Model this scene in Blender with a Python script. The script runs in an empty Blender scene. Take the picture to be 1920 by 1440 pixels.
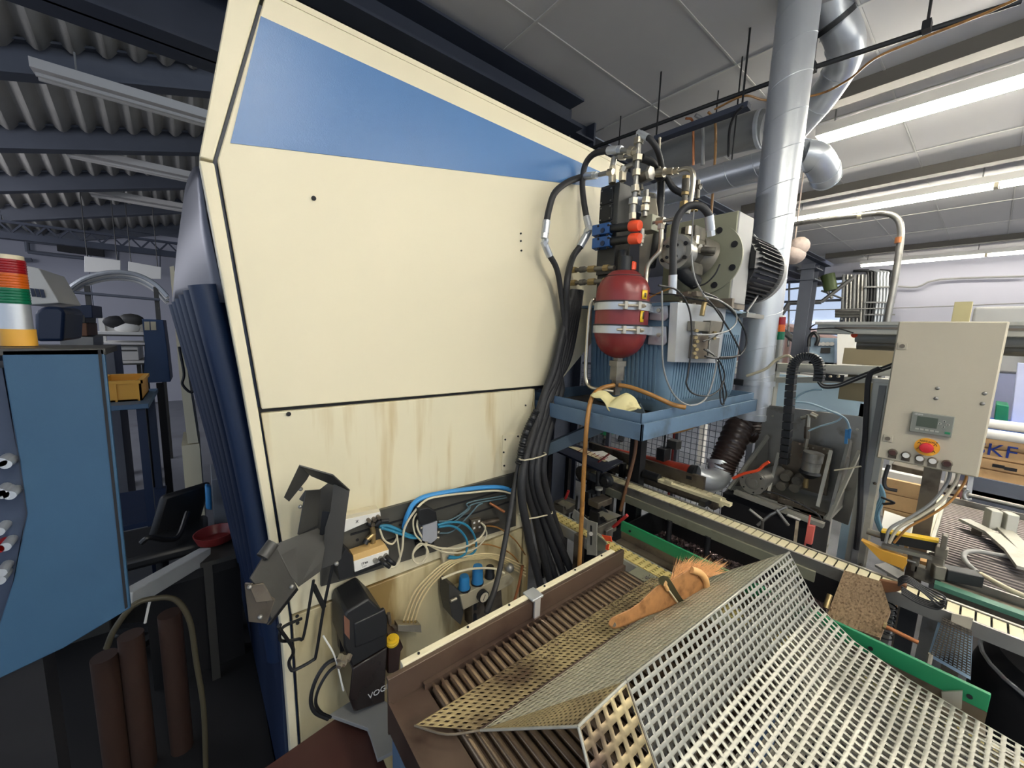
import bpy, math, random
from mathutils import Vector, Matrix

S = bpy.context.scene
COL = S.collection
rnd = random.Random(7)
# ---------------------------------------------------------------- camera
H = 1.65
F = 720.0
RM = Matrix(((0.778832248856501, 0.058976161383343065, -0.6244534734706912),
             (-0.6263746237903924, 0.12517544288044127, -0.7694062250665311),
             (0.03278961440105115, 0.9903801900725656, 0.13443184257927554)))
RM = RM.to_quaternion().normalized().to_matrix()
cam = bpy.data.cameras.new('camera')
camo = bpy.data.objects.new('camera', cam)
COL.objects.link(camo)
cam.sensor_fit = 'HORIZONTAL'
cam.sensor_width = 36.0
cam.lens = F / 1920 * 36
cam.clip_start = 0.02
cam.clip_end = 100
camo.matrix_world = Matrix.Translation((0, 0, H)) @ RM.to_4x4()
S.camera = camo
S.view_settings.view_transform = 'Standard'
S.view_settings.look = 'None'
S.view_settings.gamma = 1
S.view_settings.use_curve_mapping = False
S.view_settings.exposure = 1.38
# ---------------------------------------------------------------- world: pale daylight sky
W = bpy.data.worlds.new('world')
S.world = W
W.use_nodes = True
wn = W.node_tree
for n in list(wn.nodes):
    wn.nodes.remove(n)
wo = wn.nodes.new('ShaderNodeOutputWorld')
wb = wn.nodes.new('ShaderNodeBackground')
wb.inputs['Color'].default_value = (0.72, 0.83, 1.0, 1)
wb.inputs['Strength'].default_value = 0.38
wn.links.new(wb.outputs[0], wo.inputs[0])
TUBE_POWER = 30.0          # emission strength of the fluorescent tubes


def V(*a):
    return Vector(a if len(a) == 3 else a[0])


C0 = V(0, 0, H)


def ray(px, py):
    return RM @ V((px - 960) / F, -(py - 720) / F, -1)


def onX(px, py, x):
    d = ray(px, py)
    return C0 + d * (x / d.x)


def onY(px, py, y):
    d = ray(px, py)
    return C0 + d * (y / d.y)


def onZ(px, py, z):
    d = ray(px, py)
    return C0 + d * ((z - H) / d.z)


def onD(px, py, dep):
    return C0 + ray(px, py) * dep


# ---------------------------------------------------------------- materials
def lin(c):
    return tuple(((x / 255) / 12.92 if x / 255 <= 0.04045 else ((x / 255 + 0.055) / 1.055) ** 2.4) for x in c[:3]) + (1,)


def mat(name, rgb, rough=0.5, metal=0.0, var=0.12, vs=6.0, bump=0.0, bs=60.0, dirt=None, ds=3.0, dt=0.55, stretch=(1, 1, 1),
        emit=None, es=1.0, spec=0.5, trans=0.0, alpha=1.0):
    m = bpy.data.materials.new(name)
    m.use_nodes = True
    t = m.node_tree
    b = t.nodes['Principled BSDF']
    b.inputs['Roughness'].default_value = rough
    b.inputs['Metallic'].default_value = metal
    b.inputs['Specular IOR Level'].default_value = spec
    if trans:
        b.inputs['Transmission Weight'].default_value = trans
    if alpha < 1:
        b.inputs['Alpha'].default_value = alpha
    col = lin(rgb)
    tc = t.nodes.new('ShaderNodeTexCoord')
    mp = t.nodes.new('ShaderNodeMapping')
    mp.inputs['Scale'].default_value = stretch
    t.links.new(tc.outputs['Object'], mp.inputs[0])
    out = None
    if var:
        n = t.nodes.new('ShaderNodeTexNoise')
        n.inputs['Scale'].default_value = vs
        n.inputs['Detail'].default_value = 5
        t.links.new(mp.outputs[0], n.inputs['Vector'])
        mx = t.nodes.new('ShaderNodeMix')
        mx.data_type = 'RGBA'
        mx.inputs[6].default_value = tuple(min(1, x * (1 - var)) for x in col[:3]) + (1,)
        mx.inputs[7].default_value = tuple(min(1, x * (1 + var)) for x in col[:3]) + (1,)
        t.links.new(n.outputs['Fac'], mx.inputs[0])
        out = mx.outputs[2]
    if dirt:
        n2 = t.nodes.new('ShaderNodeTexNoise')
        n2.inputs['Scale'].default_value = ds
        n2.inputs['Detail'].default_value = 7
        t.links.new(mp.outputs[0], n2.inputs['Vector'])
        rp = t.nodes.new('ShaderNodeValToRGB')
        rp.color_ramp.elements[0].position = dt
        rp.color_ramp.elements[1].position = min(1, dt + 0.2)
        t.links.new(n2.outputs['Fac'], rp.inputs[0])
        m2 = t.nodes.new('ShaderNodeMix')
        m2.data_type = 'RGBA'
        if out:
            t.links.new(out, m2.inputs[6])
        else:
            m2.inputs[6].default_value = col
        m2.inputs[7].default_value = lin(dirt)
        t.links.new(rp.outputs[0], m2.inputs[0])
        out = m2.outputs[2]
    if out:
        t.links.new(out, b.inputs['Base Color'])
    else:
        b.inputs['Base Color'].default_value = col
    if bump:
        n3 = t.nodes.new('ShaderNodeTexNoise')
        n3.inputs['Scale'].default_value = bs
        n3.inputs['Detail'].default_value = 3
        t.links.new(mp.outputs[0], n3.inputs['Vector'])
        bp = t.nodes.new('ShaderNodeBump')
        bp.inputs['Strength'].default_value = bump
        bp.inputs['Distance'].default_value = 0.01
        t.links.new(n3.outputs['Fac'], bp.inputs['Height'])
        t.links.new(bp.outputs[0], b.inputs['Normal'])
    if emit:
        b.inputs['Emission Color'].default_value = lin(emit)
        b.inputs['Emission Strength'].default_value = es
    return m


M = dict(
    floor=mat('floor_concrete', (120, 122, 128), 0.45, var=0.25, vs=2, dirt=(70, 68, 66), ds=1.3, dt=0.55, bump=0.1),
    ceil=mat('ceiling_board', (196, 194, 193), 0.9, var=0.07, vs=1.5),
    joint=mat('joint_strip', (200, 198, 194), 0.9, var=0.05),
    wallw=mat('white_wall', (176, 176, 188), 0.8, var=0.06, vs=1.0),
    wallg=mat('grey_wall', (168, 168, 178), 0.85, var=0.12, vs=0.8),
    corr=mat('fibre_cement', (176, 173, 166), 0.9, var=0.2, vs=5, bump=0.2, bs=120),
    beam=mat('dark_blue_steel', (52, 58, 72), 0.6, var=0.2, vs=4),
    beamg=mat('grey_steel', (92, 96, 106), 0.6, var=0.2, vs=4),
    cream=mat('cream_paint', (229, 219, 188), 0.42, var=0.03, vs=3, bump=0.03, bs=300),
    creamd=mat('cream_paint_streaked', (222, 213, 182), 0.42, var=0.06, vs=3, dirt=(196, 176, 130), ds=6, dt=0.53, stretch=(3, 1, 0.3)),
    creamdd=mat('cream_paint_oily', (200, 187, 148), 0.4, var=0.12, vs=3, dirt=(138, 114, 68), ds=5, dt=0.44, stretch=(2.2, 1, 0.4)),
    stripe=mat('blue_stripe_paint', (74, 118, 170), 0.34, var=0.06, vs=3, bump=0.06, bs=350),
    blued=mat('dark_blue_paint', (20, 38, 68), 0.45, var=0.15),
    bluec=mat('blue_cabinet_paint', (46, 80, 108), 0.5, var=0.08, bump=0.05, bs=400),
    bluet=mat('blue_tank_paint', (94, 120, 140), 0.42, var=0.14, vs=9, dirt=(52, 70, 84), ds=7, dt=0.6),
    blues=mat('blue_shelf_paint', (88, 112, 136), 0.45, var=0.15, vs=9, dirt=(58, 66, 74), ds=8, dt=0.58),
    black=mat('black_plastic', (26, 27, 29), 0.45, var=0.1),
    blackr=mat('black_rubber', (38, 38, 40), 0.6, var=0.15, vs=20),
    dark=mat('dark_void_metal', (20, 20, 24), 0.7, var=0.2),
    charc=mat('charcoal_painted_sheet', (60, 59, 56), 0.5, var=0.08, bump=0.03, bs=300),
    galv=mat('galvanised_steel', (196, 200, 204), 0.36, 0.6, var=0.18, vs=8, stretch=(1, 1, 0.3)),
    zinc=mat('zinc_fittings', (190, 182, 164), 0.3, 0.85, var=0.15, vs=20),
    brass=mat('yellow_brass', (158, 138, 96), 0.35, 0.7, var=0.15, vs=20),
    steel=mat('worn_steel', (150, 148, 142), 0.38, 0.7, var=0.22, vs=12, dirt=(78, 66, 52), ds=9, dt=0.58),
    steeld=mat('dark_oily_steel', (120, 110, 96), 0.42, 0.6, var=0.3, vs=12, dirt=(48, 38, 30), ds=9, dt=0.5),
    cast=mat('oily_cast_iron', (118, 113, 102), 0.45, 0.35, var=0.3, vs=14, dirt=(42, 38, 34), ds=9, dt=0.52),
    olive=mat('grey_green_plate', (142, 142, 122), 0.5, 0.2, var=0.2, vs=9, dirt=(92, 86, 66), ds=10, dt=0.6),
    greyp=mat('grey_paint', (140, 140, 138), 0.5, var=0.1),
    beige=mat('beige_box_paint', (186, 178, 158), 0.5, var=0.04, bump=0.05, bs=300),
    alu=mat('aluminium_profile', (178, 176, 164), 0.42, 0.45, var=0.1, vs=9, dirt=(120, 112, 92), ds=8, dt=0.6),
    red=mat('dark_red_paint', (124, 44, 44), 0.33, var=0.12, vs=10),
    orange=mat('orange_red_plastic', (240, 86, 50), 0.4, var=0.05),
    tubeo=mat('orange_red_pipe_paint', (176, 62, 42), 0.45, var=0.15, dirt=(90, 34, 28), ds=8, dt=0.55),
    blue=mat('bright_blue_plastic', (36, 116, 170), 0.4, var=0.08),
    hoseb=mat('blue_air_hose', (60, 140, 200), 0.4, var=0.05),
    teal=mat('teal_air_hose', (40, 120, 150), 0.4, var=0.08),
    white=mat('white_plastic', (224, 222, 216), 0.45, var=0.03),
    cable=mat('off_white_cable', (206, 196, 168), 0.5, var=0.08),
    brownh=mat('amber_brown_hose', (158, 112, 56), 0.35, var=0.25, vs=20, dirt=(94, 62, 34), ds=16, dt=0.55),
    yellow=mat('yellow_plastic', (232, 190, 40), 0.45, var=0.06),
    green=mat('green_paint', (30, 130, 84), 0.4, var=0.12, dirt=(22, 84, 58), ds=9, dt=0.6),
    bristle=mat('orange_bristle', (226, 164, 108), 0.7, var=0.45, vs=160),
    wood=mat('brush_wood', (172, 124, 78), 0.62, var=0.3, vs=50, dirt=(120, 80, 46), ds=30, dt=0.52, stretch=(1, 1, 1)),
    woodl=mat('light_wood', (226, 178, 118), 0.6, var=0.1, vs=12),
    pine=mat('pine_boards', (206, 168, 120), 0.6, var=0.15, vs=5, dirt=(176, 132, 88), ds=6, dt=0.6, stretch=(1, 3, 3)),
    perfl=mat('perforated_sheet', (156, 154, 143), 0.38, 0.45, var=0.1, vs=6),
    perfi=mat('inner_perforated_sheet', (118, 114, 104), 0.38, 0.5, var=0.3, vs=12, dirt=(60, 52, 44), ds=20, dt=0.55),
    perfg=mat('perforated_slope_sheet', (206, 200, 176), 0.42, 0.25, var=0.12, vs=9, dirt=(132, 118, 92), ds=6, dt=0.6),
    perft=mat('perforated_sheet_oily', (176, 158, 116), 0.36, 0.4, var=0.2, vs=9, dirt=(84, 64, 50), ds=6, dt=0.5),
    tray=mat('brown_oily_tray', (92, 76, 66), 0.35, 0.45, var=0.25, vs=8, dirt=(60, 44, 40), ds=6, dt=0.5),
    roller=mat('brown_oily_roller', (156, 136, 116), 0.25, 0.8, var=0.25, vs=14, dirt=(92, 72, 58), ds=12, dt=0.58),
    brownp=mat('brown_plate', (70, 40, 34), 0.5, var=0.15),
    belt=mat('yellowed_chain_plastic', (216, 196, 128), 0.45, var=0.12, vs=20),
    beltw=mat('off_white_chain_plastic', (206, 196, 160), 0.45, var=0.14, vs=20, dirt=(130, 112, 72), ds=14, dt=0.6),
    leather=mat('rag_cloth', (206, 196, 146), 0.9, var=0.1, vs=10, dirt=(120, 108, 76), ds=12, dt=0.6),
    felt=mat('worn_brown_belt_pad', (146, 122, 94), 0.85, var=0.45, vs=160, dirt=(96, 74, 52), ds=180, dt=0.5, stretch=(1, 1, 0.35), bump=0.6, bs=80),
    rust=mat('rusty_brown', (50, 30, 20), 0.7, var=0.3, vs=4),
    lred=mat('red_lamp_lens', (120, 16, 22), 0.25, var=0.05, emit=(220, 40, 30), es=0.03),
    lamb=mat('amber_lamp_lens', (168, 72, 16), 0.25, var=0.05, emit=(240, 130, 30), es=0.04),
    lgrn=mat('green_lamp_lens', (12, 92, 62), 0.25, var=0.05, emit=(20, 140, 90), es=0.02),
    tube=mat('fluorescent_tube', (255, 255, 255), 0.4, var=0, emit=(255, 250, 236), es=TUBE_POWER),
    tubefar=mat('dim_fluorescent_tube', (255, 255, 255), 0.4, var=0, emit=(255, 250, 236), es=TUBE_POWER * 0.35),
    tubeoff=mat('unlit_tube', (200, 196, 190), 0.35, var=0.02),
    screen=mat('grey_green_screen', (74, 82, 68), 0.3, var=0.02),
    glass=mat('window_glass', (235, 240, 250), 0.05, var=0, trans=1.0),
    chips=mat('metal_swarf', (120, 104, 104), 0.35, 0.7, var=0.5, vs=60, dirt=(40, 34, 34), ds=40, dt=0.48),
    skyp=mat('pale_blue_panel', (170, 196, 214), 0.6, var=0.04),
    ochre=mat('ochre_crate_plastic', (214, 160, 60), 0.5, var=0.06),
    tapeb=mat('black_print', (24, 24, 30), 0.6, var=0),
    printb=mat('blue_print', (30, 60, 150), 0.6, var=0),
    copper=mat('copper_pipe', (176, 112, 70), 0.4, 0.5, var=0.15),
)


# ---------------------------------------------------------------- mesh builder
def wloc(o):
    p = V(0, 0, 0)
    while o is not None:
        p = p + o.location
        o = o.parent
    return p


def catmull(pts, k=6, closed=False):
    pts = [V(p) for p in pts]
    n = len(pts)
    if n < 3 or k < 2:
        return pts
    out = []
    rng = range(n) if closed else range(n - 1)
    for i in rng:
        p0 = pts[i - 1] if (i > 0 or closed) else pts[0] * 2 - pts[1]
        p1 = pts[i]
        p2 = pts[(i + 1) % n]
        p3 = pts[(i + 2) % n] if (i + 2 < n or closed) else pts[-1] * 2 - pts[-2]
        for j in range(k):
            t = j / k
            out.append(0.5 * ((2 * p1) + (p2 - p0) * t + (2 * p0 - 5 * p1 + 4 * p2 - p3) * t * t + (3 * p1 - p0 - 3 * p2 + p3) * t ** 3))
    if not closed:
        out.append(pts[-1])
    return out


def frame(ax):
    ax = V(ax).normalized()
    u = V(0, 0, 1) if abs(ax.z) < 0.9 else V(1, 0, 0)
    a = ax.cross(u).normalized()
    b = ax.cross(a).normalized()
    return ax, a, b


class MB:
    def __init__(s):
        s.v = []
        s.f = []

    def add(s, vs, fs):
        o = len(s.v)
        s.v += [tuple(v) for v in vs]
        s.f += [tuple(i + o for i in f) for f in fs]
        return s

    def box(s, a, b):
        x0, y0, z0 = [min(a[i], b[i]) for i in range(3)]
        x1, y1, z1 = [max(a[i], b[i]) for i in range(3)]
        return s.add([(x0, y0, z0), (x1, y0, z0), (x1, y1, z0), (x0, y1, z0), (x0, y0, z1), (x1, y0, z1), (x1, y1, z1), (x0, y1, z1)],
                     [(0, 3, 2, 1), (4, 5, 6, 7), (0, 1, 5, 4), (1, 2, 6, 5), (2, 3, 7, 6), (3, 0, 4, 7)])

    def cbox(s, c, sx, sy, sz):
        return s.box((c[0] - sx / 2, c[1] - sy / 2, c[2] - sz / 2), (c[0] + sx / 2, c[1] + sy / 2, c[2] + sz / 2))

    def obox(s, c, ax, ay, az):          # centre and three half vectors
        c = V(c)
        ax, ay, az = V(ax), V(ay), V(az)
        p = [c + ax * i + ay * j + az * k for k in (-1, 1) for (i, j) in ((-1, -1), (1, -1), (1, 1), (-1, 1))]
        return s.add(p, [(0, 3, 2, 1), (4, 5, 6, 7), (0, 1, 5, 4), (1, 2, 6, 5), (2, 3, 7, 6), (3, 0, 4, 7)])

    def bar(s, p0, p1, w, h, up=(0, 0, 1)):   # rectangular bar from p0 to p1
        p0, p1 = V(p0), V(p1)
        d = (p1 - p0)
        a = d.normalized()
        up = V(up)
        if abs(a.dot(up.normalized())) > 0.99:
            up = V(1, 0, 0)
        sd = a.cross(up).normalized()
        u = sd.cross(a).normalized()
        return s.obox((p0 + p1) / 2, d / 2, sd * w / 2, u * h / 2)

    def cyl(s, p0, p1, r, r2=None, n=16):
        p0, p1 = V(p0), V(p1)
        r2 = r if r2 is None else r2
        ax, a, b = frame(p1 - p0)
        vs = []
        for p, q in ((p0, r), (p1, r2)):
            for i in range(n):
                t = 2 * math.pi * i / n
                vs.append(p + a * math.cos(t) * q + b * math.sin(t) * q)
        fs = [(i, (i + 1) % n, n + (i + 1) % n, n + i) for i in range(n)]
        fs += [tuple(range(n - 1, -1, -1)), tuple(range(n, 2 * n))]
        return s.add(vs, fs)

    def hexa(s, p0, p1, r):
        return s.cyl(p0, p1, r, n=6)

    def lathe(s, p0, ax, prof, n=24):     # prof: (distance along axis, radius)
        p0 = V(p0)
        ax, a, b = frame(ax)
        vs = []
        for (t, r) in prof:
            for i in range(n):
                w = 2 * math.pi * i / n
                vs.append(p0 + ax * t + (a * math.cos(w) + b * math.sin(w)) * max(r, 1e-5))
        fs = []
        for k in range(len(prof) - 1):
            for i in range(n):
                fs.append((k * n + i, k * n + (i + 1) % n, (k + 1) * n + (i + 1) % n, (k + 1) * n + i))
        fs.append(tuple(range(n - 1, -1, -1)))
        m = (len(prof) - 1) * n
        fs.append(tuple(range(m, m + n)))
        return s.add(vs, fs)

    def tube(s, pts, r, n=8, k=6, closed=False, rs=None):
        P = catmull(pts, k, closed)
        m = len(P)
        if m < 2:
            return s
        prev = None
        vs = []
        for i in range(m):
            if closed:
                t = (P[(i + 1) % m] - P[i - 1])
            else:
                t = P[min(i + 1, m - 1)] - P[max(i - 1, 0)]
            if t.length < 1e-9:
                t = V(0, 0, 1)
            t.normalize()
            if prev is None:
                _, a, _b = frame(t)
            else:
                a = prev - t * prev.dot(t)
                if a.length < 1e-6:
                    _, a, _b = frame(t)
                a.normalize()
            prev = a
            b = t.cross(a)
            rr = r if rs is None else rs(i / (m - 1))
            for j in range(n):
                w = 2 * math.pi * j / n
                vs.append(P[i] + (a * math.cos(w) + b * math.sin(w)) * rr)
        fs = []
        for i in range(m if closed else m - 1):
            i2 = (i + 1) % m
            for j in range(n):
                fs.append((i * n + j, i * n + (j + 1) % n, i2 * n + (j + 1) % n, i2 * n + j))
        if not closed:
            fs.append(tuple(range(n - 1, -1, -1)))
            fs.append(tuple(range((m - 1) * n, m * n)))
        return s.add(vs, fs)

    def prism(s, pts, vec):
        pts = [V(p) for p in pts]
        vec = V(vec)
        n = len(pts)
        vs = pts + [p + vec for p in pts]
        fs = [tuple(range(n - 1, -1, -1)), tuple(range(n, 2 * n))] + [(i, (i + 1) % n, n + (i + 1) % n, n + i) for i in range(n)]
        return s.add(vs, fs)

    def sphere(s, c, r, n=12, sc=(1, 1, 1)):
        c = V(c)
        vs = []
        fs = []
        m = n // 2
        for i in range(m + 1):
            ph = math.pi * i / m
            for j in range(n):
                th = 2 * math.pi * j / n
                vs.append(c + V(math.sin(ph) * math.cos(th) * r * sc[0], math.sin(ph) * math.sin(th) * r * sc[1], math.cos(ph) * r * sc[2]))
        for i in range(m):
            for j in range(n):
                fs.append((i * n + j, i * n + (j + 1) % n, (i + 1) * n + (j + 1) % n, (i + 1) * n + j))
        return s.add(vs, fs)

    def grid(s, fn, nu, nv, closed_u=False):
        vs = [fn(i / nu, j / nv) for j in range(nv + 1) for i in range(nu + 1)]
        w = nu + 1
        return s.add(vs, [(j * w + i, j * w + i + 1, (j + 1) * w + i + 1, (j + 1) * w + i) for j in range(nv) for i in range(nu)])

    def build(s, name, m, parent=None, smooth=True, bevel=0, solid=0, kind=None):
        me = bpy.data.meshes.new(name)
        if parent is not None:
            off = wloc(parent)
        else:
            xs = [v[0] for v in s.v]
            ys = [v[1] for v in s.v]
            zs = [v[2] for v in s.v]
            off = V((min(xs) + max(xs)) / 2, (min(ys) + max(ys)) / 2, min(zs))
        me.from_pydata([(v[0] - off.x, v[1] - off.y, v[2] - off.z) for v in s.v], [], s.f)
        me.validate()
        fix_normals(me)
        if smooth:
            me.shade_smooth()
            me.set_sharp_from_angle(angle=math.radians(38))
        if m is not None:
            me.materials.append(M[m] if isinstance(m, str) else m)
        o = bpy.data.objects.new(name, me)
        COL.objects.link(o)
        if parent is not None:
            o.parent = parent
        else:
            o.location = off
        if bevel:
            b = o.modifiers.new('bevel', 'BEVEL')
            b.width = bevel
            b.segments = 2
            b.limit_method = 'ANGLE'
            b.angle_limit = math.radians(40)
        if solid:
            b = o.modifiers.new('solid', 'SOLIDIFY')
            b.thickness = solid
            b.offset = 0
        if kind:
            o['kind'] = kind
        return o


def fix_normals(me):
    import bmesh
    bm = bmesh.new()
    bm.from_mesh(me)
    bmesh.ops.recalc_face_normals(bm, faces=bm.faces)
    bm.to_mesh(me)
    bm.free()


def thing(name, label, cat, loc, group=None):
    o = bpy.data.objects.new(name, None)
    o.empty_display_size = 0.05
    COL.objects.link(o)
    o.location = V(loc)
    o['label'] = label
    o['category'] = cat
    if group:
        o['group'] = group
    return o


def tag(o, label, cat, group=None):
    o['label'] = label
    o['category'] = cat
    if group:
        o['group'] = group
    return o


def struct_root(name):
    o = bpy.data.objects.new(name, None)
    COL.objects.link(o)
    o['kind'] = 'structure'
    return o


def text(name, body, size, origin, xdir, ydir, m, parent, ext=0.0006):
    cu = bpy.data.curves.new(name, 'FONT')
    cu.body = body
    cu.size = size
    cu.extrude = ext
    o = bpy.data.objects.new(name + '_tmp', cu)
    COL.objects.link(o)
    dg = bpy.context.evaluated_depsgraph_get()
    me = bpy.data.meshes.new_from_object(o.evaluated_get(dg))
    bpy.data.objects.remove(o)
    xd = V(xdir).normalized()
    zd = xd.cross(V(ydir)).normalized()
    yd = zd.cross(xd)
    T = Matrix((xd, yd, zd)).transposed().to_4x4()
    T.translation = V(origin) - wloc(parent)
    me.transform(T)
    me.materials.clear()
    me.materials.append(M[m])
    q = bpy.data.objects.new(name, me)
    COL.objects.link(q)
    q.parent = parent
    return q


def dup(root, delta, label=None, group=None, rotz=None):
    def cp(o, par):
        c = o.copy()
        COL.objects.link(c)
        c.parent = par
        for ch in list(o.children):
            cp(ch, c)
        return c
    r = cp(root, None)
    r.location = root.location + V(delta)
    if rotz is not None:
        r.rotation_euler.z = rotz
    if label:
        r['label'] = label
    if group:
        r['group'] = group
    return r
# ================================================================ SETTING
MB().box((-9, -6, -0.05), (20, 20, 0)).build('floor', 'floor', smooth=False, kind='structure')

# flat board ceiling over the right hall: boards between pale joint strips
ceil = struct_root('ceiling')
MB().box((-3, -5, 3.42), (12, 2.42, 3.5)).build('joint_backing', 'joint', ceil, smooth=False)
tile = None
for i in range(12):
    for j in range(12):
        x0, y0 = -2.0 + 1.2 * i - 0.0, -4.74 + 0.6 * j
        if x0 > 11.3 or y0 + 0.6 > 2.5:
            continue
        gx = 0.012 + 0.010 * rnd.random()
        if tile is None:
            tile = MB().box((0, 0, 3.4), (1.2 - 0.022, 0.6 - 0.014, 3.418)).build('ceiling_panel', 'ceil', ceil, smooth=False)
            tile.location = (x0, y0, 0)
        else:
            c = tile.copy()
            COL.objects.link(c)
            c.location = (x0, y0, rnd.uniform(-0.002, 0.002))
js = {}
for i in range(1, 12):
    x = -2.0 + 1.2 * i - 0.011
    MB().box((x - 0.009, -4.7, 3.394), (x + 0.009, 2.3, 3.402)).build('joint_strip', 'joint', ceil, smooth=False)
for j in range(1, 12):
    y = -4.74 + 0.6 * j - 0.007
    MB().box((-1.9, y - 0.005, 3.396), (11.1, y + 0.005, 3.402)).build('joint_strip', 'joint', ceil, smooth=False)
# steel beams along the hall edge
def ibeam(mb, p0, p1, w, h, t=0.015):
    p0, p1 = V(p0), V(p1)
    mb.bar(p0 + V(0, 0, h / 2 - t / 2), p1 + V(0, 0, h / 2 - t / 2), w, t)
    mb.bar(p0 - V(0, 0, h / 2 - t / 2), p1 - V(0, 0, h / 2 - t / 2), w, t)
    mb.bar(p0, p1, t, h)
b = MB(); ibeam(b, (-6, 2.56, 3.12), (11, 2.56, 3.12), 0.22, 0.42)
b.build('trim_1', 'beam', kind='structure', smooth=False)
b = MB(); ibeam(b, (-3, 2.25, 3.26), (2.3, 2.25, 3.26), 0.3, 0.2)
b.build('trim_2', 'beam', kind='structure', smooth=False)
# trunking beside lamp rows, along Y
for k, (x, z) in enumerate(((3.62, 3.31), (5.75, 3.31), (9.9, 3.31))):
    MB().box((x - 0.09, -5, z), (x + 0.02, 2.3, 3.4)).build('trim_%d' % (k + 3), mat('dull_trunking_%d' % k, (96, 92, 86), 0.8), kind='structure', smooth=False)

# saw-tooth corrugated roof of the left hall
roof = struct_root('roof')
ys = [2.7, 4.25, 5.70, 7.10, 8.60, 10.5]
def zroof(x):
    return 3.2 + 0.27 * (min(2.4, max(x, -2.0)) + 0.9)
for k in range(5):
    ya, yb = ys[k] + 0.05, ys[k + 1] - 0.05
    m = MB()
    x0r, pitch = -4.0, 0.16
    cols = 40
    per = 8
    def fn(u, v, ya=ya, yb=yb):
        x = x0r + u * cols * pitch
        y = ya + (yb - ya) * v
        z = zroof(x) + 0.18 + 0.70 * (1 - v) + 0.034 * math.cos(2 * math.pi * x / pitch)
        return (x, y, z)
    m.grid(fn, cols * per, 5)
    m.build('roof_sheet', 'corr', roof, solid=0.008)
for k, y in enumerate(ys[1:]):
    for (xa, xb) in ((-4.0, -2.0), (-2.0, 2.4)):
        m = MB()
        pa, pb_ = V(xa, y, zroof(xa) + .1), V(xb, y, zroof(xb) + .1)
        m.bar(pa, pb_, .03, .2)
        m.bar(pa - V(0, 0, .1), pb_ - V(0, 0, .1), .13, .015)
        m.bar(pa + V(0, 0, .1), pb_ + V(0, 0, .1), .13, .015)
        m.build('roof_beam', 'beamg', roof, smooth=False)
MB().box((2.4, 2.6, 3.5), (12, 10.6, 3.6)).box((-9, 2.6, 4.9), (12, 10.7, 5.0)).build('roof_deck', 'greyp', roof, smooth=False)
m = MB(); m.bar((-3, 2.95, 3.22), (1.4, 2.95, 3.14), 0.09, 0.12)
m.build('roof_pipe', 'beam', roof)
# far wall of the left hall, made of wide boards
wl = struct_root('wall_far')
for k in range(12):
    x = -6 + k * 1.5
    MB().box((x, 10.5, 0), (x + 1.485, 10.6, 4.9)).build('wall_board', 'wallg', wl, smooth=False)
MB().box((-6, 10.45, 3.3), (1.2, 10.5, 3.42)).build('wall_strip', 'beamg', wl, smooth=False)
# right wall with a big window
MB().box((11.2, -5, 0), (11.35, 2.15, 3.42)).build('wall_right', 'wallw', kind='structure', smooth=False)
MB().box((11.2, 2.15, 0), (11.35, 6.5, 1.0)).box((11.2, 2.15, 3.1), (11.35, 6.5, 4.0)).box((11.2, 6.5, 0), (11.35, 10.6, 4.0)).build('wall_back', 'wallw', kind='structure', smooth=False)
wr = struct_root('window_1')
f = MB()
for y in (2.18, 3.6, 5.0, 6.45):
    f.box((11.22, y - 0.03, 1.0), (11.3, y + 0.03, 3.1))
for z in (1.03, 1.85, 2.6, 3.07):
    f.box((11.22, 2.15, z - 0.025), (11.3, 6.5, z + 0.025))
f.build('window_frame', 'beamg', wr, smooth=False)
for y in (2.18, 3.6, 5.0):
    for (za, zb) in ((1.03, 1.85), (1.85, 2.6), (2.6, 3.07)):
        MB().box((11.255, y + 0.03, za + 0.02), (11.262, y + 1.39, zb - 0.02)).build('pane', 'glass', wr, smooth=False)
# building seen outside
t = tag(MB().box((16, 3.2, 0.0), (19, 6.5, 1.7)).prism([(16, 3.2, 1.7), (16, 6.5, 1.7), (16, 4.9, 2.3)], (3, 0, 0)).build('outside_building', mat('salmon_render', (226, 168, 130), 0.8, var=0.05), smooth=False),
        'salmon coloured building outside the far window', 'building')

# ---------------------------------------------------------------- lamps
def lamp_row(x, y0, y1, z, name, label, group='lit fluorescent lamp rows under the board ceiling'):
    t = thing(name, label, 'ceiling lamp', (x, (y0 + y1) / 2, z), group)
    MB().box((x - 0.055, y0, z + 0.03), (x + 0.055, y1, z + 0.10)).build('housing', 'white', t, smooth=False)
    n = max(1, round((y1 - y0) / 1.5))
    L = (y1 - y0) / n
    for i in range(n):
        a, b2 = y0 + i * L + 0.02, y0 + (i + 1) * L - 0.02
        MB().cyl((x - 0.024, a, z), (x - 0.024, b2, z), 0.016, n=10).build('lamp_tube', 'tubefar' if x > 9 else 'tube', t)
        MB().cyl((x + 0.024, a, z), (x + 0.024, b2, z), 0.016, n=10).build('lamp_tube', 'tubefar' if x > 9 else 'tube', t)
        MB().cbox((x, a - 0.015, z + 0.01), 0.09, 0.03, 0.05).build('lamp_holder', 'cable', t)
    # hangers up to the ceiling
    for i in range(n + 1):
        y = min(y0 + 0.1 + i * L, y1 - 0.1)
        MB().cyl((x, y, z + 0.1), (x, y, 3.4), 0.006, n=6).build('hanger', 'greyp', t)
    return t
lamp_row(3.86, -3.4, 1.06, 3.2, 'fluorescent_lamp', 'brightest and nearest lit lamp row, right of the vertical spiral duct')
lamp_row(6.1, -3.2, 1.84, 3.2, 'fluorescent_lamp', 'middle lit lamp row between nearest row and far wall row')
lamp_row(10.5, -3.0, 1.87, 3.2, 'fluorescent_lamp', 'farthest short lit lamp row close to the white right wall')
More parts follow.
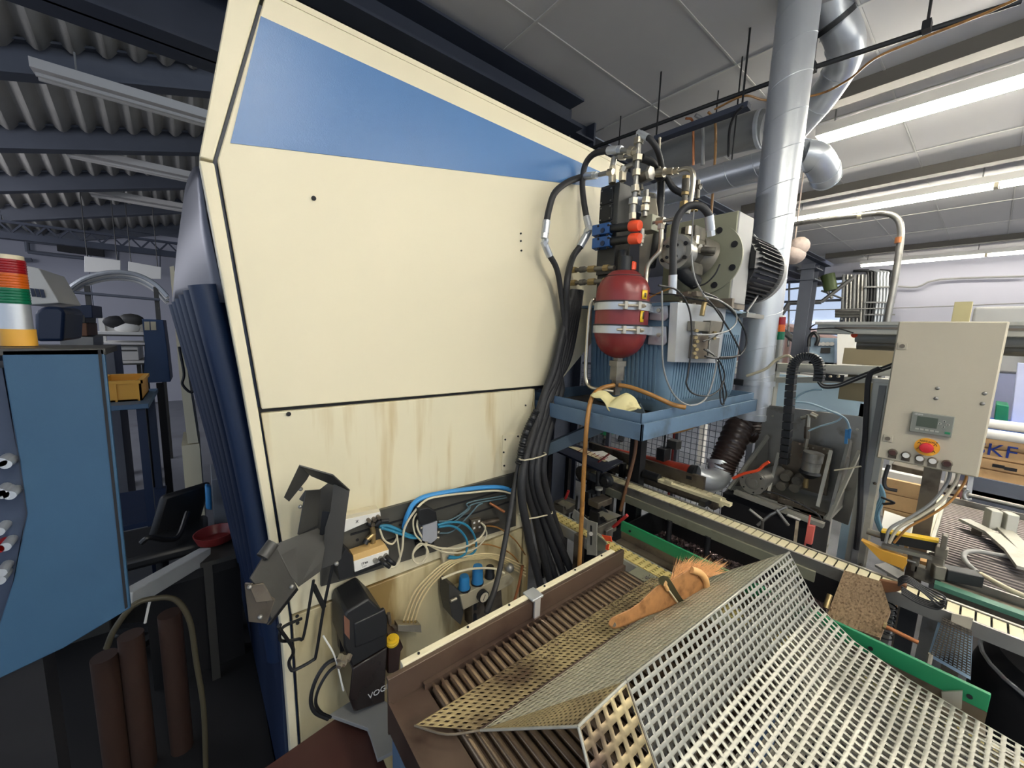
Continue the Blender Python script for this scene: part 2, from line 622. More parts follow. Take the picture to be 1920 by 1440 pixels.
# rows behind the camera that light the machine's side panel
lamp_row(1.9, -4.5, -1.3, 3.2, 'fluorescent_lamp', 'lamp row on the ceiling behind the viewer, right', 'lamp rows behind the viewer')
lamp_row(0.3, -4.5, -0.25, 3.2, 'fluorescent_lamp', 'lamp row on the ceiling behind the viewer, left', 'lamp rows behind the viewer')

def added_fill_row(x, y0, y1, z, label):  # added fill lamp out of view, brightens the left hall and its roof
    t = thing('added_fill_lamp', label, 'ceiling lamp', (x, (y0 + y1) / 2, z), 'added fill lamps over the left hall, out of view')
    MB().cyl((x, y0, z), (x, y1, z), 0.02, n=10).build('lamp_tube', mat('added_fill_tube', (255, 255, 255), .4, var=0, emit=(246, 246, 255), es=TUBE_POWER), t)
    for y in (y0 + .2, y1 - .2):
        MB().cyl((x, y, z), (x, y, 3.42), 0.006, n=6).build('hanger', 'greyp', t)
added_fill_row(-2.9, 3.0, 9.0, 2.7, 'added bare lamp row out of view, brightening the left hall')
def dead_lamp(xa, xb, y, z, label):
    t = thing('unlit_lamp', label, 'ceiling lamp', ((xa + xb) / 2, y, z), 'unlit lamps under the corrugated roof')
    MB().box((xa, y - 0.05, z + 0.03), (xb, y + 0.05, z + 0.09)).build('housing', 'tubeoff', t, smooth=False)
    for s in (-1, 1):
        MB().cyl((xa + 0.02, y + s * 0.03, z), (xb - 0.02, y + s * 0.03, z), 0.014, n=8).build('lamp_tube', 'tubeoff', t)
    for x in (xa + 0.2, xb - 0.2):
        MB().cyl((x, y, z + 0.09), (x, y, 3.42), 0.006, n=6).build('hanger', 'greyp', t)
dead_lamp(-0.75, 1.2, 4.12, 3.2, 'nearest unlit lamp batten under the corrugated roof, left of machine')
dead_lamp(-0.92, 1.2, 5.83, 3.2, 'second unlit lamp batten under the corrugated roof, middle one')
dead_lamp(-1.0, 1.2, 7.43, 3.2, 'farthest unlit lamp batten, lowest of three in picture at left')

# ---------------------------------------------------------------- GRINDING MACHINE ENCLOSURE
YF = 1.2
inner = [(0.168, 2.44), (0.052, 2.03), (0.112, 1.42), (0.143, 1.04), (0.160, 0.79), (0.166, 0.35), (0.166, 0.0)]
outer = [(0.106, 2.44), (0.021, 2.022), (0.073, 1.52), (0.117, 1.054), (0.134, 0.75), (0.141, 0.35), (0.142, 0.0)]
mach = thing('machine_enclosure', 'large cream and blue machine housing filling the middle of the picture', 'machine', (0.7, 1.9, 0))
def ixz(tab, z):
    for (xa, za), (xb, zb) in zip(tab, tab[1:]):
        if zb <= z <= za:
            return xa + (xb - xa) * (za - z) / (za - zb)
    return tab[-1][0]
g = 0.004
# upper side panel
XR = 1.62
MB().prism([(0.168 + g, YF, 2.44), (0.052 + g, YF, 2.03), (0.112 + g, YF, 1.423), (1.24, YF, 1.423), (XR, YF, 1.75), (XR, YF, 2.44)], (0, 0.02, 0)).build('side_panel', 'cream', mach, bevel=0.003)
# blue stripe, raised film on the upper panel
sp = [onY(*p, YF - 0.0015) for p in ((489, 30), (432, 268), (1160, 352), (1165, 342))]
sp[2] = V(XR - 0.01, YF - 0.0015, sp[2].z - 0.004)
sp[3] = V(XR - 0.01, YF - 0.0015, 2.375)
MB().prism(sp, (0, 0.002, 0)).build('stripe', 'stripe', mach, smooth=False)
# lower panels
MB().prism([(0.114, YF, 1.412), (0.143 + g, YF, 1.04), (0.158 + g, YF, 0.797), (1.062, YF, 0.797), (1.095, YF, 1.412)], (0, 0.02, 0)).build('lower_panel', 'creamd', mach, bevel=0.003)
MB().prism([(0.164, YF, 0.789), (0.170, YF, 0.35), (0.170, YF, 0.02), (1.05, YF, 0.02), (1.062, YF, 0.789)], (0, 0.02, 0)).build('base_panel', 'creamdd', mach, bevel=0.003)
# corner post: upper and lower length
def post(z0, z1):
    zs = [z1] + [z for (_, z) in inner if z0 < z < z1] + [z for (_, z) in outer if z0 < z < z1] + [z0]
    zs = sorted(set(zs), reverse=True)
    L = [(ixz(outer, z), YF - 0.001, z) for z in zs]
    R_ = [(ixz(inner, z) - g, YF - 0.001, z) for z in zs]
    return MB().prism(L + R_[::-1], (0, 0.05, 0))
post(2.026, 2.44).build('corner_post', 'cream', mach, bevel=0.003)
post(0.0, 2.02).build('corner_post', 'cream', mach, bevel=0.003)
# right end post of lower section
MB().prism([(1.066, YF, 0.02), (1.10, YF, 0.02), (1.115, YF, 1.20), (1.10, YF, 1.412), (1.075, YF, 1.10)], (0, 0.05, 0)).build('end_post', 'creamdd', mach, bevel=0.002)
# dark inner body behind the panels
body = [(0.125, 2.42), (0.045, 2.03), (0.10, 1.42), (0.145, 1.04), (0.155, 0.35), (0.155, 0.0), (1.07, 0.0), (1.08, 1.41), (XR - 0.01, 1.76), (XR - 0.01, 2.42)]
MB().prism([(x, YF + 0.022, z) for x, z in body], (0, 3.6, 0)).build('body', 'blued', mach, smooth=False)
MB().box((0.11, YF, 2.44), (XR, 4.8, 2.455)).build('top_cover', 'cream', mach, smooth=False)
MB().box((0.10, YF + 0.015, 1.409), (1.22, YF + 0.021, 1.426)).build('panel_gap', 'dark', mach, smooth=False)
# bowed metal hood on the operator side
pa = [(0.022, 2.02), (0.033, 1.9), (0.05, 1.73)]
def hood(u, v):
    ya, yb = YF + 0.05, 2.05
    y = ya + (yb - ya) * v
    a0 = [(0.022, 2.02), (0.030, 1.9), (0.055, 1.70)]
    a1 = [(-0.012, 2.16), (-0.052, 1.92), (-0.078, 1.72)]
    t = u * 2
    i = min(1, int(t)); w = t - i
    A = (a0[i][0] * (1 - w) + a0[i + 1][0] * w, a0[i][1] * (1 - w) + a0[i + 1][1] * w)
    B = (a1[i][0] * (1 - w) + a1[i + 1][0] * w, a1[i][1] * (1 - w) + a1[i + 1][1] * w)
    s = v ** 0.8
    return (A[0] * (1 - s) + B[0] * s, y, A[1] * (1 - s) + B[1] * s)
MB().grid(hood, 8, 10).build('hood', mat('brushed_grey_hood', (84, 86, 96), 0.4, 0.5, var=0.1), mach, solid=0.004)
# folded blue bellows on the operator side
for k in range(6):
    y = 1.31 + k * 0.135
    bul = 0.03 + 0.014 * k
    xs_ = [(0.066 - bul - 0.02, 1.745 - 0.006 * k), (0.103 - bul, 1.35), (0.133 - bul * 0.8, 1.0), (0.152 - bul * 0.5, 0.6)]
    MB().tube([(x, y, z) for x, z in xs_], 0.036, n=10, k=4).build('bellows_fold', 'blued', mach)
# lower operator-side apron
MB().prism([(0.132, YF + 0.05, 0.0), (0.132, YF + 0.05, 1.0), (0.10, 2.6, 1.0), (0.10, 2.6, 0.0)], (0.02, 0, 0)).build('side_apron', 'blued', mach, smooth=False)
# machined cover strip with small holes on the panels
for (px, py) in ((541, 776), (985, 760), (976, 438), (976, 452), (977, 470), (588, 372)):
    p = onY(px, py, YF)
    MB().cyl(p, p - V(0, 0.004, 0), 0.006 if px < 600 else 0.0035, n=10).build('screw', 'dark', mach)
# small cover plate with corner screws
pl = [onY(*p, YF - 0.001) for p in ((942, 816), (978, 811), (975, 880), (940, 882))]
cp = MB().prism(pl, (0, -0.004, 0)).build('cover_plate', 'cream', mach, smooth=False)
for (px, py) in ((947, 824), (971, 818), (969, 870), (945, 873), (944, 848), (972, 846)):
    p = onY(px, py, YF - 0.005)
    MB().cyl(p, p - V(0, 0.003, 0), 0.004, n=8).build('screw', 'dark', cp)
# grey mounting rail
rp = [onY(*p, YF - 0.001) for p in ((600, 984), (965, 885), (964, 984), (634, 1087), (600, 1096))]
rail = MB().prism(rp, (0, -0.012, 0)).build('mounting_rail', mat('grey_anodised_rail', (88, 86, 80), 0.4, 0.4, var=0.3, vs=6, dirt=(150, 142, 118), ds=4, dt=0.62, stretch=(0.6, 1, 3)), mach, smooth=False)
for z in (0.94, 1.0):
    MB().box((0.33, YF - 0.016, z), (1.0, YF - 0.013, z + 0.006)).build('groove', 'dark', rail, smooth=False)
for (px, py) in ((557, 1155), (558, 1168), (670, 1012), (742, 1000), (750, 984), (860, 965)):
    p = onY(px, py, YF - 0.013)
    MB().cyl(p, p - V(0, 0.002, 0), 0.005, n=10).build('screw', 'dark', mach)
# ================================================================ FOREGROUND ROLLER TABLE
tab = thing('roller_table', 'brown oily roller table with upturned side wall in the foreground', 'roller table', (0.67, 0.4, 0))
MB().box((0.262, 0.700, 0.79), (1.088, 0.706, 0.918)).box((0.262, 0.700, 0.916), (1.088, 0.712, 0.922)).build('side_wall', 'tray', tab, bevel=0.001)
MB().box((0.30, 0.712, 0.86), (1.05, 0.728, 0.926)).build('cream_edge_strip', 'cream', tab, bevel=0.001)
MB().box((0.262, 0.21, 0.80), (0.268, 0.700, 0.868)).build('end_wall', 'tray', tab)
MB().box((0.268, 0.21, 0.855), (0.346, 0.700, 0.860)).build('end_plate', 'tray', tab)
MB().box((0.268, 0.21, 0.805), (1.09, 0.700, 0.812)).build('drip_pan', 'tray', tab)
MB().box((0.34, 0.688, 0.84), (1.085, 0.699, 0.872)).build('bearing_rail', 'tray', tab)
nrol = 33
r0 = None
for k in range(nrol):
    x = 0.360 + k * 0.0219
    if r0 is None:
        m = MB().cyl((x, 0.225, 0.861), (x, 0.676, 0.861), 0.0088, n=12)
        m.cyl((x, 0.676, 0.861), (x, 0.690, 0.861), 0.004, n=8)
        r0 = m.build('roller', 'roller', tab)
    else:
        c = r0.copy(); COL.objects.link(c)
        c.location = r0.location + V(k * 0.0219, rnd.uniform(-.002, .002), 0)
# clamp on the side wall
m = MB().box((0.668, 0.692, 0.80 + .06), (0.69, 0.699, 0.926)).box((0.66, 0.692, 0.923), (0.70, 0.735, 0.930))
m.build('wall_clamp', 'galv', tab, bevel=0.002)
for (x, y) in ((0.29, 0.68), (1.06, 0.68), (0.29, 0.24), (1.06, 0.24)):
    MB().box((x - 0.02, y - 0.02, 0.0), (x + 0.02, y + 0.02, 0.805)).build('leg', 'blues', tab)
# small screws on the cream strip
for k in range(6):
    x = 0.34 + k * 0.13
    MB().cyl((x, 0.720, 0.925), (x, 0.720, 0.929), 0.003, n=8).build('screw', 'dark', tab)

# ---------------------------------------------------------------- perforated guard
def perf(fn, nu, nv, mu=0.22, mv=0.25, skip=None):
    m = MB()
    us = []
    for i in range(nu):
        us += [i / nu, (i + mu) / nu, (i + 1 - mu) / nu]
    us.append(1.0)
    vs = []
    for j in range(nv):
        vs += [j / nv, (j + mv) / nv, (j + 1 - mv) / nv]
    vs.append(1.0)
    w = len(us)
    pts = [fn(u, v) for v in vs for u in us]
    fs = []
    for j in range(len(vs) - 1):
        for i in range(w - 1):
            if i % 3 == 1 and j % 3 == 1:
                continue
            fs.append((j * w + i, j * w + i + 1, (j + 1) * w + i + 1, (j + 1) * w + i))
    m.add(pts, fs)
    return m
def bil(a, b, c, d):
    a, b, c, d = V(a), V(b), V(c), V(d)
    return lambda u, v: (a * (1 - u) + b * u) * (1 - v) + (d * (1 - u) + c * u) * v
A_ = V(1.300, 0.294, 1.040)
B_ = V(0.555, 0.333, 1.040)
D_ = onZ(1084, 1362, 1.0)
E_ = V(0.381, 0.532, 0.876)
T_ = V(0.283, 0.618, 0.876)
F_ = V(1.19, 0.500, 0.880)
G_ = V(1.09, 0.595, 0.876)
prof = [(0, 0), (-0.076, -0.115), (-0.163, -0.170), (-0.266, -0.199), (-0.353, -0.211), (-0.443, -0.221), (-0.62, -0.225)]
dist = [0]
for (a, b) in zip(prof, prof[1:]):
    dist.append(dist[-1] + math.hypot(b[0] - a[0], b[1] - a[1]))
def prof_at(s):
    s = s * dist[-1]
    for i in range(len(prof) - 1):
        if s <= dist[i + 1] + 1e-9:
            w = (s - dist[i]) / (dist[i + 1] - dist[i])
            return (prof[i][0] * (1 - w) + prof[i + 1][0] * w, prof[i][1] * (1 - w) + prof[i + 1][1] * w)
    return prof[-1]
guard = thing('perforated_guard', 'bent perforated sheet metal guard lying over the foreground rollers', 'metal guard', (0.9, 0.3, 0.87))
def P1(u, v, dz=0.0, dx=0.0):
    p = B_ * (1 - u) + A_ * u
    q = prof_at(v)
    return (p.x + dx, p.y + q[0], p.z + q[1] + dz)
perf(P1, 38, 38, 0.17, 0.20).build('outer_sheet', 'perfl', guard, solid=0.0016)
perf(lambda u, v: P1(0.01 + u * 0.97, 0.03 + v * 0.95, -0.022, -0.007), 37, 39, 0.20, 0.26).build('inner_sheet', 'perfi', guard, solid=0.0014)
B1 = V(0.555, 0.259, 0.922)
B2 = V(0.555, 0.150, 0.860)
D1 = V(0.435, 0.270, 0.885)
D2 = V(0.42, 0.16, 0.84)
def P2(u, v):
    a = (D_ * (1 - u) + B_ * u, D1 * (1 - u) + B1 * u, D2 * (1 - u) + B2 * u)
    t = v * 2; i = min(1, int(t)); w = t - i
    return tuple(a[i] * (1 - w) + a[i + 1] * w)
perf(P2, 6, 10, 0.22, 0.24).build('end_sheet', 'perft', guard, solid=0.0018)
perf(bil(E_, F_, A_, B_), 50, 14, 0.2, 0.2).build('slope_sheet', 'perfg', guard, solid=0.0012)
perf(lambda u, v: tuple(V(bil(E_, F_, A_, B_)(0.01 + u * 0.98, 0.02 + 0.94 * v)) + V(0.005, 0.0, -0.012)), 49, 13, 0.2, 0.2).build('slope_underlay', 'perfg', guard, solid=0.0012)
perf(bil(T_, G_, F_, E_), 62, 7, 0.25, 0.25).build('flat_sheet', 'perft', guard, solid=0.0012)
perf(bil(E_ + V(0, 0, .001), E_ * 0.97 + B_ * 0.03, B_, D_), 9, 26, 0.24, 0.26).build('end_gusset', 'perft', guard, solid=0.0012)
# rolled edges
MB().tube([E_, D_], 0.0025, k=1).tube([D_, B_], 0.0028, k=1).build('rolled_edge', 'alu', guard)
MB().tube([T_, (0.325, 0.565, 0.876), E_], 0.0022, k=4).build('lower_rolled_edge', 'steeld', guard)
MB().tube([B_, A_], 0.0034, k=1).build('ridge_weld', 'perfl', guard)
MB().tube([B_, B1, B2], 0.0022, k=1).build('bend_edge', 'steeld', guard)
MB().tube([D_, D1, D2], 0.0026, k=1).build('outer_bend_edge', 'alu', guard)
MB().tube([E_ + V(0, 0, .002), F_ + V(0, 0, .002)], 0.0022, k=1).build('fold_line', 'tray', guard)
# dirty brown chips on the flat sheet
m = MB()
for k in range(900):
    u = rnd.random() ** 0.7
    x = 0.50 + 0.62 * u
    y = 0.605 - 0.05 * rnd.random() + rnd.gauss(0, 0.008)
    s = rnd.uniform(0.0012, 0.003)
    c = V(x, y, 0.879)
    m.add([c + V(rnd.uniform(-s, s), rnd.uniform(-s, s), rnd.uniform(0, .003)) for _ in range(4)], [(0, 1, 2), (0, 2, 3), (0, 1, 3), (1, 2, 3)])
o = m.build('metal_swarf', 'tray', kind='stuff')
tag(o, 'fine brown metal swarf scattered on the oily perforated sheet', 'metal chips')

# ---------------------------------------------------------------- hand brush
def bp(px, py, off=0.0):
    t = (px - 1147) / 180.0
    return onD(px, py, 0.965 + 0.14 * t + off)
br = thing('hand_brush', 'wooden hand brush with orange bristles lying on the perforated guard', 'brush', bp(1240, 1120, 0.02))
away = ray(1240, 1110).normalized()
out = [(1140, 1166), (1141, 1174), (1149, 1180), (1162, 1178), (1190, 1166), (1215, 1155), (1240, 1146), (1282, 1127), (1300, 1118), (1327, 1100), (1322, 1084), (1308, 1070), (1292, 1066), (1262, 1085), (1232, 1098), (1212, 1116), (1198, 1130), (1180, 1142), (1160, 1151), (1146, 1158)]
MB().prism([bp(*p) for p in out], away * 0.022).build('handle', 'wood', br, bevel=0.004)
hp = bp(1151, 1171, -0.001)
ax, aa, ab = frame(away)
MB().cyl(hp, hp + away * 0.003, 0.0055, n=12).build('hang_hole', 'steeld', br)
MB().tube([bp(1296, 1068, -0.003), bp(1312, 1074, -0.006), bp(1322, 1086, -0.006), bp(1325, 1101, -0.003)], 0.0095, n=10).build('rolled_lip', 'woodl', br)
MB().prism([bp(*p, -0.002) for p in ((1268, 1092), (1298, 1077), (1304, 1092), (1276, 1112))], away * 0.003).build('stamped_label', 'wood', br)
# steel strap with hole and twisted wire
st = [(1237, 1081), (1244, 1079), (1252, 1081), (1259, 1090), (1272, 1112), (1283, 1128), (1283, 1134), (1276, 1132), (1262, 1116), (1246, 1100), (1237, 1095), (1234, 1088)]
MB().prism([bp(px, py, -0.006) for px, py in st], -away * 0.002).build('strap', mat('olive_strap', (84, 82, 62), 0.35, 0.6), br, bevel=0.0006)
MB().cyl(bp(1247, 1093, -0.0085), bp(1247, 1093, -0.0095), 0.006, n=12).build('strap_hole', 'woodl', br)
MB().tube([bp(1249, 1100, -0.011), bp(1258, 1112, -0.012), bp(1270, 1129, -0.010)], 0.0022, n=6).build('strap_pin', 'cream', br)
MB().cyl(bp(1247, 1096, -0.010), bp(1252, 1106, -0.011), 0.005, n=8).build('pin_head', 'woodl', br)
MB().sphere(bp(1266, 1137, -0.002), 0.006).sphere(bp(1281, 1133, -0.002), 0.007).build('strap_foot', 'steel', br)
m = MB()
for k in range(420):
    t = rnd.random()
    r0_ = bp(1256 + 66 * t, 1087 - 14 * t + rnd.uniform(-4, 8) + (10 * t * t), 0.004 + rnd.random() * 0.02)
    fan = rnd.gauss(0, 1.3)
    ln = rnd.uniform(0.7, 1.06)
    tx = 1256 + 66 * t + (28 + 16 * t + fan * 8) * ln
    ty = 1087 - 14 * t + (-42 + 26 * t + abs(fan) * 7 * (1 if rnd.random() < .5 else -.6)) * ln
    tip = bp(tx, ty, 0.004 + rnd.uniform(-0.012, 0.03))
    a = (tip - r0_).normalized()
    sd = a.cross(away).normalized() * 0.0013
    m.add([r0_ + sd, r0_ - sd, r0_ + away * 0.0018, tip], [(0, 1, 3), (1, 2, 3), (2, 0, 3), (0, 2, 1)])
for k in range(10):
    t = rnd.random()
    r0_ = bp(1256 + 40 * t, 1085, 0.004)
    tip = bp(1256 + 60 * t + rnd.uniform(-14, 10), 1085 - rnd.uniform(40, 62), 0.01)
    sd = V(0.0006, 0, 0)
    m.add([r0_ + sd, r0_ - sd, r0_ + away * 0.001, tip], [(0, 1, 3), (1, 2, 3), (2, 0, 3)])
m.build('bristles', 'bristle', br, smooth=False, kind='stuff')

# bolt lying below the brush
bo = thing('loose_bolt', 'small shiny bolt lying on the guard just below the brush handle', 'bolt', onZ(1231, 1172, 0.915))
p = onZ(1226, 1158, 0.925); q = onZ(1233, 1176, 0.918)
MB().cyl(p, q, 0.0028, n=10).build('shank', 'zinc', bo)
MB().hexa(q, q + (q - p).normalized() * 0.005, 0.006).build('bolt_head', 'galv', bo)
MB().cyl(q + (q - p) * 0.15, q + (q - p) * 0.2, 0.009, n=14).build('washer', 'galv', bo)

# ================================================================ YELLOW CHAIN CONVEYOR
def conveyor(name, label, x0, x1, ya, yb, z, m_link, m_side, pitch=0.030, side_h=0.06, legs=(), guide=True, group=None, cols=4):
    t = thing(name, label, 'conveyor', ((x0 + x1) / 2, (ya + yb) / 2, 0), group)
    MB().box((x0 - 0.012, ya, z - side_h), (x0 - 0.002, yb, z + (0.002 if guide else -0.004))).build('side_rail', m_side, t)
    MB().box((x1 + 0.002, ya, z - side_h), (x1 + 0.012, yb, z + (0.002 if guide else -0.004))).build('side_rail', m_side, t)
    MB().box((x0 - 0.002, ya, z - 0.03), (x1 + 0.002, yb, z - 0.012)).build('chain_bed', 'dark', t)
    n = int((yb - ya) / pitch)
    l0 = None
    for k in range(n):
        y = ya + k * pitch
        if l0 is None:
            w = (x1 - x0) / cols
            mm = MB().box((x0, y, z - 0.008), (x1, y + pitch * (0.55 if cols > 1 else 0.84), z - 0.002))
            for c in range(cols if cols > 1 else 0):
                xa = x0 + c * w
                mm.box((xa + w * 0.1, y + pitch * 0.5, z - 0.008), (xa + w * 0.62, y + pitch * 0.92, z - 0.0022))
            l0 = mm.build('chain_link', m_link, t, smooth=False)
        else:
            c = l0.copy(); COL.objects.link(c); c.location = l0.location + V(0, k * pitch, 0)
    for y in legs:
        MB().box(((x0 + x1) / 2 - 0.02, y - 0.02, 0), ((x0 + x1) / 2 + 0.02, y + 0.02, z - side_h)).build('leg', 'black', t)
    return t
conveyor('chain_conveyor', 'yellowed chain conveyor running past the end of the roller table', 1.232, 1.29, -0.45, 1.55, 0.797, 'belt', 'alu', 0.027, 0.05, (1.45, 0.3, -0.4), guide=False)
pt = thing('transfer_plate', 'grey green plate between the roller table and the yellow chain', 'plate', (1.15, 0.45, 0.0))
MB().box((1.094, 0.22, 0.797), (1.214, 0.72, 0.802)).box((1.208, 0.22, 0.76), (1.214, 0.72, 0.797)).build('plate', 'olive', pt, bevel=0.001)
for y in (0.62, 0.28):
    MB().box((1.14, y - .02, 0), (1.17, y + .02, 0.797)).build('support', 'steeld', pt)
for y in (0.66, 0.5, 0.3):
    MB().cyl((1.18, y, 0.802), (1.18, y, 0.805), 0.007, n=12).build('bolt_head', 'steel', pt)
gr = thing('green_rail', 'green painted guide rail beside the yellow chain conveyor', 'rail', (1.34, 0.4, 0))
MB().box((1.336, -0.098, 0.832), (1.346, 0.885, 0.876)).build('rail', 'green', gr, bevel=0.001)
MB().box((1.30, -0.10, 0.79), (1.336, 0.88, 0.80)).build('lower_flange', 'steeld', gr)
MB().box((1.336, -0.098, 0.78), (1.346, 0.88, 0.832)).build('web', 'steeld', gr)
for y in (0.84, 0.6, 0.35, 0.1, -0.07):
    MB().cyl((1.336, y, 0.85), (1.333, y, 0.85), 0.005, n=10).build('screw', 'dark', gr)
for y in (0.8, -0.05):
    MB().box((1.33, y - .015, 0), (1.35, y + .015, 0.78)).build('leg', 'steeld', gr)
o = MB().prism([onX(*p, 1.328) for p in ((1765, 1298), (1805, 1296), (1803, 1330), (1768, 1328))], (0.006, 0, 0)).build('rail_clip', 'alu', gr)

# ================================================================ MAIN CONVEYOR (white chain)
mc = conveyor('chain_conveyor', 'long off-white chain conveyor crossing behind the swarf bin', 1.725, 1.795, -0.85, 1.42, 0.852, 'beltw', 'steel', 0.030, 0.042, (1.39, 0.06, -0.8), cols=1)
MB().cyl((1.70, 1.42, 0.835), (1.82, 1.42, 0.835), 0.045, n=20).build('end_sprocket', 'steeld', mc)
MB().box((1.700, 0.30, 0.775), (1.712, 1.30, 0.815)).build('lower_side_rail', 'olive', mc)
for y in (0.86, 0.68):
    MB().cyl((1.70, y, 0.45), (1.70, y, 0.78), 0.013, n=10).build('support_rod', 'black', mc)
m2 = conveyor('chain_conveyor', 'short raised chain conveyor ending beside the galvanised elbow', 1.935, 1.995, 0.76, 1.62, 0.868, 'beltw', 'steeld', 0.030, 0.05, (1.4,), guide=False, cols=1)
for k in range(4):
    a = k * 0.5
    MB().box((1.935, 0.745 - 0.012 * math.sin(a) - 0.006, 0.858 - 0.022 * (1 - math.cos(a)) - 0.004), (1.995, 0.757 - 0.012 * math.sin(a), 0.864 - 0.022 * (1 - math.cos(a)))).build('chain_link', 'beltw', m2, smooth=False)
MB().cyl((1.925, 0.765, 0.835), (2.005, 0.765, 0.835), 0.026, n=18).build('end_sprocket', 'steeld', m2)
MB().box((1.998, 0.85, 0.86), (2.02, 1.62, 0.93)).build('side_guide', 'steeld', m2)
t = thing('guide_bar', 'black round guide bar with pale flat extension along the white chain', 'guide bar', (1.87, 1.0, 0.86))
MB().cyl((1.86, 1.02, 0.90), (1.86, 1.11, 0.90), 0.024, n=16).build('round_bar', 'black', t)
MB().box((1.845, 0.66, 0.885), (1.875, 1.02, 0.90)).build('flat_bar', 'beltw', t)
MB().box((1.84, 0.70, 0.90), (1.85, 0.74, 0.915)).box((1.84, 0.94, 0.90), (1.85, 0.98, 0.915)).build('clip', 'beltw', t)
MB().box((1.80, 0.75, 0.86), (1.87, 0.78, 0.886)).build('support', 'black', t)

# swarf bin between the two conveyors
t = thing('swarf_bin', 'black open bin heaped with metal swarf below the white chain conveyor', 'bin', (1.85, 0.75, 0))
BX0, BX1, BY0, BY1 = 1.42, 2.10, 0.14, 1.10
m = MB()
m.box((BX0, BY0, .15), (BX0 + .008, BY1, .60)).box((BX1 - .008, BY0, .15), (BX1, BY1, .66)).box((BX0, BY0, .15), (BX1, BY0 + .008, .60)).box((BX0, BY1 - .008, .15), (BX1, BY1, .66)).box((BX0, BY0, .15), (BX1, BY1, .158))
m.build('bin_body', 'black', t, smooth=False)
for (x, y) in ((BX0 + .03, BY0 + .03), (BX1 - .03, BY0 + .03), (BX0 + .03, BY1 - .03), (BX1 - .03, BY1 - .03)):
    MB().box((x - .015, y - .015, 0), (x + .015, y + .015, 0.15)).build('leg', 'black', t)
m = MB()
def heap(u, v):
    x = BX0 + .01 + u * (BX1 - BX0 - .02); y = BY0 + .01 + v * (BY1 - BY0 - .02)
    h = 0.50 + 0.07 * math.sin(u * 3.1) * math.sin(v * 3.1) + rnd.uniform(-0.009, 0.009)
    return (x, y, h)
m.grid(heap, 60, 130)
o = m.build('swarf_heap', 'chips', kind='stuff', smooth=False)
tag(o, 'glittering grey brown metal swarf heaped in the black bin', 'metal chips')
# ================================================================ HYDRAULIC SHELF AND TANK
sh = thing('bracket_shelf', 'blue steel bracket shelf carrying the hydraulic tank', 'shelf', (1.6, 1.0, 1.33))
SX0, SX1, SY0, SY1, SZ = 1.115, 2.13, 0.685, 1.30, 1.35
# outer angle frame
MB().box((SX0, SY0, SZ - 0.045), (SX0 + 0.008, SY1, SZ + 0.012)).build('frame_side', 'blues', sh, bevel=0.001)
MB().box((SX0, SY0, SZ - 0.045), (SX1 - .02, SY0 + 0.008, SZ + 0.012)).build('frame_front', 'blues', sh, bevel=0.001)
MB().box((SX1 - .028, SY0, SZ - 0.045), (SX1 - .02, SY1, SZ + 0.012)).build('frame_side', 'blues', sh, bevel=0.001)
MB().box((SX0, SY1 - 0.008, SZ - 0.045), (SX1 - .02, SY1, SZ + 0.012)).build('frame_back', 'blues', sh, bevel=0.001)
MB().box((SX0 + .008, SY0 + .008, SZ - .03), (SX1 - .03, SY1 - .008, SZ - .02)).build('floor_plate', 'blues', sh)
# drip tray sitting in the frame
x0, x1, y0, y1 = SX0 + 0.03, SX1, SY0 + 0.025, SY1 - 0.02
m = MB()
m.box((x0, y0, SZ - .015), (x1, y1, SZ - .01)).box((x0, y0, SZ - .01), (x0 + .004, y1, SZ + .04)).box((x1 - .004, y0, SZ - .01), (x1, y1, SZ + .04)).box((x0, y0, SZ - .01), (x1, y0 + .004, SZ + .04)).box((x0, y1 - .004, SZ - .01), (x1, y1, SZ + .04))
m.build('drip_tray', 'blues', sh, bevel=0.001)
MB().box((x0 + .006, y0 + .006, SZ - .01), (x1 - .006, y1 - .006, SZ - .008)).build('oily_bottom', 'steeld', sh)
# diagonal brace and post below
a = onY(1025, 850, 1.19); b_ = V(1.30, 0.99, SZ - 0.05)
MB().bar(onY(1012, 848, 1.16), onY(1205, 765, 0.82), 0.05, 0.045).build('brace', mat('blue_grey_brace', (74, 88, 98), 0.5, var=0.15), sh)
MB().box((1.825, 1.12, 0.0), (1.88, 1.19, SZ - .045)).build('post', 'dark', sh)
MB().box((1.885, 1.15, 0.0), (1.918, 1.20, SZ - .045)).build('post', 'dark', sh)

tk = thing('hydraulic_tank', 'blue ribbed hydraulic oil tank on the bracket shelf', 'oil tank', (1.7, 0.98, SZ))
TX0, TX1, TY0, TY1, TZ0, TZ1 = 1.375, 2.05, 0.76, 1.16, SZ + 0.0, 1.765
def rr(x0, x1, y0, y1, r, n=6):
    P = []
    for cx, cy, a0 in ((x1 - r, y1 - r, 0), (x0 + r, y1 - r, 90), (x0 + r, y0 + r, 180), (x1 - r, y0 + r, 270)):
        for i in range(n + 1):
            a = math.radians(a0 + 90 * i / n)
            P.append((cx + r * math.cos(a), cy + r * math.sin(a)))
    return P
def loft(m, L):
    n = len(L[0])
    vs = [p for l in L for p in l]
    fs = [(k * n + i, k * n + (i + 1) % n, (k + 1) * n + (i + 1) % n, (k + 1) * n + i) for k in range(len(L) - 1) for i in range(n)]
    fs += [tuple(range(n - 1, -1, -1)), tuple(range((len(L) - 1) * n, len(L) * n))]
    return m.add(vs, fs)
L = []
for z, ins in ((TZ0, 0.03), (TZ0 + .03, 0.012), (TZ0 + .06, 0.006), (TZ1, -0.004)):
    L.append([(x, y, z) for x, y in rr(TX0 + ins, TX1 - ins, TY0 + ins, TY1 - ins, 0.045)])
loft(MB(), L).build('tank_body', 'bluet', tk)
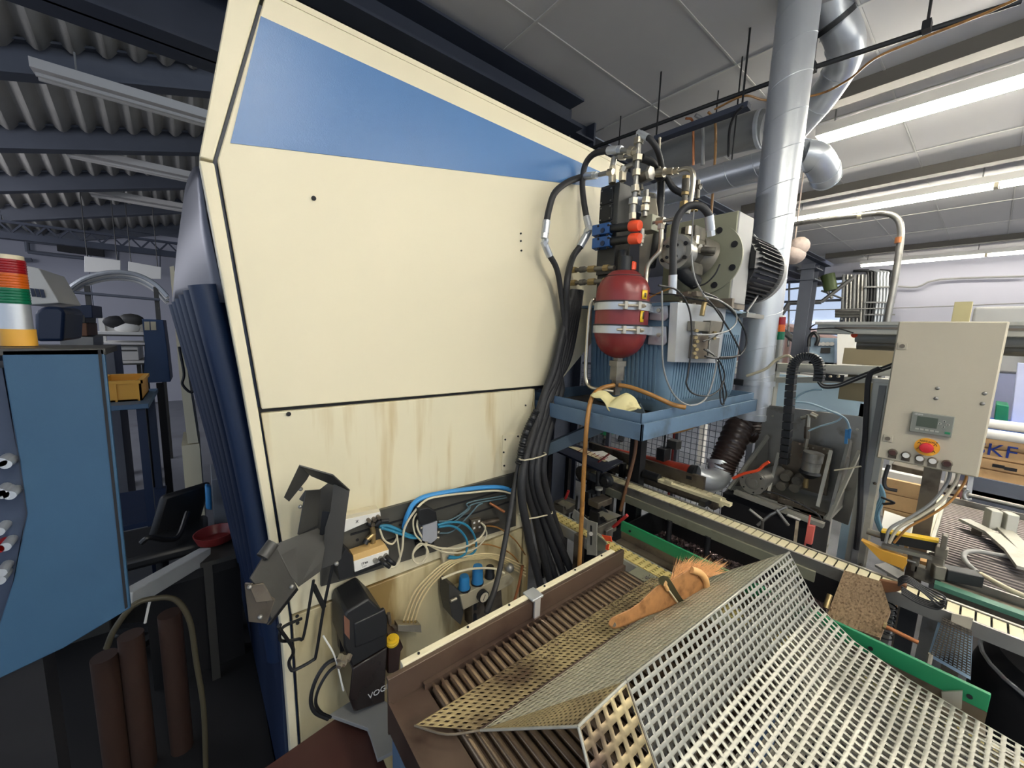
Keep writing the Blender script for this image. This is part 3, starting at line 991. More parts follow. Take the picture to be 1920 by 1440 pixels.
# ribs: pressed vertical ribs on the two visible faces
rb = None
for k in range(16):
    y = TY0 + 0.052 + k * 0.0195
    if rb is None:
        rb = MB().bar((TX0 + .010, y, TZ0 + .05), (TX0 - .003, y, 1.62), 0.010, 0.009).build('rib', 'bluet', tk)
    else:
        c = rb.copy(); COL.objects.link(c); c.location = rb.location + V(0, k * 0.0195, 0)
rb = None
for k in range(27):
    x = TX0 + 0.055 + k * 0.0212
    if rb is None:
        rb = MB().bar((x, TY0 + .010, TZ0 + .05), (x, TY0 - .003, 1.67), 0.010, 0.010).build('rib', 'bluet', tk)
    else:
        c = rb.copy(); COL.objects.link(c); c.location = rb.location + V(k * 0.0212, 0, 0)
# lid with overhanging rim
MB().box((TX0 - 0.03, TY0 - 0.03, TZ1), (TX1 + 0.04, TY1 + 0.03, TZ1 + 0.012)).build('lid', 'bluet', tk, bevel=0.002)
for k in range(7):
    x = TX0 + 0.03 + k * 0.105
    MB().hexa((x, TY0 - 0.012, TZ1 + .012), (x, TY0 - 0.012, TZ1 + .02), 0.007).build('lid_bolt', 'zinc', tk)
MB().box((1.93, TY0 - 0.05, TZ1 - 0.014), (2.14, TY0 - 0.02, TZ1 + 0.006)).build('lid_bracket', 'steel', tk)

# ---------------------------------------------------------------- red bladder accumulator
ac = thing('bladder_accumulator', 'dark red bladder accumulator strapped in front of the blue tank', 'pressure vessel', onX(1160, 700, 1.27))
ctr = onX(1165, 590, 1.27); CX, CY = ctr.x, ctr.y
zt = onX(1165, 508, 1.27).z; zb = onX(1165, 672, 1.27).z
R = 0.100
Hh = zt - zb
pr = [(0.0, 0.012), (0.004, 0.030), (0.012, 0.048), (0.028, 0.070), (0.055, 0.088), (0.085, 0.097), (0.11, R), (Hh - .095, R), (Hh - .065, 0.096), (Hh - .04, 0.084), (Hh - .026, 0.070), (Hh - .024, 0.067), (Hh - .022, 0.067), (Hh - .012, 0.058), (Hh - .004, 0.045), (Hh, 0.02)]
MB().lathe((CX, CY, zb), (0, 0, 1), pr, 40).build('vessel', 'red', ac)
MB().lathe((CX, CY, zt - .027), (0, 0, 1), [(0, 0.0705), (0.003, 0.0705)], 40).build('cap_seam', 'dark', ac)
MB().cyl((CX, CY, zt - .002), (CX, CY, zt + .05), 0.026, n=20).build('gas_valve_cap', 'black', ac)
lowz = zb
MB().lathe((CX, CY, zb - .145), (0, 0, 1), [(0, .018), (.02, .018), (.02, .026), (.045, .026), (.045, .020), (.06, .020), (.06, .030), (.115, .030), (.115, .036), (.135, .036), (.135, .02), (.15, .02)], 6).build('bottom_fitting', 'cast', ac)
for k, zc in enumerate((onX(1165, 572, 1.17).z, onX(1165, 618, 1.17).z)):
    MB().lathe((CX, CY, zc - .014), (0, 0, 1), [(0, R + .001), (0, R + .0045), (0.028, R + .0045), (0.028, R + .001)], 40).build('clamp_band', 'galv', ac)
    MB().lathe((CX, CY, zc + .014), (0, 0, 1), [(0, R + .0005), (0, R + .006), (0.006, R + .006), (0.006, R + .0005)], 40).build('rubber_liner', 'blackr', ac)
    # clamp bolt at the left front
    aL = math.radians(200)
    aL = math.atan2(-CY + 0.0, -CX) + 0.35      # towards the viewer, turned a bit
    e = V(math.cos(aL), math.sin(aL), 0); s_ = V(-e.y, e.x, 0)
    cb = V(CX, CY, zc) + e * (R + .012)
    sgn = -1
    f0 = MB()
    for q in (-.028, 0.022):
        f0.obox(cb + s_ * q, e * .010, s_ * .006, (0, 0, .014))
    f0.build('clamp_lug', 'zinc', ac, bevel=0.001)
    MB().cyl(cb + e * .004 - s_ * .055, cb + e * .004 + s_ * .045, 0.0045, n=8).build('clamp_bolt', 'zinc', ac)
    MB().hexa(cb + e * .004 + s_ * .028, cb + e * .004 + s_ * .038, 0.009).build('clamp_nut', 'zinc', ac)
    # bracket arm to the tank, right of vessel
    q = [onX(px, py, TX0 - .012) for px, py in (((1219, 566), (1252, 568), (1253, 595), (1246, 602), (1217, 600)) if k == 0 else ((1217, 612), (1249, 612), (1250, 642), (1244, 648), (1214, 646)))]
    MB().prism(q, (0.01, 0, 0)).build('bracket_plate', 'galv', ac, bevel=0.002)
    sc_ = onX(1236, 582 if k == 0 else 628, TX0 - .014)
    MB().hexa(sc_ + V(-.008, 0, 0), sc_ + V(.002, 0, 0), 0.008).build('bracket_bolt', 'zinc', ac)
    MB().obox(V((CX + TX0) / 2 + .03, CY - .06, zc), V(TX0 - CX - .06, 0, 0) / 2, V(0, .02, 0), V(0, 0, .016)).build('bracket_arm', 'galv', ac)
# warning stickers on the vessel
def sticker(px, py, w, h, m_, nm):
    P = onX(px, py, CX)
    z = P.z
    d = V(px and 1, 0, 0)
    ang0 = math.atan2(-CY, -CX)
    # angle whose direction projects at px
    best = min(((abs((lambda q: (q[0] - px))(projpx(V(CX + (R + .002) * math.cos(a), CY + (R + .002) * math.sin(a), z)))), a) for a in [ang0 + i * 0.02 for i in range(-75, 76)]))[1]
    mm = MB()
    n = 5
    mm.grid(lambda u, v: (CX + (R + .002) * math.cos(best + (u - .5) * w / R), CY + (R + .002) * math.sin(best + (u - .5) * w / R), z + (v - .5) * h), n, 1)
    return mm.build(nm, m_, ac, solid=0.0006)
def projpx(p):
    v = RM.transposed() @ (p - C0)
    return (960 + F * v.x / -v.z, 720 - F * v.y / -v.z)
sticker(1209, 553, 0.028, 0.032, 'yellow', 'warning_sticker')
sticker(1204, 594, 0.018, 0.040, 'yellow', 'warning_sticker')
sticker(1210, 554, 0.012, 0.016, 'tapeb', 'sticker_print')
sticker(1206, 592, 0.010, 0.026, 'tapeb', 'sticker_print')

# steel pipe loop left of the vessel
def P(px, py, x=None, y=None, d=None):
    if x is not None:
        return onX(px, py, x)
    if y is not None:
        return onY(px, py, y)
    return onD(px, py, d)
tag(MB().tube([P(1120, 562, x=1.22), P(1111, 563, x=1.20), P(1106, 580, x=1.20), P(1101, 640, x=1.20), P(1098, 700, x=1.20), P(1103, 722, x=1.20), P(1117, 729, x=1.20), P(1150, 734, x=1.24)], 0.0075, n=10, k=5).build('steel_pipe', 'zinc'),
    'bright steel pipe loop left of the red accumulator', 'pipe')
# amber hoses
tag(MB().tube([P(1152, 722, x=1.25), P(1128, 728, x=1.20), P(1110, 745, x=1.14), P(1101, 790, x=1.095), P(1096, 860, x=1.095), P(1091, 960, x=1.095), P(1086, 1066, x=1.09)], 0.0085, n=10).build('amber_hose', 'brownh'),
    'amber hose hanging from the accumulator foot in front of the shelf', 'hose')
tag(MB().tube([P(1160, 722, x=1.25), P(1182, 726, x=1.27), P(1220, 740, x=1.30), P(1260, 758, x=1.33), P(1285, 764, x=1.36)], 0.0085, n=10).build('amber_hose', 'brownh'),
    'amber hose lying in the shelf tray towards the tank corner', 'hose')
tag(MB().tube([P(1240, 800, y=0.9), P(1262, 810, y=0.9), P(1295, 802, y=0.88), P(1318, 788, y=0.86), P(1330, 775, y=0.86)], 0.008, n=8).build('amber_hose', 'brownh'),
    'amber hose sagging beneath the shelf before the wire mesh', 'hose')
tag(MB().tube([P(1195, 795, x=1.80), P(1190, 850, x=1.78), P(1175, 910, x=1.72), P(1163, 958, x=1.68)], 0.010, n=8).build('amber_hose', mat('dark_amber_hose', (112, 76, 48), 0.4, var=.25)),
    'darker brown hose beside the black post under the shelf', 'hose')
# rag
m = MB()
def rag(u, v):
    top = [P(1124, 738, x=1.19), P(1150, 748, x=1.20), P(1175, 744, x=1.22), P(1206, 768, x=1.24)]
    t = u * 3; i = min(2, int(t)); w = t - i
    p = top[i] * (1 - w) + top[i + 1] * w
    drop = 0.05 * math.sin(math.pi * min(1, (1 - u) * 1.25)) ** 0.8 + 0.006
    q = p + V(-0.06 * v, -0.01 * v, -drop * v ** 1.2)
    q += V(0.006 * math.sin(u * 17 + v * 3), 0.005 * math.cos(u * 13), 0.006 * math.sin(u * 11 + 4 * v))
    return tuple(q + V(0, 0, 0.010))
m.grid(rag, 26, 12)
tag(m.build('rag', 'leather', solid=0.004), 'crumpled pale yellow rag draped over the shelf edge', 'cloth')

# ---------------------------------------------------------------- valve manifold on top
vm = thing('valve_block', 'tall black valve block with blue valves and orange caps', 'valve block', (1.42, 1.08, 1.77))
VX = 1.33
def VP_(px, py, x=VX):
    return onX(px, py, x)
# block: three black plates stacked, from px 1125..1185, 340..445
fr = [onX(*p, VX) for p in ((1126, 352), (1156, 343), (1153, 506), (1121, 520))]
zt_ = onX(1140, 347, VX).z
zb_ = onX(1137, 505, VX).z
ya_ = onX(1158, 400, VX).y; yb_ = onX(1124, 400, VX).y
MB().box((VX, ya_, zb_ - .02), (VX + .10, yb_, zt_)).build('block_body', 'charc', vm, bevel=0.003)
for k in range(3):
    z1 = zt_ - 0.012 - k * 0.068
    f_ = MB().box((VX - .006, ya_ + .025, z1 - .062), (VX, yb_ - .004, z1)).build('face_plate', 'black', vm, bevel=0.001)
    for yy in (ya_ + .033, yb_ - .012):
        for zz in (z1 - .008, z1 - .054):
            MB().cyl((VX - .006, yy, zz), (VX - .009, yy, zz), 0.0032, n=8).build('screw', 'steel', f_)
# two blue proportional valves with black solenoids and orange caps
for k, (py0) in enumerate((432, 456)):
    c0 = onX(1113, py0 + 3, VX - .03); c1 = onX(1146, py0 - 3, VX - .03); c2 = onX(1184, py0 - 8, VX - .03); c3 = onX(1200, py0 - 9, VX - .03)
    v_ = MB().obox((c0 + c1) / 2, (c1 - c0) / 2 * 0.98, V(.022, .008, 0), V(0, 0, .021)).build('valve_body', mat('blue_valve_%s' % 'ab'[k], (38, 84, 142), 0.45), vm, bevel=0.003)
    for (px, py) in ((1121, py0 - 8), (1121, py0 + 10), (1140, py0 - 10), (1138, py0 + 8)):
        q = onX(px, py, VX - .055)
        MB().cyl(q + V(.012, 0, 0), q, 0.0045, n=8).build('socket_screw', 'dark', v_)
    q = onX(1129, py0, VX - .056)
    MB().cyl(q + V(.02, 0, 0), q, 0.010, n=12).build('plug', 'blued', v_)
    MB().cyl(c1, c2, 0.016, n=18).build('solenoid', 'black', vm)
    MB().lathe(c2 - (c3 - c2) * .15, c3 - c2, [(0, .018), (.004, .0205), ((c3 - c2).length * .95, .0205), ((c3 - c2).length * 1.15, .018), ((c3 - c2).length * 1.15, .012)], 20).build('orange_cap', 'orange', vm)
c = onX(1186, 500, VX - .02)
MB().lathe(c - V(0, 0, .012), (0, 0, 1), [(0, .014), (.026, .014), (.03, .01)], 18).build('orange_cap', 'orange', vm)
MB().cyl(onX(1168, 500, VX), onX(1168, 470, VX), 0.020, n=18).build('solenoid', 'black', vm)
# grey manifold plate below, down to the tank lid
MB().box((VX + .01, ya_ - .03, TZ1 + .012), (VX + .10, yb_, zb_ - .02)).build('base_block', 'charc', vm, bevel=0.002)
# green grey cross block right of block
q = onX(1210, 418, VX + .02)
MB().cbox(q + V(.03, 0, 0), 0.06, 0.055, 0.058).build('cross_block', 'olive', vm, bevel=0.002)
# cream support plate behind
MB().prism([onX(*p, VX + .13) for p in ((1206, 358), (1228, 362), (1233, 400), (1228, 470), (1204, 560), (1196, 560), (1200, 430))], (0.006, 0, 0)).build('support_plate', 'beige', vm, bevel=0.001)
MB().prism([onX(*p, VX + .04) for p in ((1194, 360), (1226, 364), (1230, 372), (1196, 368))], (0.006, 0, 0)).build('angle_plate', 'steel', vm)

# fittings: chains of hexagon nuts and tubes
def fit_chain(name, label, segs, m_='zinc', group=None, x=VX):
    t = thing(name, label, 'pipe fitting', onX(*segs[0][0][:2], x), group)
    for (a, b, kind) in segs:
        pa, pb = onX(a[0], a[1], x), onX(b[0], b[1], x)
        r = kind[1]
        if kind[0] == 'h':
            MB().hexa(pa, pb, r * 1.15).build('hex_nut', m_, t, smooth=False, bevel=0.0008)
        else:
            MB().cyl(pa, pb, r * .9, n=14).build('tube_stub', 'steel' if m_ == 'zinc' else 'cast', t)
    return t
fit_chain('fitting_column', 'vertical column of bright hydraulic fittings right of the black valve block', [
    ((1198, 249), (1198, 260), ('c', .010)), ((1198, 259), (1197, 270), ('h', .016)), ((1197, 270), (1196, 293), ('c', .011)), ((1196, 291), (1195, 302), ('h', .016)),
    ((1195, 302), (1194, 320), ('c', .010)), ((1194, 318), (1193, 330), ('h', .014)), ((1193, 330), (1192, 348), ('c', .011)), ((1191, 348), (1191, 360), ('h', .014)),
    ((1191, 360), (1188, 374), ('c', .010)), ((1188, 372), (1187, 384), ('h', .016)), ((1187, 384), (1186, 400), ('c', .014)), ((1186, 400), (1186, 412), ('h', .013))], x=VX - .03)
fit_chain('fitting_column', 'short second column of hex fittings above the grey cross block', [
    ((1213, 356), (1212, 370), ('c', .008)), ((1212, 370), (1211, 381), ('h', .014)), ((1211, 381), (1210, 385), ('c', .010)), ((1210, 385), (1209, 396), ('h', .015)), ((1209, 396), (1209, 406), ('c', .010))], x=VX + .01)
fit_chain('fitting_row', 'upper horizontal fitting where the top hose joins', [
    ((1197, 284), (1188, 284), ('h', .013)), ((1188, 284), (1180, 283), ('h', .015)), ((1180, 283), (1157, 281), ('c', .011))], x=VX - .03)
fit_chain('fitting_row', 'lower horizontal fitting with elbow above the black valve block', [
    ((1196, 292), (1172, 293), ('c', .009)), ((1172, 293), (1162, 293), ('h', .013)), ((1162, 293), (1152, 295), ('c', .009)), ((1152, 295), (1149, 312), ('c', .013)),
    ((1149, 312), (1148, 332), ('h', .012)), ((1148, 330), (1148, 344), ('h', .014))], x=VX - .01)
fit_chain('fitting_row', 'elbow fitting between the two columns over the valve block', [
    ((1188, 308), (1172, 314), ('c', .010)), ((1172, 312), (1168, 322), ('h', .014)), ((1168, 322), (1167, 340), ('h', .013)), ((1150, 322), (1140, 324), ('h', .012)), ((1140, 324), (1125, 327), ('c', .010)), ((1125, 327), (1112, 329), ('c', .009))], x=VX - .02)
fit_chain('gauge_fitting', 'oily brass coloured round fitting cluster right of fitting columns', [
    ((1192, 338), (1200, 334), ('h', .014)), ((1200, 334), (1216, 326), ('c', .020)), ((1216, 326), (1222, 324), ('h', .022)), ((1203, 346), (1204, 356), ('c', .006)), ((1198, 352), (1196, 366), ('c', .010))], 'steel', x=VX + .0)
fit_chain('fitting_row', 'hex tee fitting right of the grey cross block', [
    ((1222, 418), (1232, 416), ('c', .006)), ((1232, 416), (1246, 414), ('h', .013)), ((1246, 414), (1262, 411), ('c', .007)), ((1240, 420), (1239, 430), ('h', .012)), ((1262, 411), (1276, 410), ('c', .009))], x=VX + .03)
fit_chain('fitting_row', 'small vertical plug fitting below the grey cross block', [
    ((1204, 430), (1203, 448), ('c', .011)), ((1203, 448), (1202, 456), ('h', .009)), ((1202, 456), (1202, 462), ('c', .005))], x=VX - .01)
# brass-coloured couplings left of red vessel
for k, (py, lab) in enumerate(((507, 'upper row of oily brass couplings left of the accumulator top'), (531, 'lower row of oily brass couplings left of the accumulator top'))):
    fit_chain('coupling_row', lab, [((1070, py), (1080, py - 1), ('h', .012)), ((1080, py - 1), (1088, py - 1), ('c', .009)), ((1088, py - 1), (1096, py - 2), ('c', .014)), ((1096, py - 2), (1104, py - 2), ('c', .010)),
                                   ((1104, py - 2), (1116, py - 3), ('h', .013)), ((1116, py - 3), (1132, py - 4), ('c', .010)), ((1132, py - 4), (1142, py - 5), ('h', .012)), ((1142, py - 5), (1152, py - 5), ('c', .010))], 'brass', x=VX - .06)

# ball valve with lever
bv = thing('ball_valve', 'ball valve with upright steel lever above the valve block', 'valve', onX(1238, 325, 1.42))
MB().sphere(onX(1238, 328, 1.42), 0.024).build('valve_body', 'blackr', bv)
MB().cyl(onX(1232, 324, 1.40), onX(1246, 323, 1.40), 0.017, n=12).build('valve_body_end', 'zinc', bv)
MB().tube([onX(1238, 322, 1.39), onX(1236, 300, 1.39), onX(1237, 262, 1.39)], 0.0045, n=8).sphere(onX(1237, 260, 1.39), 0.006).build('lever', 'zinc', bv)
MB().hexa(onX(1250, 322, 1.42), onX(1262, 321, 1.42), 0.013).hexa(onX(1264, 321, 1.42), onX(1272, 320, 1.42), 0.012).build('hex_nut', 'zinc', bv, smooth=False)
tag(MB().tube([onX(1272, 320, 1.42), onX(1288, 316, 1.42), onX(1299, 324, 1.42), onX(1299, 350, 1.42), onX(1293, 385, 1.42), onX(1289, 400, 1.42)], 0.0085, n=10).build('steel_pipe', 'zinc'),
    'bent steel pipe from the ball valve down to the pump', 'pipe')
tag(MB().tube([onX(1240, 425, 1.36), onX(1239, 455, 1.36), onX(1236, 472, 1.35), onX(1222, 488, 1.34), onX(1213, 505, 1.33), onX(1209, 560, 1.32)], 0.0085, n=10).build('steel_pipe', 'zinc'),
    'steel pipe with offset bend going down behind the accumulator', 'pipe')
fit_chain('relief_valve', 'brass relief valve standing above the pump beside the bent pipe', [
    ((1287, 330), (1286, 336), ('h', .013)), ((1286, 336), (1285, 360), ('c', .015)), ((1285, 360), (1284, 366), ('h', .013)), ((1284, 366), (1283, 378), ('c', .011)), ((1283, 378), (1282, 390), ('h', .015))], 'brass', x=1.45)
fit_chain('stop_cock', 'small brass stop cock with lever right of the relief valve', [
    ((1309, 338), (1308, 372), ('c', .008)), ((1303, 352), (1314, 350), ('c', .011)), ((1305, 366), (1316, 345), ('c', .003)), ((1303, 378), (1302, 396), ('h', .012))], 'brass', x=1.47)

# ---------------------------------------------------------------- heavy black hoses with crimped ends
def hose(label, pts, r, ends=(True, True), name='hydraulic_hose', m_='blackr', grp=None, cm='galv', k=8):
    t = thing(name, label, 'hose', pts[0], grp)
    pts = [V(p) for p in pts]
    MB().tube(pts, r, n=12, k=k).build('hose_body', m_, t)
    C = catmull(pts, k)
    if ends[0]:
        a = C[0]; d = (C[1] - C[0]).normalized()
        MB().cyl(a - d * .004, a + d * r * 3.6, r * 1.18, n=14).build('crimp_sleeve', cm, t)
        MB().hexa(a - d * r * 1.8, a - d * .004, r * 1.15).build('end_nut', cm, t, smooth=False)
    if ends[1]:
        a = C[-1]; d = (C[-2] - C[-1]).normalized()
        MB().cyl(a - d * .004, a + d * r * 3.6, r * 1.18, n=14).build('crimp_sleeve', cm, t)
        MB().hexa(a - d * r * 1.8, a - d * .004, r * 1.15).build('end_nut', cm, t, smooth=False)
    return t
X3 = VX - .03
hose('upper black hydraulic hose arching left over the blue stripe', [onX(1157, 281, X3), onX(1135, 283, X3), onX(1112, 290, X3), onX(1097, 310, X3), onX(1092, 345, X3), onX(1095, 380, X3), onX(1100, 408, X3), onX(1104, 425, X3)], 0.0125)
hose('lower black hydraulic hose arching in front of the cream panel', [onX(1112, 329, X3), onX(1090, 332, X3), onY(1062, 343, 1.15), onY(1040, 362, 1.13), onY(1030, 390, 1.13), onY(1025, 415, 1.13), onY(1022, 436, 1.13)], 0.0125)
hose('black hydraulic hose leading right from the column top to the ball valve', [onX(1203, 252, X3), onX(1220, 262, X3), onX(1234, 285, 1.34), onX(1242, 318, 1.42)], 0.0105, (True, False))
hose('black hydraulic hose looping behind the valve block and downward', [onX(1203, 296, X3 + .03), onX(1222, 305, 1.38), onX(1238, 330, 1.45), onX(1239, 365, 1.48), onX(1236, 410, 1.48), onX(1230, 450, 1.46), onX(1222, 500, 1.42)], 0.0145, (False, False))
hose('black hydraulic hose sweeping from ball valve to the relief valve', [onX(1250, 332, 1.46), onX(1262, 352, 1.48), onX(1278, 362, 1.5), onX(1290, 368, 1.52)], 0.0125, (False, False))
hose('charcoal hydraulic hose looping over the pump face', [onX(1261, 540, 1.32), onX(1262, 500, 1.31), onX(1263, 450, 1.30), onX(1270, 410, 1.30), onX(1288, 388, 1.32), onX(1312, 386, 1.35), onX(1328, 402, 1.38), onX(1332, 430, 1.40)], 0.0125, (True, True))
# elbows where the two arching hoses turn round and go down
hose('black hose climbing from the cable bundle to the lower arching hose', [onY(1023, 462, 1.13), onY(1030, 478, 1.13), onY(1044, 505, 1.13), onY(1052, 550, 1.14), onY(1058, 620, 1.15), onY(1050, 680, 1.16)], 0.0115, (True, False))
hose('black hose climbing from the cable bundle to the upper arching hose', [onX(1098, 444, X3), onX(1088, 462, X3 - .02), onX(1073, 485, 1.25), onY(1063, 530, 1.12), onY(1062, 600, 1.14), onY(1056, 690, 1.15)], 0.0135, (True, False))
for (px, py, lab, x) in ((1101, 434, 'banjo elbow under the upper arching hose', X3), (1022, 452, 'banjo elbow under the lower arching hose', onY(1022, 452, 1.13).x)):
    c = onX(px, py, x)
    t = thing('banjo_elbow', lab, 'pipe fitting', c)
    m = MB(); m.tube([c + V(0, .012 * math.cos(a), .012 * math.sin(a)) for a in [i * math.pi / 4 for i in range(8)]], 0.006, n=8, k=3, closed=True)
    m.build('ring', 'galv', t)
    MB().hexa(c + V(-.012, 0, 0), c + V(.012, 0, 0), 0.007).build('bolt_head', 'galv', t)
    MB().cyl(c + V(0, 0, .010), c + V(0, 0, .03), 0.007, n=10).build('stem', 'galv', t)

# ---------------------------------------------------------------- pump, bell housing, motor
pp = thing('hydraulic_pump', 'oily hydraulic pump and electric motor with big square mounting plate', 'pump', (1.7, 0.9, TZ1 + .012))
PX = 1.66
pla = [onX(*p, PX) for p in ((1243, 405), (1381, 394), (1366, 566), (1232, 560))]
y_r, y_l = onX(1376, 480, PX).y, onX(1245, 480, PX).y
z_t = onX(1381, 395, PX).z; z_b = TZ1 + .03
MB().box((PX, y_r, z_b), (PX + .012, y_l, z_t)).build('mounting_plate', 'olive', pp, bevel=0.004)
MB().box((PX + .004, y_r - .004, z_b), (PX + .15, y_r + .012, z_t - .002)).build('side_flange', 'greyp', pp, bevel=0.004)
MB().box((PX, y_r, z_b - .02), (PX + .16, y_l, z_b)).build('foot', 'steeld', pp)
fc = onX(1325, 487, PX)
MB().cyl(fc + V(.002, 0, 0), fc - V(.008, 0, 0), 0.140, n=48).build('round_flange', 'olive', pp)
for k in range(8):
    a = math.radians(22 + 45 * k)
    q = fc + V(-.008, math.cos(a) * .116, math.sin(a) * .116)
    b5 = MB().cyl(q, q - V(.003, 0, 0), 0.0125, n=14).build('socket_screw', 'dark', pp)
for (px, py) in ((1348, 427), (1363, 475), (1338, 524)):
    q = onX(px, py, PX - .001)
    MB().cyl(q, q - V(.004, 0, 0), 0.0095, n=14).build('grommet', 'cable', pp)
    MB().cyl(q, q - V(.0055, 0, 0), 0.0045, n=10).build('hole', 'dark', pp)
# pump bodies stacked towards the viewer
c1_ = onX(1300, 475, PX - .06)
MB().cyl(fc - V(.008, 0, 0), c1_, 0.075, 0.070, n=28).build('bell_section', 'cast', pp)
c2_ = onX(1268, 468, PX - .22)
MB().cyl(c1_, c2_, 0.062, 0.058, n=24).build('pump_body', 'cast', pp, bevel=0.002)
for (px, py, s) in ((1300, 440, .05), (1296, 505, .045), (1322, 470, .03)):
    q = onX(px, py, PX - .11)
    MB().cbox(q, .09, s * 1.2, s).build('port_block', 'cast', pp, bevel=0.004)
q = onX(1256, 470, PX - .30)
MB().lathe(q + V(.10, 0, 0), (-1, 0, 0), [(0, .055), (.05, .055), (.05, .064), (.068, .064), (.068, .045), (.082, .043), (.084, .038)], 28).build('gear_pump', 'steel', pp)
for k in range(6):
    a = math.radians(30 + 60 * k)
    r_ = q + V(.03, math.cos(a) * .05, math.sin(a) * .05)
    MB().cyl(r_, r_ - V(.006, 0, 0), 0.007, n=10).build('socket_screw', 'dark', pp)
for s in (-1, 1):
    r_ = q + V(.016, s * .018, 0.0)
    for z in (-.02, .02):
        MB().cyl(r_ + V(0, 0, z), r_ + V(-.006, 0, z), 0.0055, n=10).build('socket_screw', 'dark', pp)
# suction flange below and black elbow
MB().tube([onX(1268, 500, PX - .18), onX(1290, 520, PX - .14), onX(1305, 530, PX - .10)], 0.028, n=14).build('suction_bend', 'dark', pp)
MB().cyl(onX(1306, 468, PX - .16), onX(1342, 470, PX - .14), 0.013, n=14).build('regulator', 'cast', pp)
MB().cyl(onX(1308, 466, PX - .17), onX(1313, 466, PX - .171), 0.016, n=14).build('regulator_cap', 'zinc', pp)
MB().box((PX - .02, y_l - .32, TZ1 + .012), (PX + .0, y_l - .02, TZ1 + .045)).build('base_rail', 'steeld', pp)
for k in range(4):
    q = onX(1262 + 14 * k, 440 + (k % 2) * 18, PX - .16)
    MB().hexa(q, q + V(0, 0, .03), 0.013).build('hex_fitting', 'zinc', pp, smooth=False)
for k in range(5):
    q = onX(1275 + 8 * k, 552 + (k % 2) * 5, PX - .1)
    MB().cbox(q, .05, .022, .02).build('valve_cube', 'steeld', pp, bevel=0.002)
# motor behind plate with cooling fins
mcx = fc + V(.15, -0.00, -.005)
MR = 0.150
MB().cyl(mcx, mcx + V(.30, 0, 0), MR - .016, n=36).build('motor_body', 'black', pp)
fin = None
for k in range(44):
    a = 2 * math.pi * k / 44
    e = V(0, math.cos(a), math.sin(a)); s_ = V(0, -math.sin(a), math.cos(a))
    m = MB().obox(mcx + V(.15, 0, 0) + e * (MR - .008), V(.13, 0, 0), e * .010, s_ * .0022)
    m.build('fin', 'blackr', pp, smooth=False)
MB().cyl(mcx + V(.29, 0, 0), mcx + V(.36, 0, 0), MR, MR - .01, n=36).build('fan_cover', 'greyp', pp)
MB().obox(onY(1420, 490, y_r - .02) , V(.05, 0, 0), V(0, .01, 0), V(0, 0, .035)).build('terminal_box', 'black', pp)

# ---------------------------------------------------------------- lubrication distributor plate on tank front
dp = thing('distributor_plate', 'grey metal plate with brass fittings and thin cables on tank front', 'plate', (1.6, TY0 - .03, 1.5))
YP = TY0 - .035
q4 = [onY(*p, YP) for p in ((1272, 567), (1362, 577), (1349, 681), (1266, 679))]
MB().prism(q4, (0, .006, 0)).build('plate', 'galv', dp, bevel=0.001)
MB().prism([q4[0], q4[3], q4[3] + V(0, .03, 0), q4[0] + V(0, .03, 0)], (-.003, 0, 0)).build('plate_flange', 'galv', dp)
MB().box((q4[3].x + .05, YP + .006, q4[3].z + .05), (q4[2].x - .05, TY0 + .0, q4[3].z + .09)).build('standoff', 'steel', dp)
for (px, py, w, h, m_) in ((1312, 612, 26, 20, 'cast'), (1338, 614, 20, 26, 'cast'), (1312, 650, 16, 44, 'steeld'), (1334, 652, 14, 40, 'steel')):
    a = onY(px - w / 2, py - h / 2, YP - .02); b = onY(px + w / 2, py + h / 2, YP - .02)
    MB().box((a.x, YP - .03, a.z), (b.x, YP, b.z)).build('valve_cube', m_, dp, bevel=0.002)
for (px, py) in ((1304, 620), (1302, 633), (1305, 640), (1300, 648), (1304, 655), (1300, 662), (1303, 670), (1338, 624), (1337, 634)):
    a = onY(px, py, YP - .03)
    MB().hexa(a, a + V(-.012, -.012, 0), 0.0065).build('brass_nut', 'brass', dp, smooth=False)
MB().tube([onY(1316, 592, YP - .02), onY(1320, 572, YP - .02), onY(1325, 562, YP - .02)], 0.009, n=10).build('brass_stem', 'brass', dp)

# thin cable loops
def cable(label, pts, r=0.0032, m_='blackr', name='cable', cat='cable', grp=None, n=6, k=8):
    return tag(MB().tube(pts, r, n=n, k=k).build(name, m_), label, cat, grp)
Yc = YP - .05
cable('thin black cable looping below the distributor plate', [onY(*p, Yc) for p in ((1235, 535), (1270, 545), (1292, 580), (1297, 640), (1290, 700), (1287, 720), (1300, 738), (1330, 742), (1352, 726), (1358, 700), (1345, 672), (1320, 655))])
cable('thin grey cable hanging left of the plate to the tray', [onY(*p, Yc) for p in ((1241, 545), (1242, 600), (1243, 680), (1255, 725), (1275, 752), (1300, 760), (1325, 745), (1340, 700), (1342, 672), (1325, 655))], m_='greyp')
cable('large black cable loop right of the distributor plate', [onY(*p, Yc - .01) for p in ((1318, 548), (1345, 560), (1378, 590), (1398, 625), (1396, 655), (1375, 670), (1345, 672), (1322, 668))], 0.004)
cable('second black cable loop right of the distributor plate', [onY(*p, Yc - .02) for p in ((1325, 560), (1342, 580), (1368, 620), (1388, 660), (1380, 668), (1350, 670))], 0.0036)
cable('grey cable curling over the distributor plate top', [onY(*p, Yc - .02) for p in ((1320, 555), (1352, 565), (1378, 585), (1380, 605), (1365, 620), (1335, 627), (1305, 627))], 0.003, 'greyp')
cable('small black cable arc close to the brass fittings', [onY(*p, Yc - .01) for p in ((1326, 570), (1345, 580), (1356, 598), (1352, 620), (1338, 632), (1318, 640))], 0.0028)
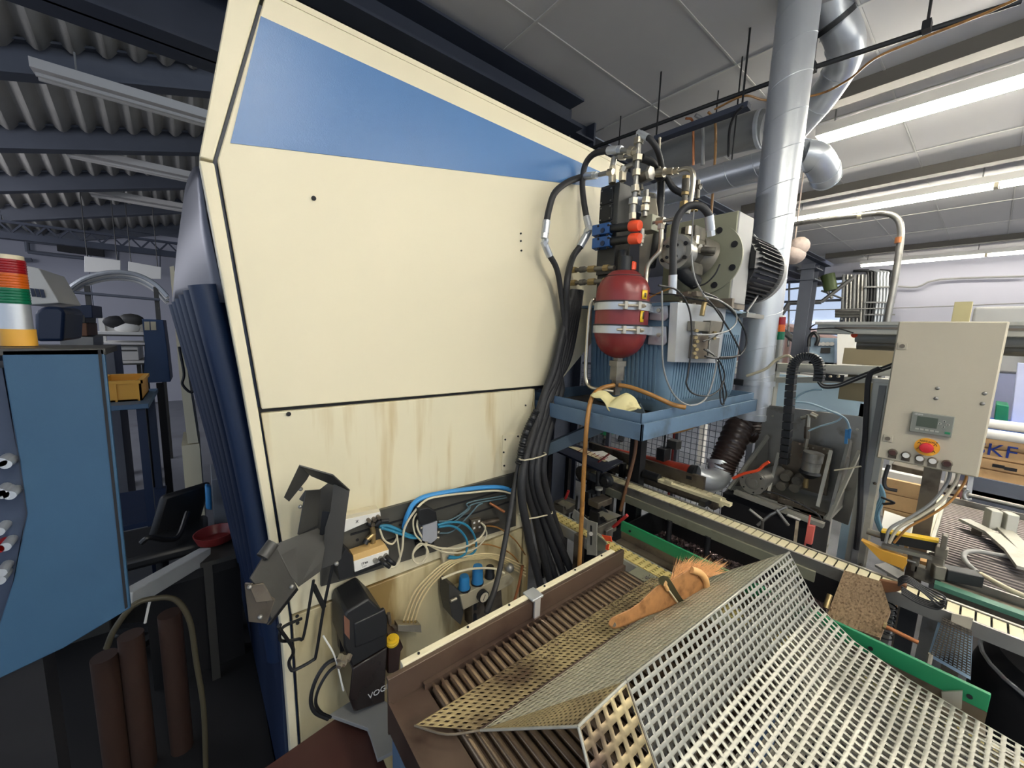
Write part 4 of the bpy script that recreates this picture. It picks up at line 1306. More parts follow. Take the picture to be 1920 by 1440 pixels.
cable('looped black cable above pump plate behind the tray corner', [onY(*p, Yc) for p in ((1346, 678), (1352, 710), (1356, 740), (1357, 758), (1352, 755), (1350, 735), (1356, 715), (1362, 740), (1356, 757))], 0.0034)
cable('grey cable running down the pump plate from the relief valve', [onX(*p, 1.40) for p in ((1301, 395), (1298, 430), (1297, 480), (1303, 520), (1318, 550), (1328, 562))], 0.003, 'greyp')
cable('black cable from the pump plate corner sweeping to the tank lid', [onX(*p, 1.45) for p in ((1350, 495), (1340, 515), (1322, 532), (1300, 538))], 0.003)
cable('cable running around the motor and down beside the duct', [onY(*p, 0.70) for p in ((1412, 440), (1432, 462), (1441, 490), (1436, 520), (1420, 555), (1400, 585))], 0.0045, 'greyp')
cable('thin dark cable between accumulator and pump', [onX(*p, 1.3) for p in ((1208, 548), (1232, 552), (1262, 552), (1300, 560), (1330, 566))], 0.003)
cable('thin brown cable looping behind accumulator bracket', [onX(*p, 1.3) for p in ((1214, 560), (1230, 552), (1246, 545), (1258, 540))], 0.003, 'brownh')
# ================================================================ THINGS ON THE MACHINE FACE
YQ = YF - 0.012
# ---- charcoal sheet-metal holder with wire loop
hd = thing('sheet_metal_holder', 'charcoal bent sheet metal holder with wire loop on left of machine', 'holder', onY(560, 1060, 1.08))
def hp_(px, py, y):
    return onY(px, py, y)
def plate(name, pts, m_='charc', th=0.004, par=None, n=None):
    P_ = [hp_(*p) for p in pts]
    nn = (P_[1] - P_[0]).cross(P_[2] - P_[0]).normalized() if n is None else V(n)
    if nn.dot(ray(pts[0][0], pts[0][1])) < 0:
        nn = -nn
    return MB().prism(P_, nn * th).build(name, m_, par or hd, bevel=0.0008)
plate('roof_flap', [(560, 874, .98), (624, 892, .98), (656, 921, 1.04), (617, 907, 1.08), (583, 893, 1.06)])
plate('hook_flap', [(560, 874, .98), (579, 893, 1.0), (575, 900, 1.02), (542, 941, 1.02), (532, 933, 1.0)])
plate('side_cheek', [(656, 921, 1.02), (650, 962, 1.02), (640, 1048, 1.04), (632, 1056, 1.04), (606, 1066, 1.04), (612, 990, 1.04), (622, 958, 1.03), (628, 908, 1.03)])
plate('back_plate', [(599, 918, 1.12), (617, 904, 1.12), (652, 921, 1.10), (648, 960, 1.10), (606, 1010, 1.12), (560, 1004, 1.12), (574, 922, 1.12)])
plate('left_cheek', [(574, 920, 1.07), (602, 918, 1.09), (596, 985, 1.10), (559, 1003, 1.07)])
plate('inner_block', [(604, 958, 1.06), (622, 960, 1.04), (612, 1000, 1.05), (598, 1008, 1.06)], 'black')
plate('tray_plate', [(516, 1020, .99), (559, 1003, 1.05), (596, 990, 1.10), (612, 1006, 1.05), (602, 1068, 1.02), (560, 1098, .99), (546, 1080, .98)])
plate('lower_flap', [(516, 1020, .99), (500, 1035, .97), (470, 1085, .93), (492, 1110, .93), (510, 1160, .93), (557, 1100, .98), (545, 1076, .985)])
plate('lower_lip', [(557, 1100, .98), (502, 1172, .93), (508, 1172, .94), (560, 1106, .99)], 'black')
MB().tube([hp_(512, 1018, .975), hp_(492, 1045, .96)], 0.014, n=14, k=1).build('roll_edge', 'charc', hd)
MB().tube([hp_(504, 1028, .965), hp_(496, 1048, .955)], 0.004, k=1).build('slot', 'dark', hd)
plate('mounting_block', [(467, 1098, .925), (494, 1094, .92), (512, 1126, .915), (480, 1130, .92)], 'steeld')
plate('mounting_plate', [(458, 1095, .95), (470, 1096, .93), (514, 1126, .93), (500, 1170, .93), (466, 1166, .95)], 'steeld')
for (px, py) in ((488, 1157), (468, 1101), (564, 917), (563, 950), (547, 1100), (631, 1057)):
    p = hp_(px, py, .92 if py > 1050 else 1.08)
    MB().sphere(p, 0.0055, 10).build('bolt_head', 'steel', hd)
MB().cyl(hp_(566, 938, 1.09), hp_(577, 922, 1.09), 0.008, n=12).build('knob', 'charc', hd)
MB().tube([hp_(625, 1055, 1.10), hp_(607, 1140, 1.12), hp_(593, 1225, 1.13), hp_(586, 1238, 1.13), hp_(553, 1256, 1.13), hp_(545, 1254, 1.13), hp_(542, 1240, 1.13), hp_(550, 1218, 1.10), hp_(524, 1178, 1.04), hp_(526, 1172, 1.04)], 0.0045, n=8, k=4).build('wire_loop', 'black', hd)
MB().tube([hp_(588, 1088, 1.08), hp_(570, 1190, 1.10), hp_(560, 1198, 1.10), hp_(530, 1202, 1.08), hp_(524, 1192, 1.06), hp_(532, 1175, 1.06), hp_(565, 1160, 1.09)], 0.004, n=8, k=4).build('wire_loop', 'black', hd)
MB().bar(hp_(588, 1098, 1.09), hp_(608, 1140, 1.11), 0.005, 0.012).build('brace', 'black', hd)

# ---- upper valve terminal (white strip) and lower white module
def wprism(pxs, y0, y1, name, m_, par, bev=0.001):
    return MB().prism([onY(px, py, y0) for px, py in pxs], (0, y1 - y0, 0)).build(name, m_, par, bevel=bev)
um = thing('terminal_strip', 'long narrow off-white terminal strip on top of the grey rail', 'terminal box', onY(690, 985, YQ))
wprism([(645, 975), (713, 960), (714, 968), (646, 998)], YQ - .03, YQ, 'housing', 'white', um)
wprism([(645, 967), (710, 953), (713, 960), (645, 975)], YQ - .028, YQ, 'top_cover', 'cable', um)
for (px, py) in ((690, 974), (700, 972), (708, 968), (697, 981)):
    a = onY(px, py, YQ - .03)
    MB().cyl(a, a - V(0, .014, 0), 0.006, n=12).build('socket', 'steeld', um)
a = onY(667, 981, YQ - .031)
text('print', 'X', 0.012, a, (1, 0, 0), (0, 0, 1), 'tapeb', um)
lm = thing('sensor_module', 'white connection module with black end box on lower left of rail', 'terminal box', onY(690, 1055, YQ))
wprism([(663, 1053), (729, 1031), (729, 1048), (665, 1073)], YQ - .052, YQ - .012, 'housing', 'white', lm)
wprism([(662, 1041), (722, 1020), (729, 1031), (663, 1053)], YQ - .050, YQ - .010, 'top_cover', mat('tan_cover', (206, 170, 110), 0.5), lm)
wprism([(648, 1030), (662, 1043), (664, 1080), (636, 1088), (632, 1060)], YQ - .060, YQ, 'end_box', 'black', lm)
wprism([(664, 1074), (729, 1049), (729, 1054), (664, 1080)], YQ - .045, YQ, 'base', 'black', lm)
for i, (px, py) in enumerate(((703, 1050), (713, 1046), (723, 1041))):
    a = onY(px, py, YQ - .052)
    MB().cyl(a, a - V(0, .010, 0), 0.0075, n=14).build('socket', 'steel', lm)
    if i:
        MB().tube([a - V(0, .008, 0), a + V(.004, -.03, -.006), a + V(.018, -.03, -.022)], 0.0065, n=10).build('plug', 'black', lm)
a = onY(678, 1060, YQ - .0535)
text('print', '|\'I\'ez', 0.011, a, (1, 0, .1), (0, 0, 1), 'tapeb', lm)
text('print', '....', 0.016, a - V(-.002, 0, .008), (1, 0, .1), (0, 0, 1), 'tapeb', lm)
bf = thing('brass_tee', 'brass hose tee with black ends between the two white modules', 'pipe fitting', onY(698, 1000, YQ - .01))
MB().tube([onY(697, 985, YQ - .02), onY(700, 1000, YQ - .02), onY(699, 1022, YQ - .02)], 0.008, n=10).build('brass_body', 'brass', bf)
MB().cyl(onY(702, 1000, YQ - .02), onY(688, 1012, YQ - .024), 0.008, n=10).build('branch', 'brass', bf)
for (a, b_) in (((688, 1012), (684, 1020)), ((690, 980), (698, 984)), ((704, 984), (714, 976))):
    MB().cyl(onY(*a, YQ - .026), onY(*b_, YQ - .030), 0.0095, n=12).build('black_nut', 'black', bf)
MB().cyl(onY(714, 977, YQ - .03), onY(728, 976, YQ - .03), 0.0065, n=10).build('black_sleeve', 'black', bf)

# ---- solenoid valve
sv = thing('solenoid_valve', 'solenoid valve with black coil and grey body on grey rail', 'valve', onY(803, 985, YQ))
wprism([(786, 956), (803, 952), (818, 960), (820, 976), (790, 986), (785, 975)], YQ - .055, YQ - .012, 'coil', 'black', sv, .002)
wprism([(793, 986), (820, 977), (820, 1010), (808, 1020), (792, 1014)], YQ - .045, YQ, 'body', mat('mid_grey_body', (150, 152, 158), 0.45), sv, .002)
for (px, py) in ((790, 990), (822, 998), (821, 1008), (800, 1014)):
    a = onY(px, py, YQ - .04)
    MB().sphere(a, 0.006, 10).build('port', 'zinc', sv)
wprism([(780, 1018), (812, 1008), (815, 1020), (786, 1030)], YQ - .02, YQ, 'foot', 'black', sv)
pb = thing('push_in_block', 'small black and brass push-in fitting block at right of rail', 'pipe fitting', onY(896, 982, YQ))
wprism([(884, 976), (902, 972), (903, 996), (886, 1000)], YQ - .02, YQ, 'block', 'steeld', pb)
for (px, py) in ((889, 980), (898, 977), (889, 990), (899, 988)):
    a = onY(px, py, YQ - .02)
    MB().cbox(a, .008, .004, .007).build('white_tag', 'white', pb)
MB().cyl(onY(903, 982, YQ - .02), onY(934, 975, YQ - .025), 0.010, n=12).build('fitting', 'steeld', pb)
tag(MB().cyl(onY(918, 943, YQ - .012), onY(946, 960, YQ - .05), 0.0055, n=10).build('brass_pin', 'copper'), 'brass coloured pin sticking out of the grey rail', 'pin')

# ---- hoses on the rail
def yc(label, pts, r, m_, y=YQ - .02, name='air_hose', cat='hose', n=8):
    return tag(MB().tube([onY(px, py, y + (rest[0] if rest else 0)) for (px, py, *rest) in pts], r, n=n, k=8).build(name, m_), label, cat)
yc('thick bright blue hose arching along the grey rail', [(757, 990, .01), (763, 968), (775, 945), (795, 932), (830, 924), (870, 918), (905, 914), (940, 914), (962, 921)], 0.0085, 'hoseb')
yc('cream cable following the thick blue hose down to the lower module', [(962, 926), (930, 920), (880, 924), (835, 929), (800, 937), (775, 962), (758, 992), (754, 1030), (744, 1058), (730, 1064), (720, 1060)], 0.004, 'cable', YQ - .032, 'cable', 'cable')
yc('teal hose pair running from brass tee to the solenoid valve', [(711, 987), (726, 986), (745, 993), (765, 1003), (785, 1008)], 0.006, 'teal')
yc('second teal hose below the first towards the solenoid valve', [(714, 990), (730, 994), (750, 1001), (770, 1008), (788, 1008)], 0.0045, 'teal', YQ - .03)
yc('outer blue hose loop right of the solenoid valve', [(820, 984), (845, 979), (870, 982), (886, 998), (893, 1020), (888, 1036), (866, 1045), (842, 1043)], 0.0045, 'teal', YQ - .03)
yc('inner blue hose loop right of the solenoid valve', [(822, 988), (845, 986), (862, 994), (874, 1010), (876, 1026), (870, 1040), (855, 1046), (840, 1046)], 0.0045, 'teal', YQ - .036)
for k, (a, b_) in enumerate((((822, 978), (948, 929)), ((823, 984), (950, 933)), ((823, 1000), (905, 944)))):
    yc(['uppermost', 'middle', 'lowest'][k] + ' of three grey teal hoses fanning out right of the solenoid valve', [a, (a[0] + 25, a[1] - 4), (a[0] + 55, a[1] - 24 - 4 * k), (880 + 8 * k, 942 + 3 * k), b_], 0.003, mat('greyteal_%d' % k, (84, 108, 116), .4), YQ - .016)
yc('off-white cable coiled below the solenoid valve', [(788, 960), (782, 985), (790, 1005), (800, 1018), (790, 1022), (776, 1035), (775, 1050), (788, 1057), (798, 1045), (800, 1028), (790, 1019), (780, 1026), (774, 1040), (780, 1054), (792, 1054), (803, 1038), (800, 1022), (830, 1028), (870, 1026), (900, 1008), (910, 990), (902, 980)], 0.0034, 'cable', YQ - .04, 'cable', 'cable')
yc('off-white cable looping wide under the rail right end', [(800, 1020), (830, 1034), (865, 1036), (895, 1026), (912, 1004), (908, 988), (905, 984)], 0.003, 'cable', YQ - .036, 'cable', 'cable')
yc('cream cable falling from coil to sensor plug', [(787, 955), (775, 975), (778, 1000), (790, 1015)], 0.003, 'cable', YQ - .036, 'cable', 'cable')
yc('cream cable loop beside the brass tee', [(712, 992), (720, 1012), (735, 1020), (744, 1008), (742, 998)], 0.003, 'cable', YQ - .03, 'cable', 'cable')
yc('cream cable dropping to black sensor plugs', [(744, 1002), (747, 1025), (750, 1048), (744, 1062)], 0.003, 'cable', YQ - .034, 'cable', 'cable')
wprism([(731, 1036), (746, 1033), (748, 1052), (738, 1056), (731, 1050)], YQ - .04, YQ - .034, 'paper_tag', mat('amber_tag', (214, 160, 80), .6), None) if False else None
# four clear tubes to the distributor block
dbk = thing('distributor_block', 'small metal distributor block fed by four cream tubes', 'distributor', onY(767, 1180, YF - .04))
wprism([(746, 1172), (789, 1172), (791, 1186), (746, 1184)], YF - .055, YF - .025, 'block', 'zinc', dbk)
for k in range(4):
    a = onY(757 + 7 * k, 1172, YF - .04)
    MB().hexa(a, a + V(.001, 0, .014), 0.0045).build('tube_nut', 'brass', dbk, smooth=False)
MB().cyl(onY(746, 1178, YF - .04), onY(728, 1177, YF - .05), 0.010, n=12).build('inlet_fitting', 'steeld', dbk)
for k in range(4):
    yc(['leftmost', 'second from left', 'third from left', 'rightmost'][k] + ' cream tube rising from the distributor block', [(757 + 7 * k, 1163), (768 + 7 * k, 1130), (785 + 9 * k, 1100 - 2 * k), (830 + 9 * k, 1058 - k), (880 + 6 * k, 1042 + 2 * k), (930, 1040 + 3 * k), (985, 1062 + 6 * k)], 0.0032, mat('clear_tube_%d' % k, (214, 196, 150), .35), YF - .045 + .004 * k, 'lubrication_tube', 'tube')
yc('pale tube arching above the blue regulator knobs', [(828, 1085), (860, 1072), (890, 1066), (925, 1066), (945, 1075)], 0.0042, 'cable', YF - .11, 'lubrication_tube', 'tube')
yc('thin brown tube arching over right end of cream base', [(905, 985), (935, 990), (965, 1012), (985, 1040)], 0.003, 'brownh', YF - .03, 'lubrication_tube', 'tube')
yc('second thin brown tube lower on the cream base', [(880, 1022), (920, 1022), (960, 1040), (985, 1075)], 0.003, 'brownh', YF - .03, 'lubrication_tube', 'tube')
tag(MB().tube([onY(980, 1060, YF - .06), onY(972, 1100, YF - .06), onY(962, 1135, YF - .06)], 0.006, n=8).build('copper_tube', 'copper'), 'short copper pipe beside the air preparation unit', 'pipe')
cb = thing('tube_clip', 'small pale elbow clip on the seam under the blue loops', 'clip', onY(838, 1046, YF - .01))
wprism([(829, 1038), (850, 1032), (853, 1046), (838, 1052), (832, 1064)], YF - .02, YF, 'clip_body', 'cable', cb)

# ---- air preparation unit
au = thing('air_preparation_unit', 'air preparation unit with two blue knobs and a round gauge', 'air regulator', onY(900, 1110, YF - .06))
ya, yb = YF - .10, YF - .03
a0, a1 = onY(862, 1112, ya), onY(945, 1075, ya)
wprism([(863, 1118), (955, 1075), (964, 1086), (958, 1096), (932, 1110), (920, 1118), (888, 1134), (869, 1144)], ya, yb, 'body', mat('oily_zinc_casting', (178, 168, 142), .4, .2, var=.15, dirt=(110, 96, 70), ds=12, dt=.6), au, .002)
def knob(px, py, r, h, m_, nm):
    c = onY(px, py, (ya + yb) / 2 - .01)
    c.z = onY(863, 1118, ya).z + .002
    MB().lathe(c, (0, 0, 1), [(0, r), (.008, r * 1.02), (.012, r * .92), (h - .012, r * .9), (h, r * .75)], 20).build(nm, m_, au)
    return c
knob(870, 1108, .022, .052, 'blue', 'blue_knob')
knob(895, 1096, .023, .070, 'blue', 'blue_knob')
knob(918, 1088, .020, .045, 'black', 'black_knob')
for (px, py, nm) in ((870, 1108, 'a'), (895, 1096, 'b')):
    c = onY(px, py, (ya + yb) / 2 - .01)
    c.z = onY(863, 1118, ya).z + .002
    MB().lathe(c - V(0, 0, .004), (0, 0, 1), [(0, .025), (.008, .025)], 20).build('knob_ring', 'black', au)
gc = onY(908, 1120, ya - .02)
MB().cyl(gc + V(0, .02, 0), gc, 0.0225, n=28).build('gauge_case', 'black', au)
MB().cyl(gc, gc - V(0, .001, 0), 0.0185, n=28).build('gauge_face', 'cable', au)
MB().bar(gc + V(-.006, -.002, -.010), gc + V(.004, -.002, .010), .0015, .001, (0, 1, 0)).build('gauge_needle', 'tapeb', au)
wprism([(842, 1096), (849, 1098), (866, 1112), (869, 1150), (864, 1172), (848, 1158), (842, 1126)], ya + .01, YF - .02, 'left_bracket', 'charc', au)
wprism([(886, 1130), (906, 1122), (914, 1160), (914, 1180), (886, 1180)], ya + .01, YF - .03, 'filter_bowl', 'steeld', au, .003)
wprism([(915, 1120), (940, 1104), (944, 1150), (918, 1175)], ya + .02, YF - .03, 'oiler_bowl', 'steeld', au, .003)
for (px, py) in ((889, 1128), (889, 1152)):
    wprism([(px, py), (px + 5, py - 1), (px + 5, py + 16), (px, py + 17)], ya + .004, ya + .01, 'sight_slot', 'dark', au)
MB().cyl(onY(845, 1127, ya + .0), onY(856, 1122, ya), 0.006, n=10).build('inlet_stub', 'zinc', au)
MB().sphere(onY(955, 1065, ya + .02), 0.02, 12).build('shut_off_valve', 'steel', au)

# ---- black lubricator pump
lp = thing('lubricator_pump', 'black central lubricator pump with yellow filler cap on the cream base', 'pump', onY(690, 1320, YF - .07))
yl = YF - .14
wprism([(649, 1148), (692, 1122), (716, 1145), (726, 1160), (727, 1212), (660, 1252), (645, 1215), (644, 1160)], yl, YF - .01, 'motor_cover', 'black', lp, .006)
wprism([(664, 1170), (722, 1142), (727, 1160), (727, 1190), (666, 1216)], yl - .004, yl + .01, 'front_cover', 'black', lp, .004)
wprism([(661, 1254), (727, 1214), (722, 1290), (722, 1316), (664, 1336), (655, 1310)], yl + .005, YF - .01, 'oil_reservoir', mat('smoky_reservoir', (44, 36, 34), 0.25, var=.2), lp, .004)
wprism([(727, 1190), (748, 1194), (757, 1214), (752, 1222), (748, 1262), (727, 1264)], yl + .03, YF - .01, 'reservoir_shoulder', mat('smoky_brown', (52, 32, 28), 0.25), lp, .004)
c = onY(736, 1204, yl + .015)
MB().lathe(c, (-.1, -.2, 1), [(0, .020), (.010, .021), (.012, .019), (.016, .018), (.016, .010), (.022, .009)], 20).build('filler_cap', 'yellow', lp)
wprism([(636, 1192), (645, 1190), (650, 1224), (638, 1222)], YF - .04, YF - .01, 'mounting_ear', 'black', lp)
wprism([(645, 1154), (656, 1164), (656, 1200), (646, 1188)], yl - .001, yl + .002, 'side_label', mat('brown_label', (110, 74, 58), .6), lp)
MB().cyl(onY(640, 1193, YF - .04), onY(640, 1193, YF - .052), 0.007, n=10).build('bolt_head', 'steel', lp)
for i in range(5):
    a = onY(640 + 8 * (i % 3), 1228 + 9 * (i // 3) + 3 * (i % 2), yl - .01)
    MB().hexa(a, a + V(-.01, -.012, -.004), 0.008).build('outlet_nut', 'zinc', lp, smooth=False)
a = onY(690, 1312, yl + .003)
text('lettering', 'VOGEL', 0.026, a, (1, 0, 0.0), (0, 0, 1), 'white', lp)
MB().cyl(onY(728, 1150, yl + .02), onY(731, 1168, yl + .02), 0.006, n=10).build('side_plug', 'steeld', lp)
yc('black cable bunch dropping left from the lubricator outlets', [(640, 1232), (612, 1245), (592, 1275), (583, 1310), (590, 1335), (615, 1348)], 0.0055, 'black', YF - .12, 'cable', 'cable')
yc('second black cable curving below the lubricator outlets', [(645, 1240), (618, 1258), (598, 1290), (592, 1318), (602, 1336), (620, 1345)], 0.0045, 'black', YF - .10, 'cable', 'cable')
tag(MB().tube([onY(606, 1192, YF - .13), onY(628, 1232, YF - .14), onY(644, 1295, YF - .15)], 0.0025, n=6).build('cable_tie', 'white'), 'long white cable tie tail beside the lubricator', 'cable tie')
# brown plate and grey feet below
o = tag(MB().prism([onZ(*p, 0.42) for p in ((470, 1470), (640, 1350), (680, 1336), (745, 1500), (600, 1560))], (0, 0, .02)).box((0.30, 0.60, 0.0), (0.36, 0.66, 0.42)).build('brown_plate', 'brownp', bevel=0.002), 'dark brown metal plate low in front of the lubricator', 'plate')
o = tag(MB().prism([onZ(*p, 0.46) for p in ((618, 1346), (690, 1300), (745, 1335), (768, 1400), (708, 1430), (690, 1372))], (0, 0, .012)).bar(onZ(700, 1360, .46), onZ(700, 1360, .46) - V(0, 0, .46), .03, .03).build('foot_bracket', 'greyp', bevel=0.001), 'pale grey bracket plate under the black lubricator', 'bracket')

# ---- thick black cable bundle
bund = []
specs = [(1012, 760, 985, 880, 1045, 1095), (1022, 760, 996, 880, 1062, 1090), (1030, 758, 1006, 890, 1078, 1085), (1018, 765, 1001, 920, 1034, 1100), (1038, 756, 1018, 870, 1055, 1020), (1006, 768, 978, 900, 1015, 1105)]
labs = ['leftmost but one', 'central', 'right-hand', 'rear central', 'rightmost upper', 'leftmost']
for k, (ax_, ay_, bx_, by_, cx_, cy_) in enumerate(specs):
    y = 1.10 - 0.018 * (k % 3)
    tp = [onY(1088 - 2.5 * k, 545, 1.165 + .0 * k), onY(1080 - 4 * k, 600, 1.155), onY(1062 - 4 * k, 680, 1.14)] if True else []
    # above the shelf: between tank and panel
    pts = tp + [onY(ax_ + 14, ay_ - 26, 1.14), onY(ax_, ay_ + 20, 1.13), onY(bx_, by_, y), onY((bx_ + cx_) / 2 - 6, (by_ + cy_) / 2, y), onY(cx_, cy_, y)]
    tag(MB().tube(pts, 0.0165, n=12, k=8).build('bundle_hose', 'blackr'), 'thick black hose of the bundle at right machine edge, ' + labs[k], 'hose', None)
m = MB()
C_ = catmull([onY(1006, 770, 1.10), onY(985, 815, 1.09), onY(972, 870, 1.09)], 12)
tag(MB().tube(C_, 0.0135, n=10, k=2, rs=lambda t: 0.0135 + 0.0022 * math.sin(t * 130)).build('ribbed_conduit', 'black'), 'ribbed black conduit at the left of the hose bundle', 'conduit')
tag(MB().tube([onY(975, 862, 1.10), onY(966, 905, 1.09), onY(948, 1010, 1.03), onY(932, 1090, 0.97), onY(912, 1150, .93)], 0.010, n=10).build('black_hose', 'blackr'), 'single black hose slanting down in front of cream base', 'hose')
for (px, py, w) in ((1004, 858, 40), (1012, 968, 48)):
    a = onY(px - w / 2, py + 5, 1.055); b_ = onY(px + w / 2, py - 6, 1.055)
    tag(MB().tube([a + V(0, .05, 0), a, b_, b_ + V(0, .05, 0)], 0.0028, n=6, k=3).build('cable_tie', 'cable'), 'pale cable tie round the black hose bundle, ' + ('upper' if py < 900 else 'lower'), 'cable tie')
# ================================================================ SPIRAL DUCT
def spiral(mb, p0, p1, r, pitch, wr=0.0022):
    p0, p1 = V(p0), V(p1)
    L_ = (p1 - p0).length
    ax, a, b_ = frame(p1 - p0)
    n = int(L_ / pitch * 20)
    pts = []
    for i in range(n + 1):
        t = i / n
        w = 2 * math.pi * t * L_ / pitch
        pts.append(p0 + ax * (L_ * t) + (a * math.cos(w) + b_ * math.sin(w)) * (r + .0004))
    mb.tube(pts, wr, n=5, k=1)
DX, DY = 2.45, 0.823
DR = 0.093
t = thing('spiral_duct', 'tall vertical galvanised spiral duct right of the hydraulic motor', 'duct', (DX, DY, 1.2))
MB().cyl((DX, DY, 1.20), (DX, DY, 3.4), DR, n=40).build('duct_pipe', 'galv', t)
m = MB(); spiral(m, (DX, DY, 1.21), (DX, DY, 3.39), DR, 0.17); m.build('spiral_seam', 'galv', t)
z = onX(1412, 716, DX).z
MB().lathe((DX, DY, z - .014), (0, 0, 1), [(0, DR + .001), (0, DR + .008), (.028, DR + .008), (.028, DR + .001)], 36).build('clamp_band', 'galv', t)
MB().obox(onX(1385, 716, DX - .09) , V(.03, .01, 0), V(0, .025, 0), V(0, 0, .016)).build('clamp_lug', 'black', t, bevel=0.003)
MB().obox(V(DX - .01, DY + .14, z), V(.02, 0, 0), V(0, .06, 0), V(0, 0, .010)).build('clamp_arm', 'zinc', t)
MB().lathe((DX, DY, 1.205), (0, 0, 1), [(0, DR + .004), (.03, DR + .004), (.032, DR)], 36).build('bottom_collar', 'galv', t)
# flexible brown-black hose and elbow
t = thing('flexible_duct', 'dark brown ribbed flexible duct below the spiral duct', 'duct hose', onX(1375, 840, 2.25))
pts = [V(DX, DY, 1.215), V(DX, DY, 1.13), onX(1388, 800, 2.40), onX(1368, 842, 2.30), onX(1356, 868, 2.26), onX(1350, 885, 2.25)]
C_ = catmull(pts, 30)
MB().tube(C_, .08, n=28, k=1, rs=lambda t_: 0.078 - 0.010 * t_ + 0.0032 * math.sin(t_ * 2 * math.pi * 24)).build('ribbed_hose', mat('dark_brown_ribbed', (52, 40, 36), 0.3, var=.15), t)
t = thing('duct_elbow', 'galvanised elbow joining flexible duct and orange-red pipe', 'duct elbow', onX(1330, 905, 2.2))
e_end = onX(1300, 893, 2.02)
e_pts = [onX(1350, 868, 2.25), onX(1349, 888, 2.23), onX(1338, 900, 2.17), onX(1320, 900, 2.10), onX(1300, 892, 2.05)]
MB().tube(e_pts, .062, n=26, k=8).build('elbow', 'galv', t)
ax, aa, ab = frame(e_pts[0] - e_pts[1])
MB().lathe(e_pts[0] - ax * .01, ax, [(0, .064), (0, .070), (.02, .070), (.02, .064)], 30).build('collar', 'galv', t)
t = thing('orange_red_pipe', 'orange-red painted pipe slanting behind the black post', 'pipe', onX(1250, 880, 2.0))
p0, p1 = onX(1303, 892, 2.055), onX(1196, 866, 2.055)
ax = (p1 - p0).normalized()
MB().cyl(p0, p0 + ax * 0.62, .052, n=30).build('pipe_body', 'tubeo', t)
MB().cyl(p0 - ax * .01, p0 + ax * .02, .058, n=30).build('end_band', 'black', t)
q = onX(1238, 862, 1.99)
MB().cbox(q + V(.03, 0, .03), .07, .05, .07).build('sensor_clamp', 'black', t, bevel=.003)
MB().cyl(q + V(.03, 0, .05), q + V(.03, 0, .20), .006, n=8).build('clamp_rod', 'black', t)
MB().cbox(q + V(.10, -.02, .08), .06, .06, .05).build('sensor_box', 'charc', t, bevel=.003)

# overhead ducts ------------------------------------------------
t = thing('overhead_duct', 'spiral duct coming down from top right and bending behind vertical duct', 'duct', (3.0, 0.8, 3.0))
up = [onX(1535, -40, 2.62), onX(1560, 20, 2.74), onX(1585, 80, 2.84), onX(1578, 125, 2.96), onX(1540, 185, 3.06), onX(1500, 232, 3.14), onX(1450, 290, 3.25)]
MB().tube(up, .085, n=30, k=10).build('duct_pipe', 'galv', t)
for (i, f_) in ((0, .5), (1, .0), (1, .5), (2, .1), (3, .2), (4, .2), (5, .3)):
    p = up[i].lerp(up[i + 1], f_)
    ax = (up[i + 1] - up[i]).normalized()
    MB().lathe(p, ax, [(0, .0855), (0, .0885), (.006, .0885), (.006, .0855)], 30).build('seam_ring', 'galv', t)
p = onX(1560, 38, 2.735); ax = (up[2] - up[0]).normalized()
MB().lathe(p, ax, [(0, .087), (0, .097), (.025, .097), (.025, .087)], 30).build('hanger_ring', 'black', t)
MB().cyl(p + V(0, -.05, .05), V(p.x, p.y - .05, 3.42), .006, n=8).build('hanger_rod', 'black', t)
t = thing('overhead_duct', 'horizontal galvanised duct leading left under the ceiling to the machine', 'duct', (2.8, 1.4, 2.6))
h0, h1 = onX(1440, 308, 2.72), onX(1225, 352, 3.2)
p_a = V(2.74, 0.92, 2.62); p_b = V(2.74, 2.4, 2.62)
p_a = onX(1470, 300, 2.74); p_b = onX(1225, 358, 2.74)
zz = p_a.z
p_b = V(2.74, p_b.y, zz)
MB().cyl((2.74, p_a.y - .1, zz), (2.74, p_b.y + .9, zz), .085, n=30).build('duct_pipe', 'galv', t)
m = MB(); spiral(m, (2.74, p_a.y - .1, zz), (2.74, p_b.y + .9, zz), .085, .16); m.build('spiral_seam', 'galv', t)
el = [V(2.74, p_a.y - .1, zz), V(2.745, p_a.y - .19, zz + .0), V(2.80, p_a.y - .27, zz - .03), V(2.90, p_a.y - .31, zz - .07)]
el = [V(2.74, p_a.y - .08, zz), onX(1500, 290, 2.76), onX(1528, 296, 2.82), onX(1545, 320, 2.98), onX(1548, 332, 3.08)]
MB().tube(el, .078, n=28, k=8).build('elbow', 'galv', t)
for i in range(1, 5):
    ax = (el[i] - el[i - 1]).normalized()
    MB().lathe(el[i] - ax * .01, ax, [(0, .078), (0, .0815), (.006, .0815), (.006, .078)], 28).build('seam_ring', 'galv', t)
for y in (1.2, 2.1):
    MB().cyl((2.74, y, zz + .08), (2.74, y, 3.42), .005, n=6).build('hanger_rod', 'black', t)
t = thing('overhead_duct', 'dull grey wide duct above and behind the horizontal galvanised one', 'duct', (3.2, 1.6, 2.9))
MB().tube([onX(1440, 240, 3.0), onX(1408, 246, 3.0), onX(1330, 268, 3.02), onX(1268, 290, 3.04), onX(1200, 320, 3.1)], .115, n=28, k=6).build('duct_pipe', 'greyp', t)
q = onX(1424, 244, 2.98)
MB().lathe(q, (0, -1, 0), [(0, .117), (0, .121), (.02, .121), (.02, .117)], 28).build('end_collar', 'galv', t)
MB().cyl((q.x, q.y + .3, q.z + .1), (q.x, q.y + .3, 3.42), .005, n=6).build('hanger_rod', 'black', t)
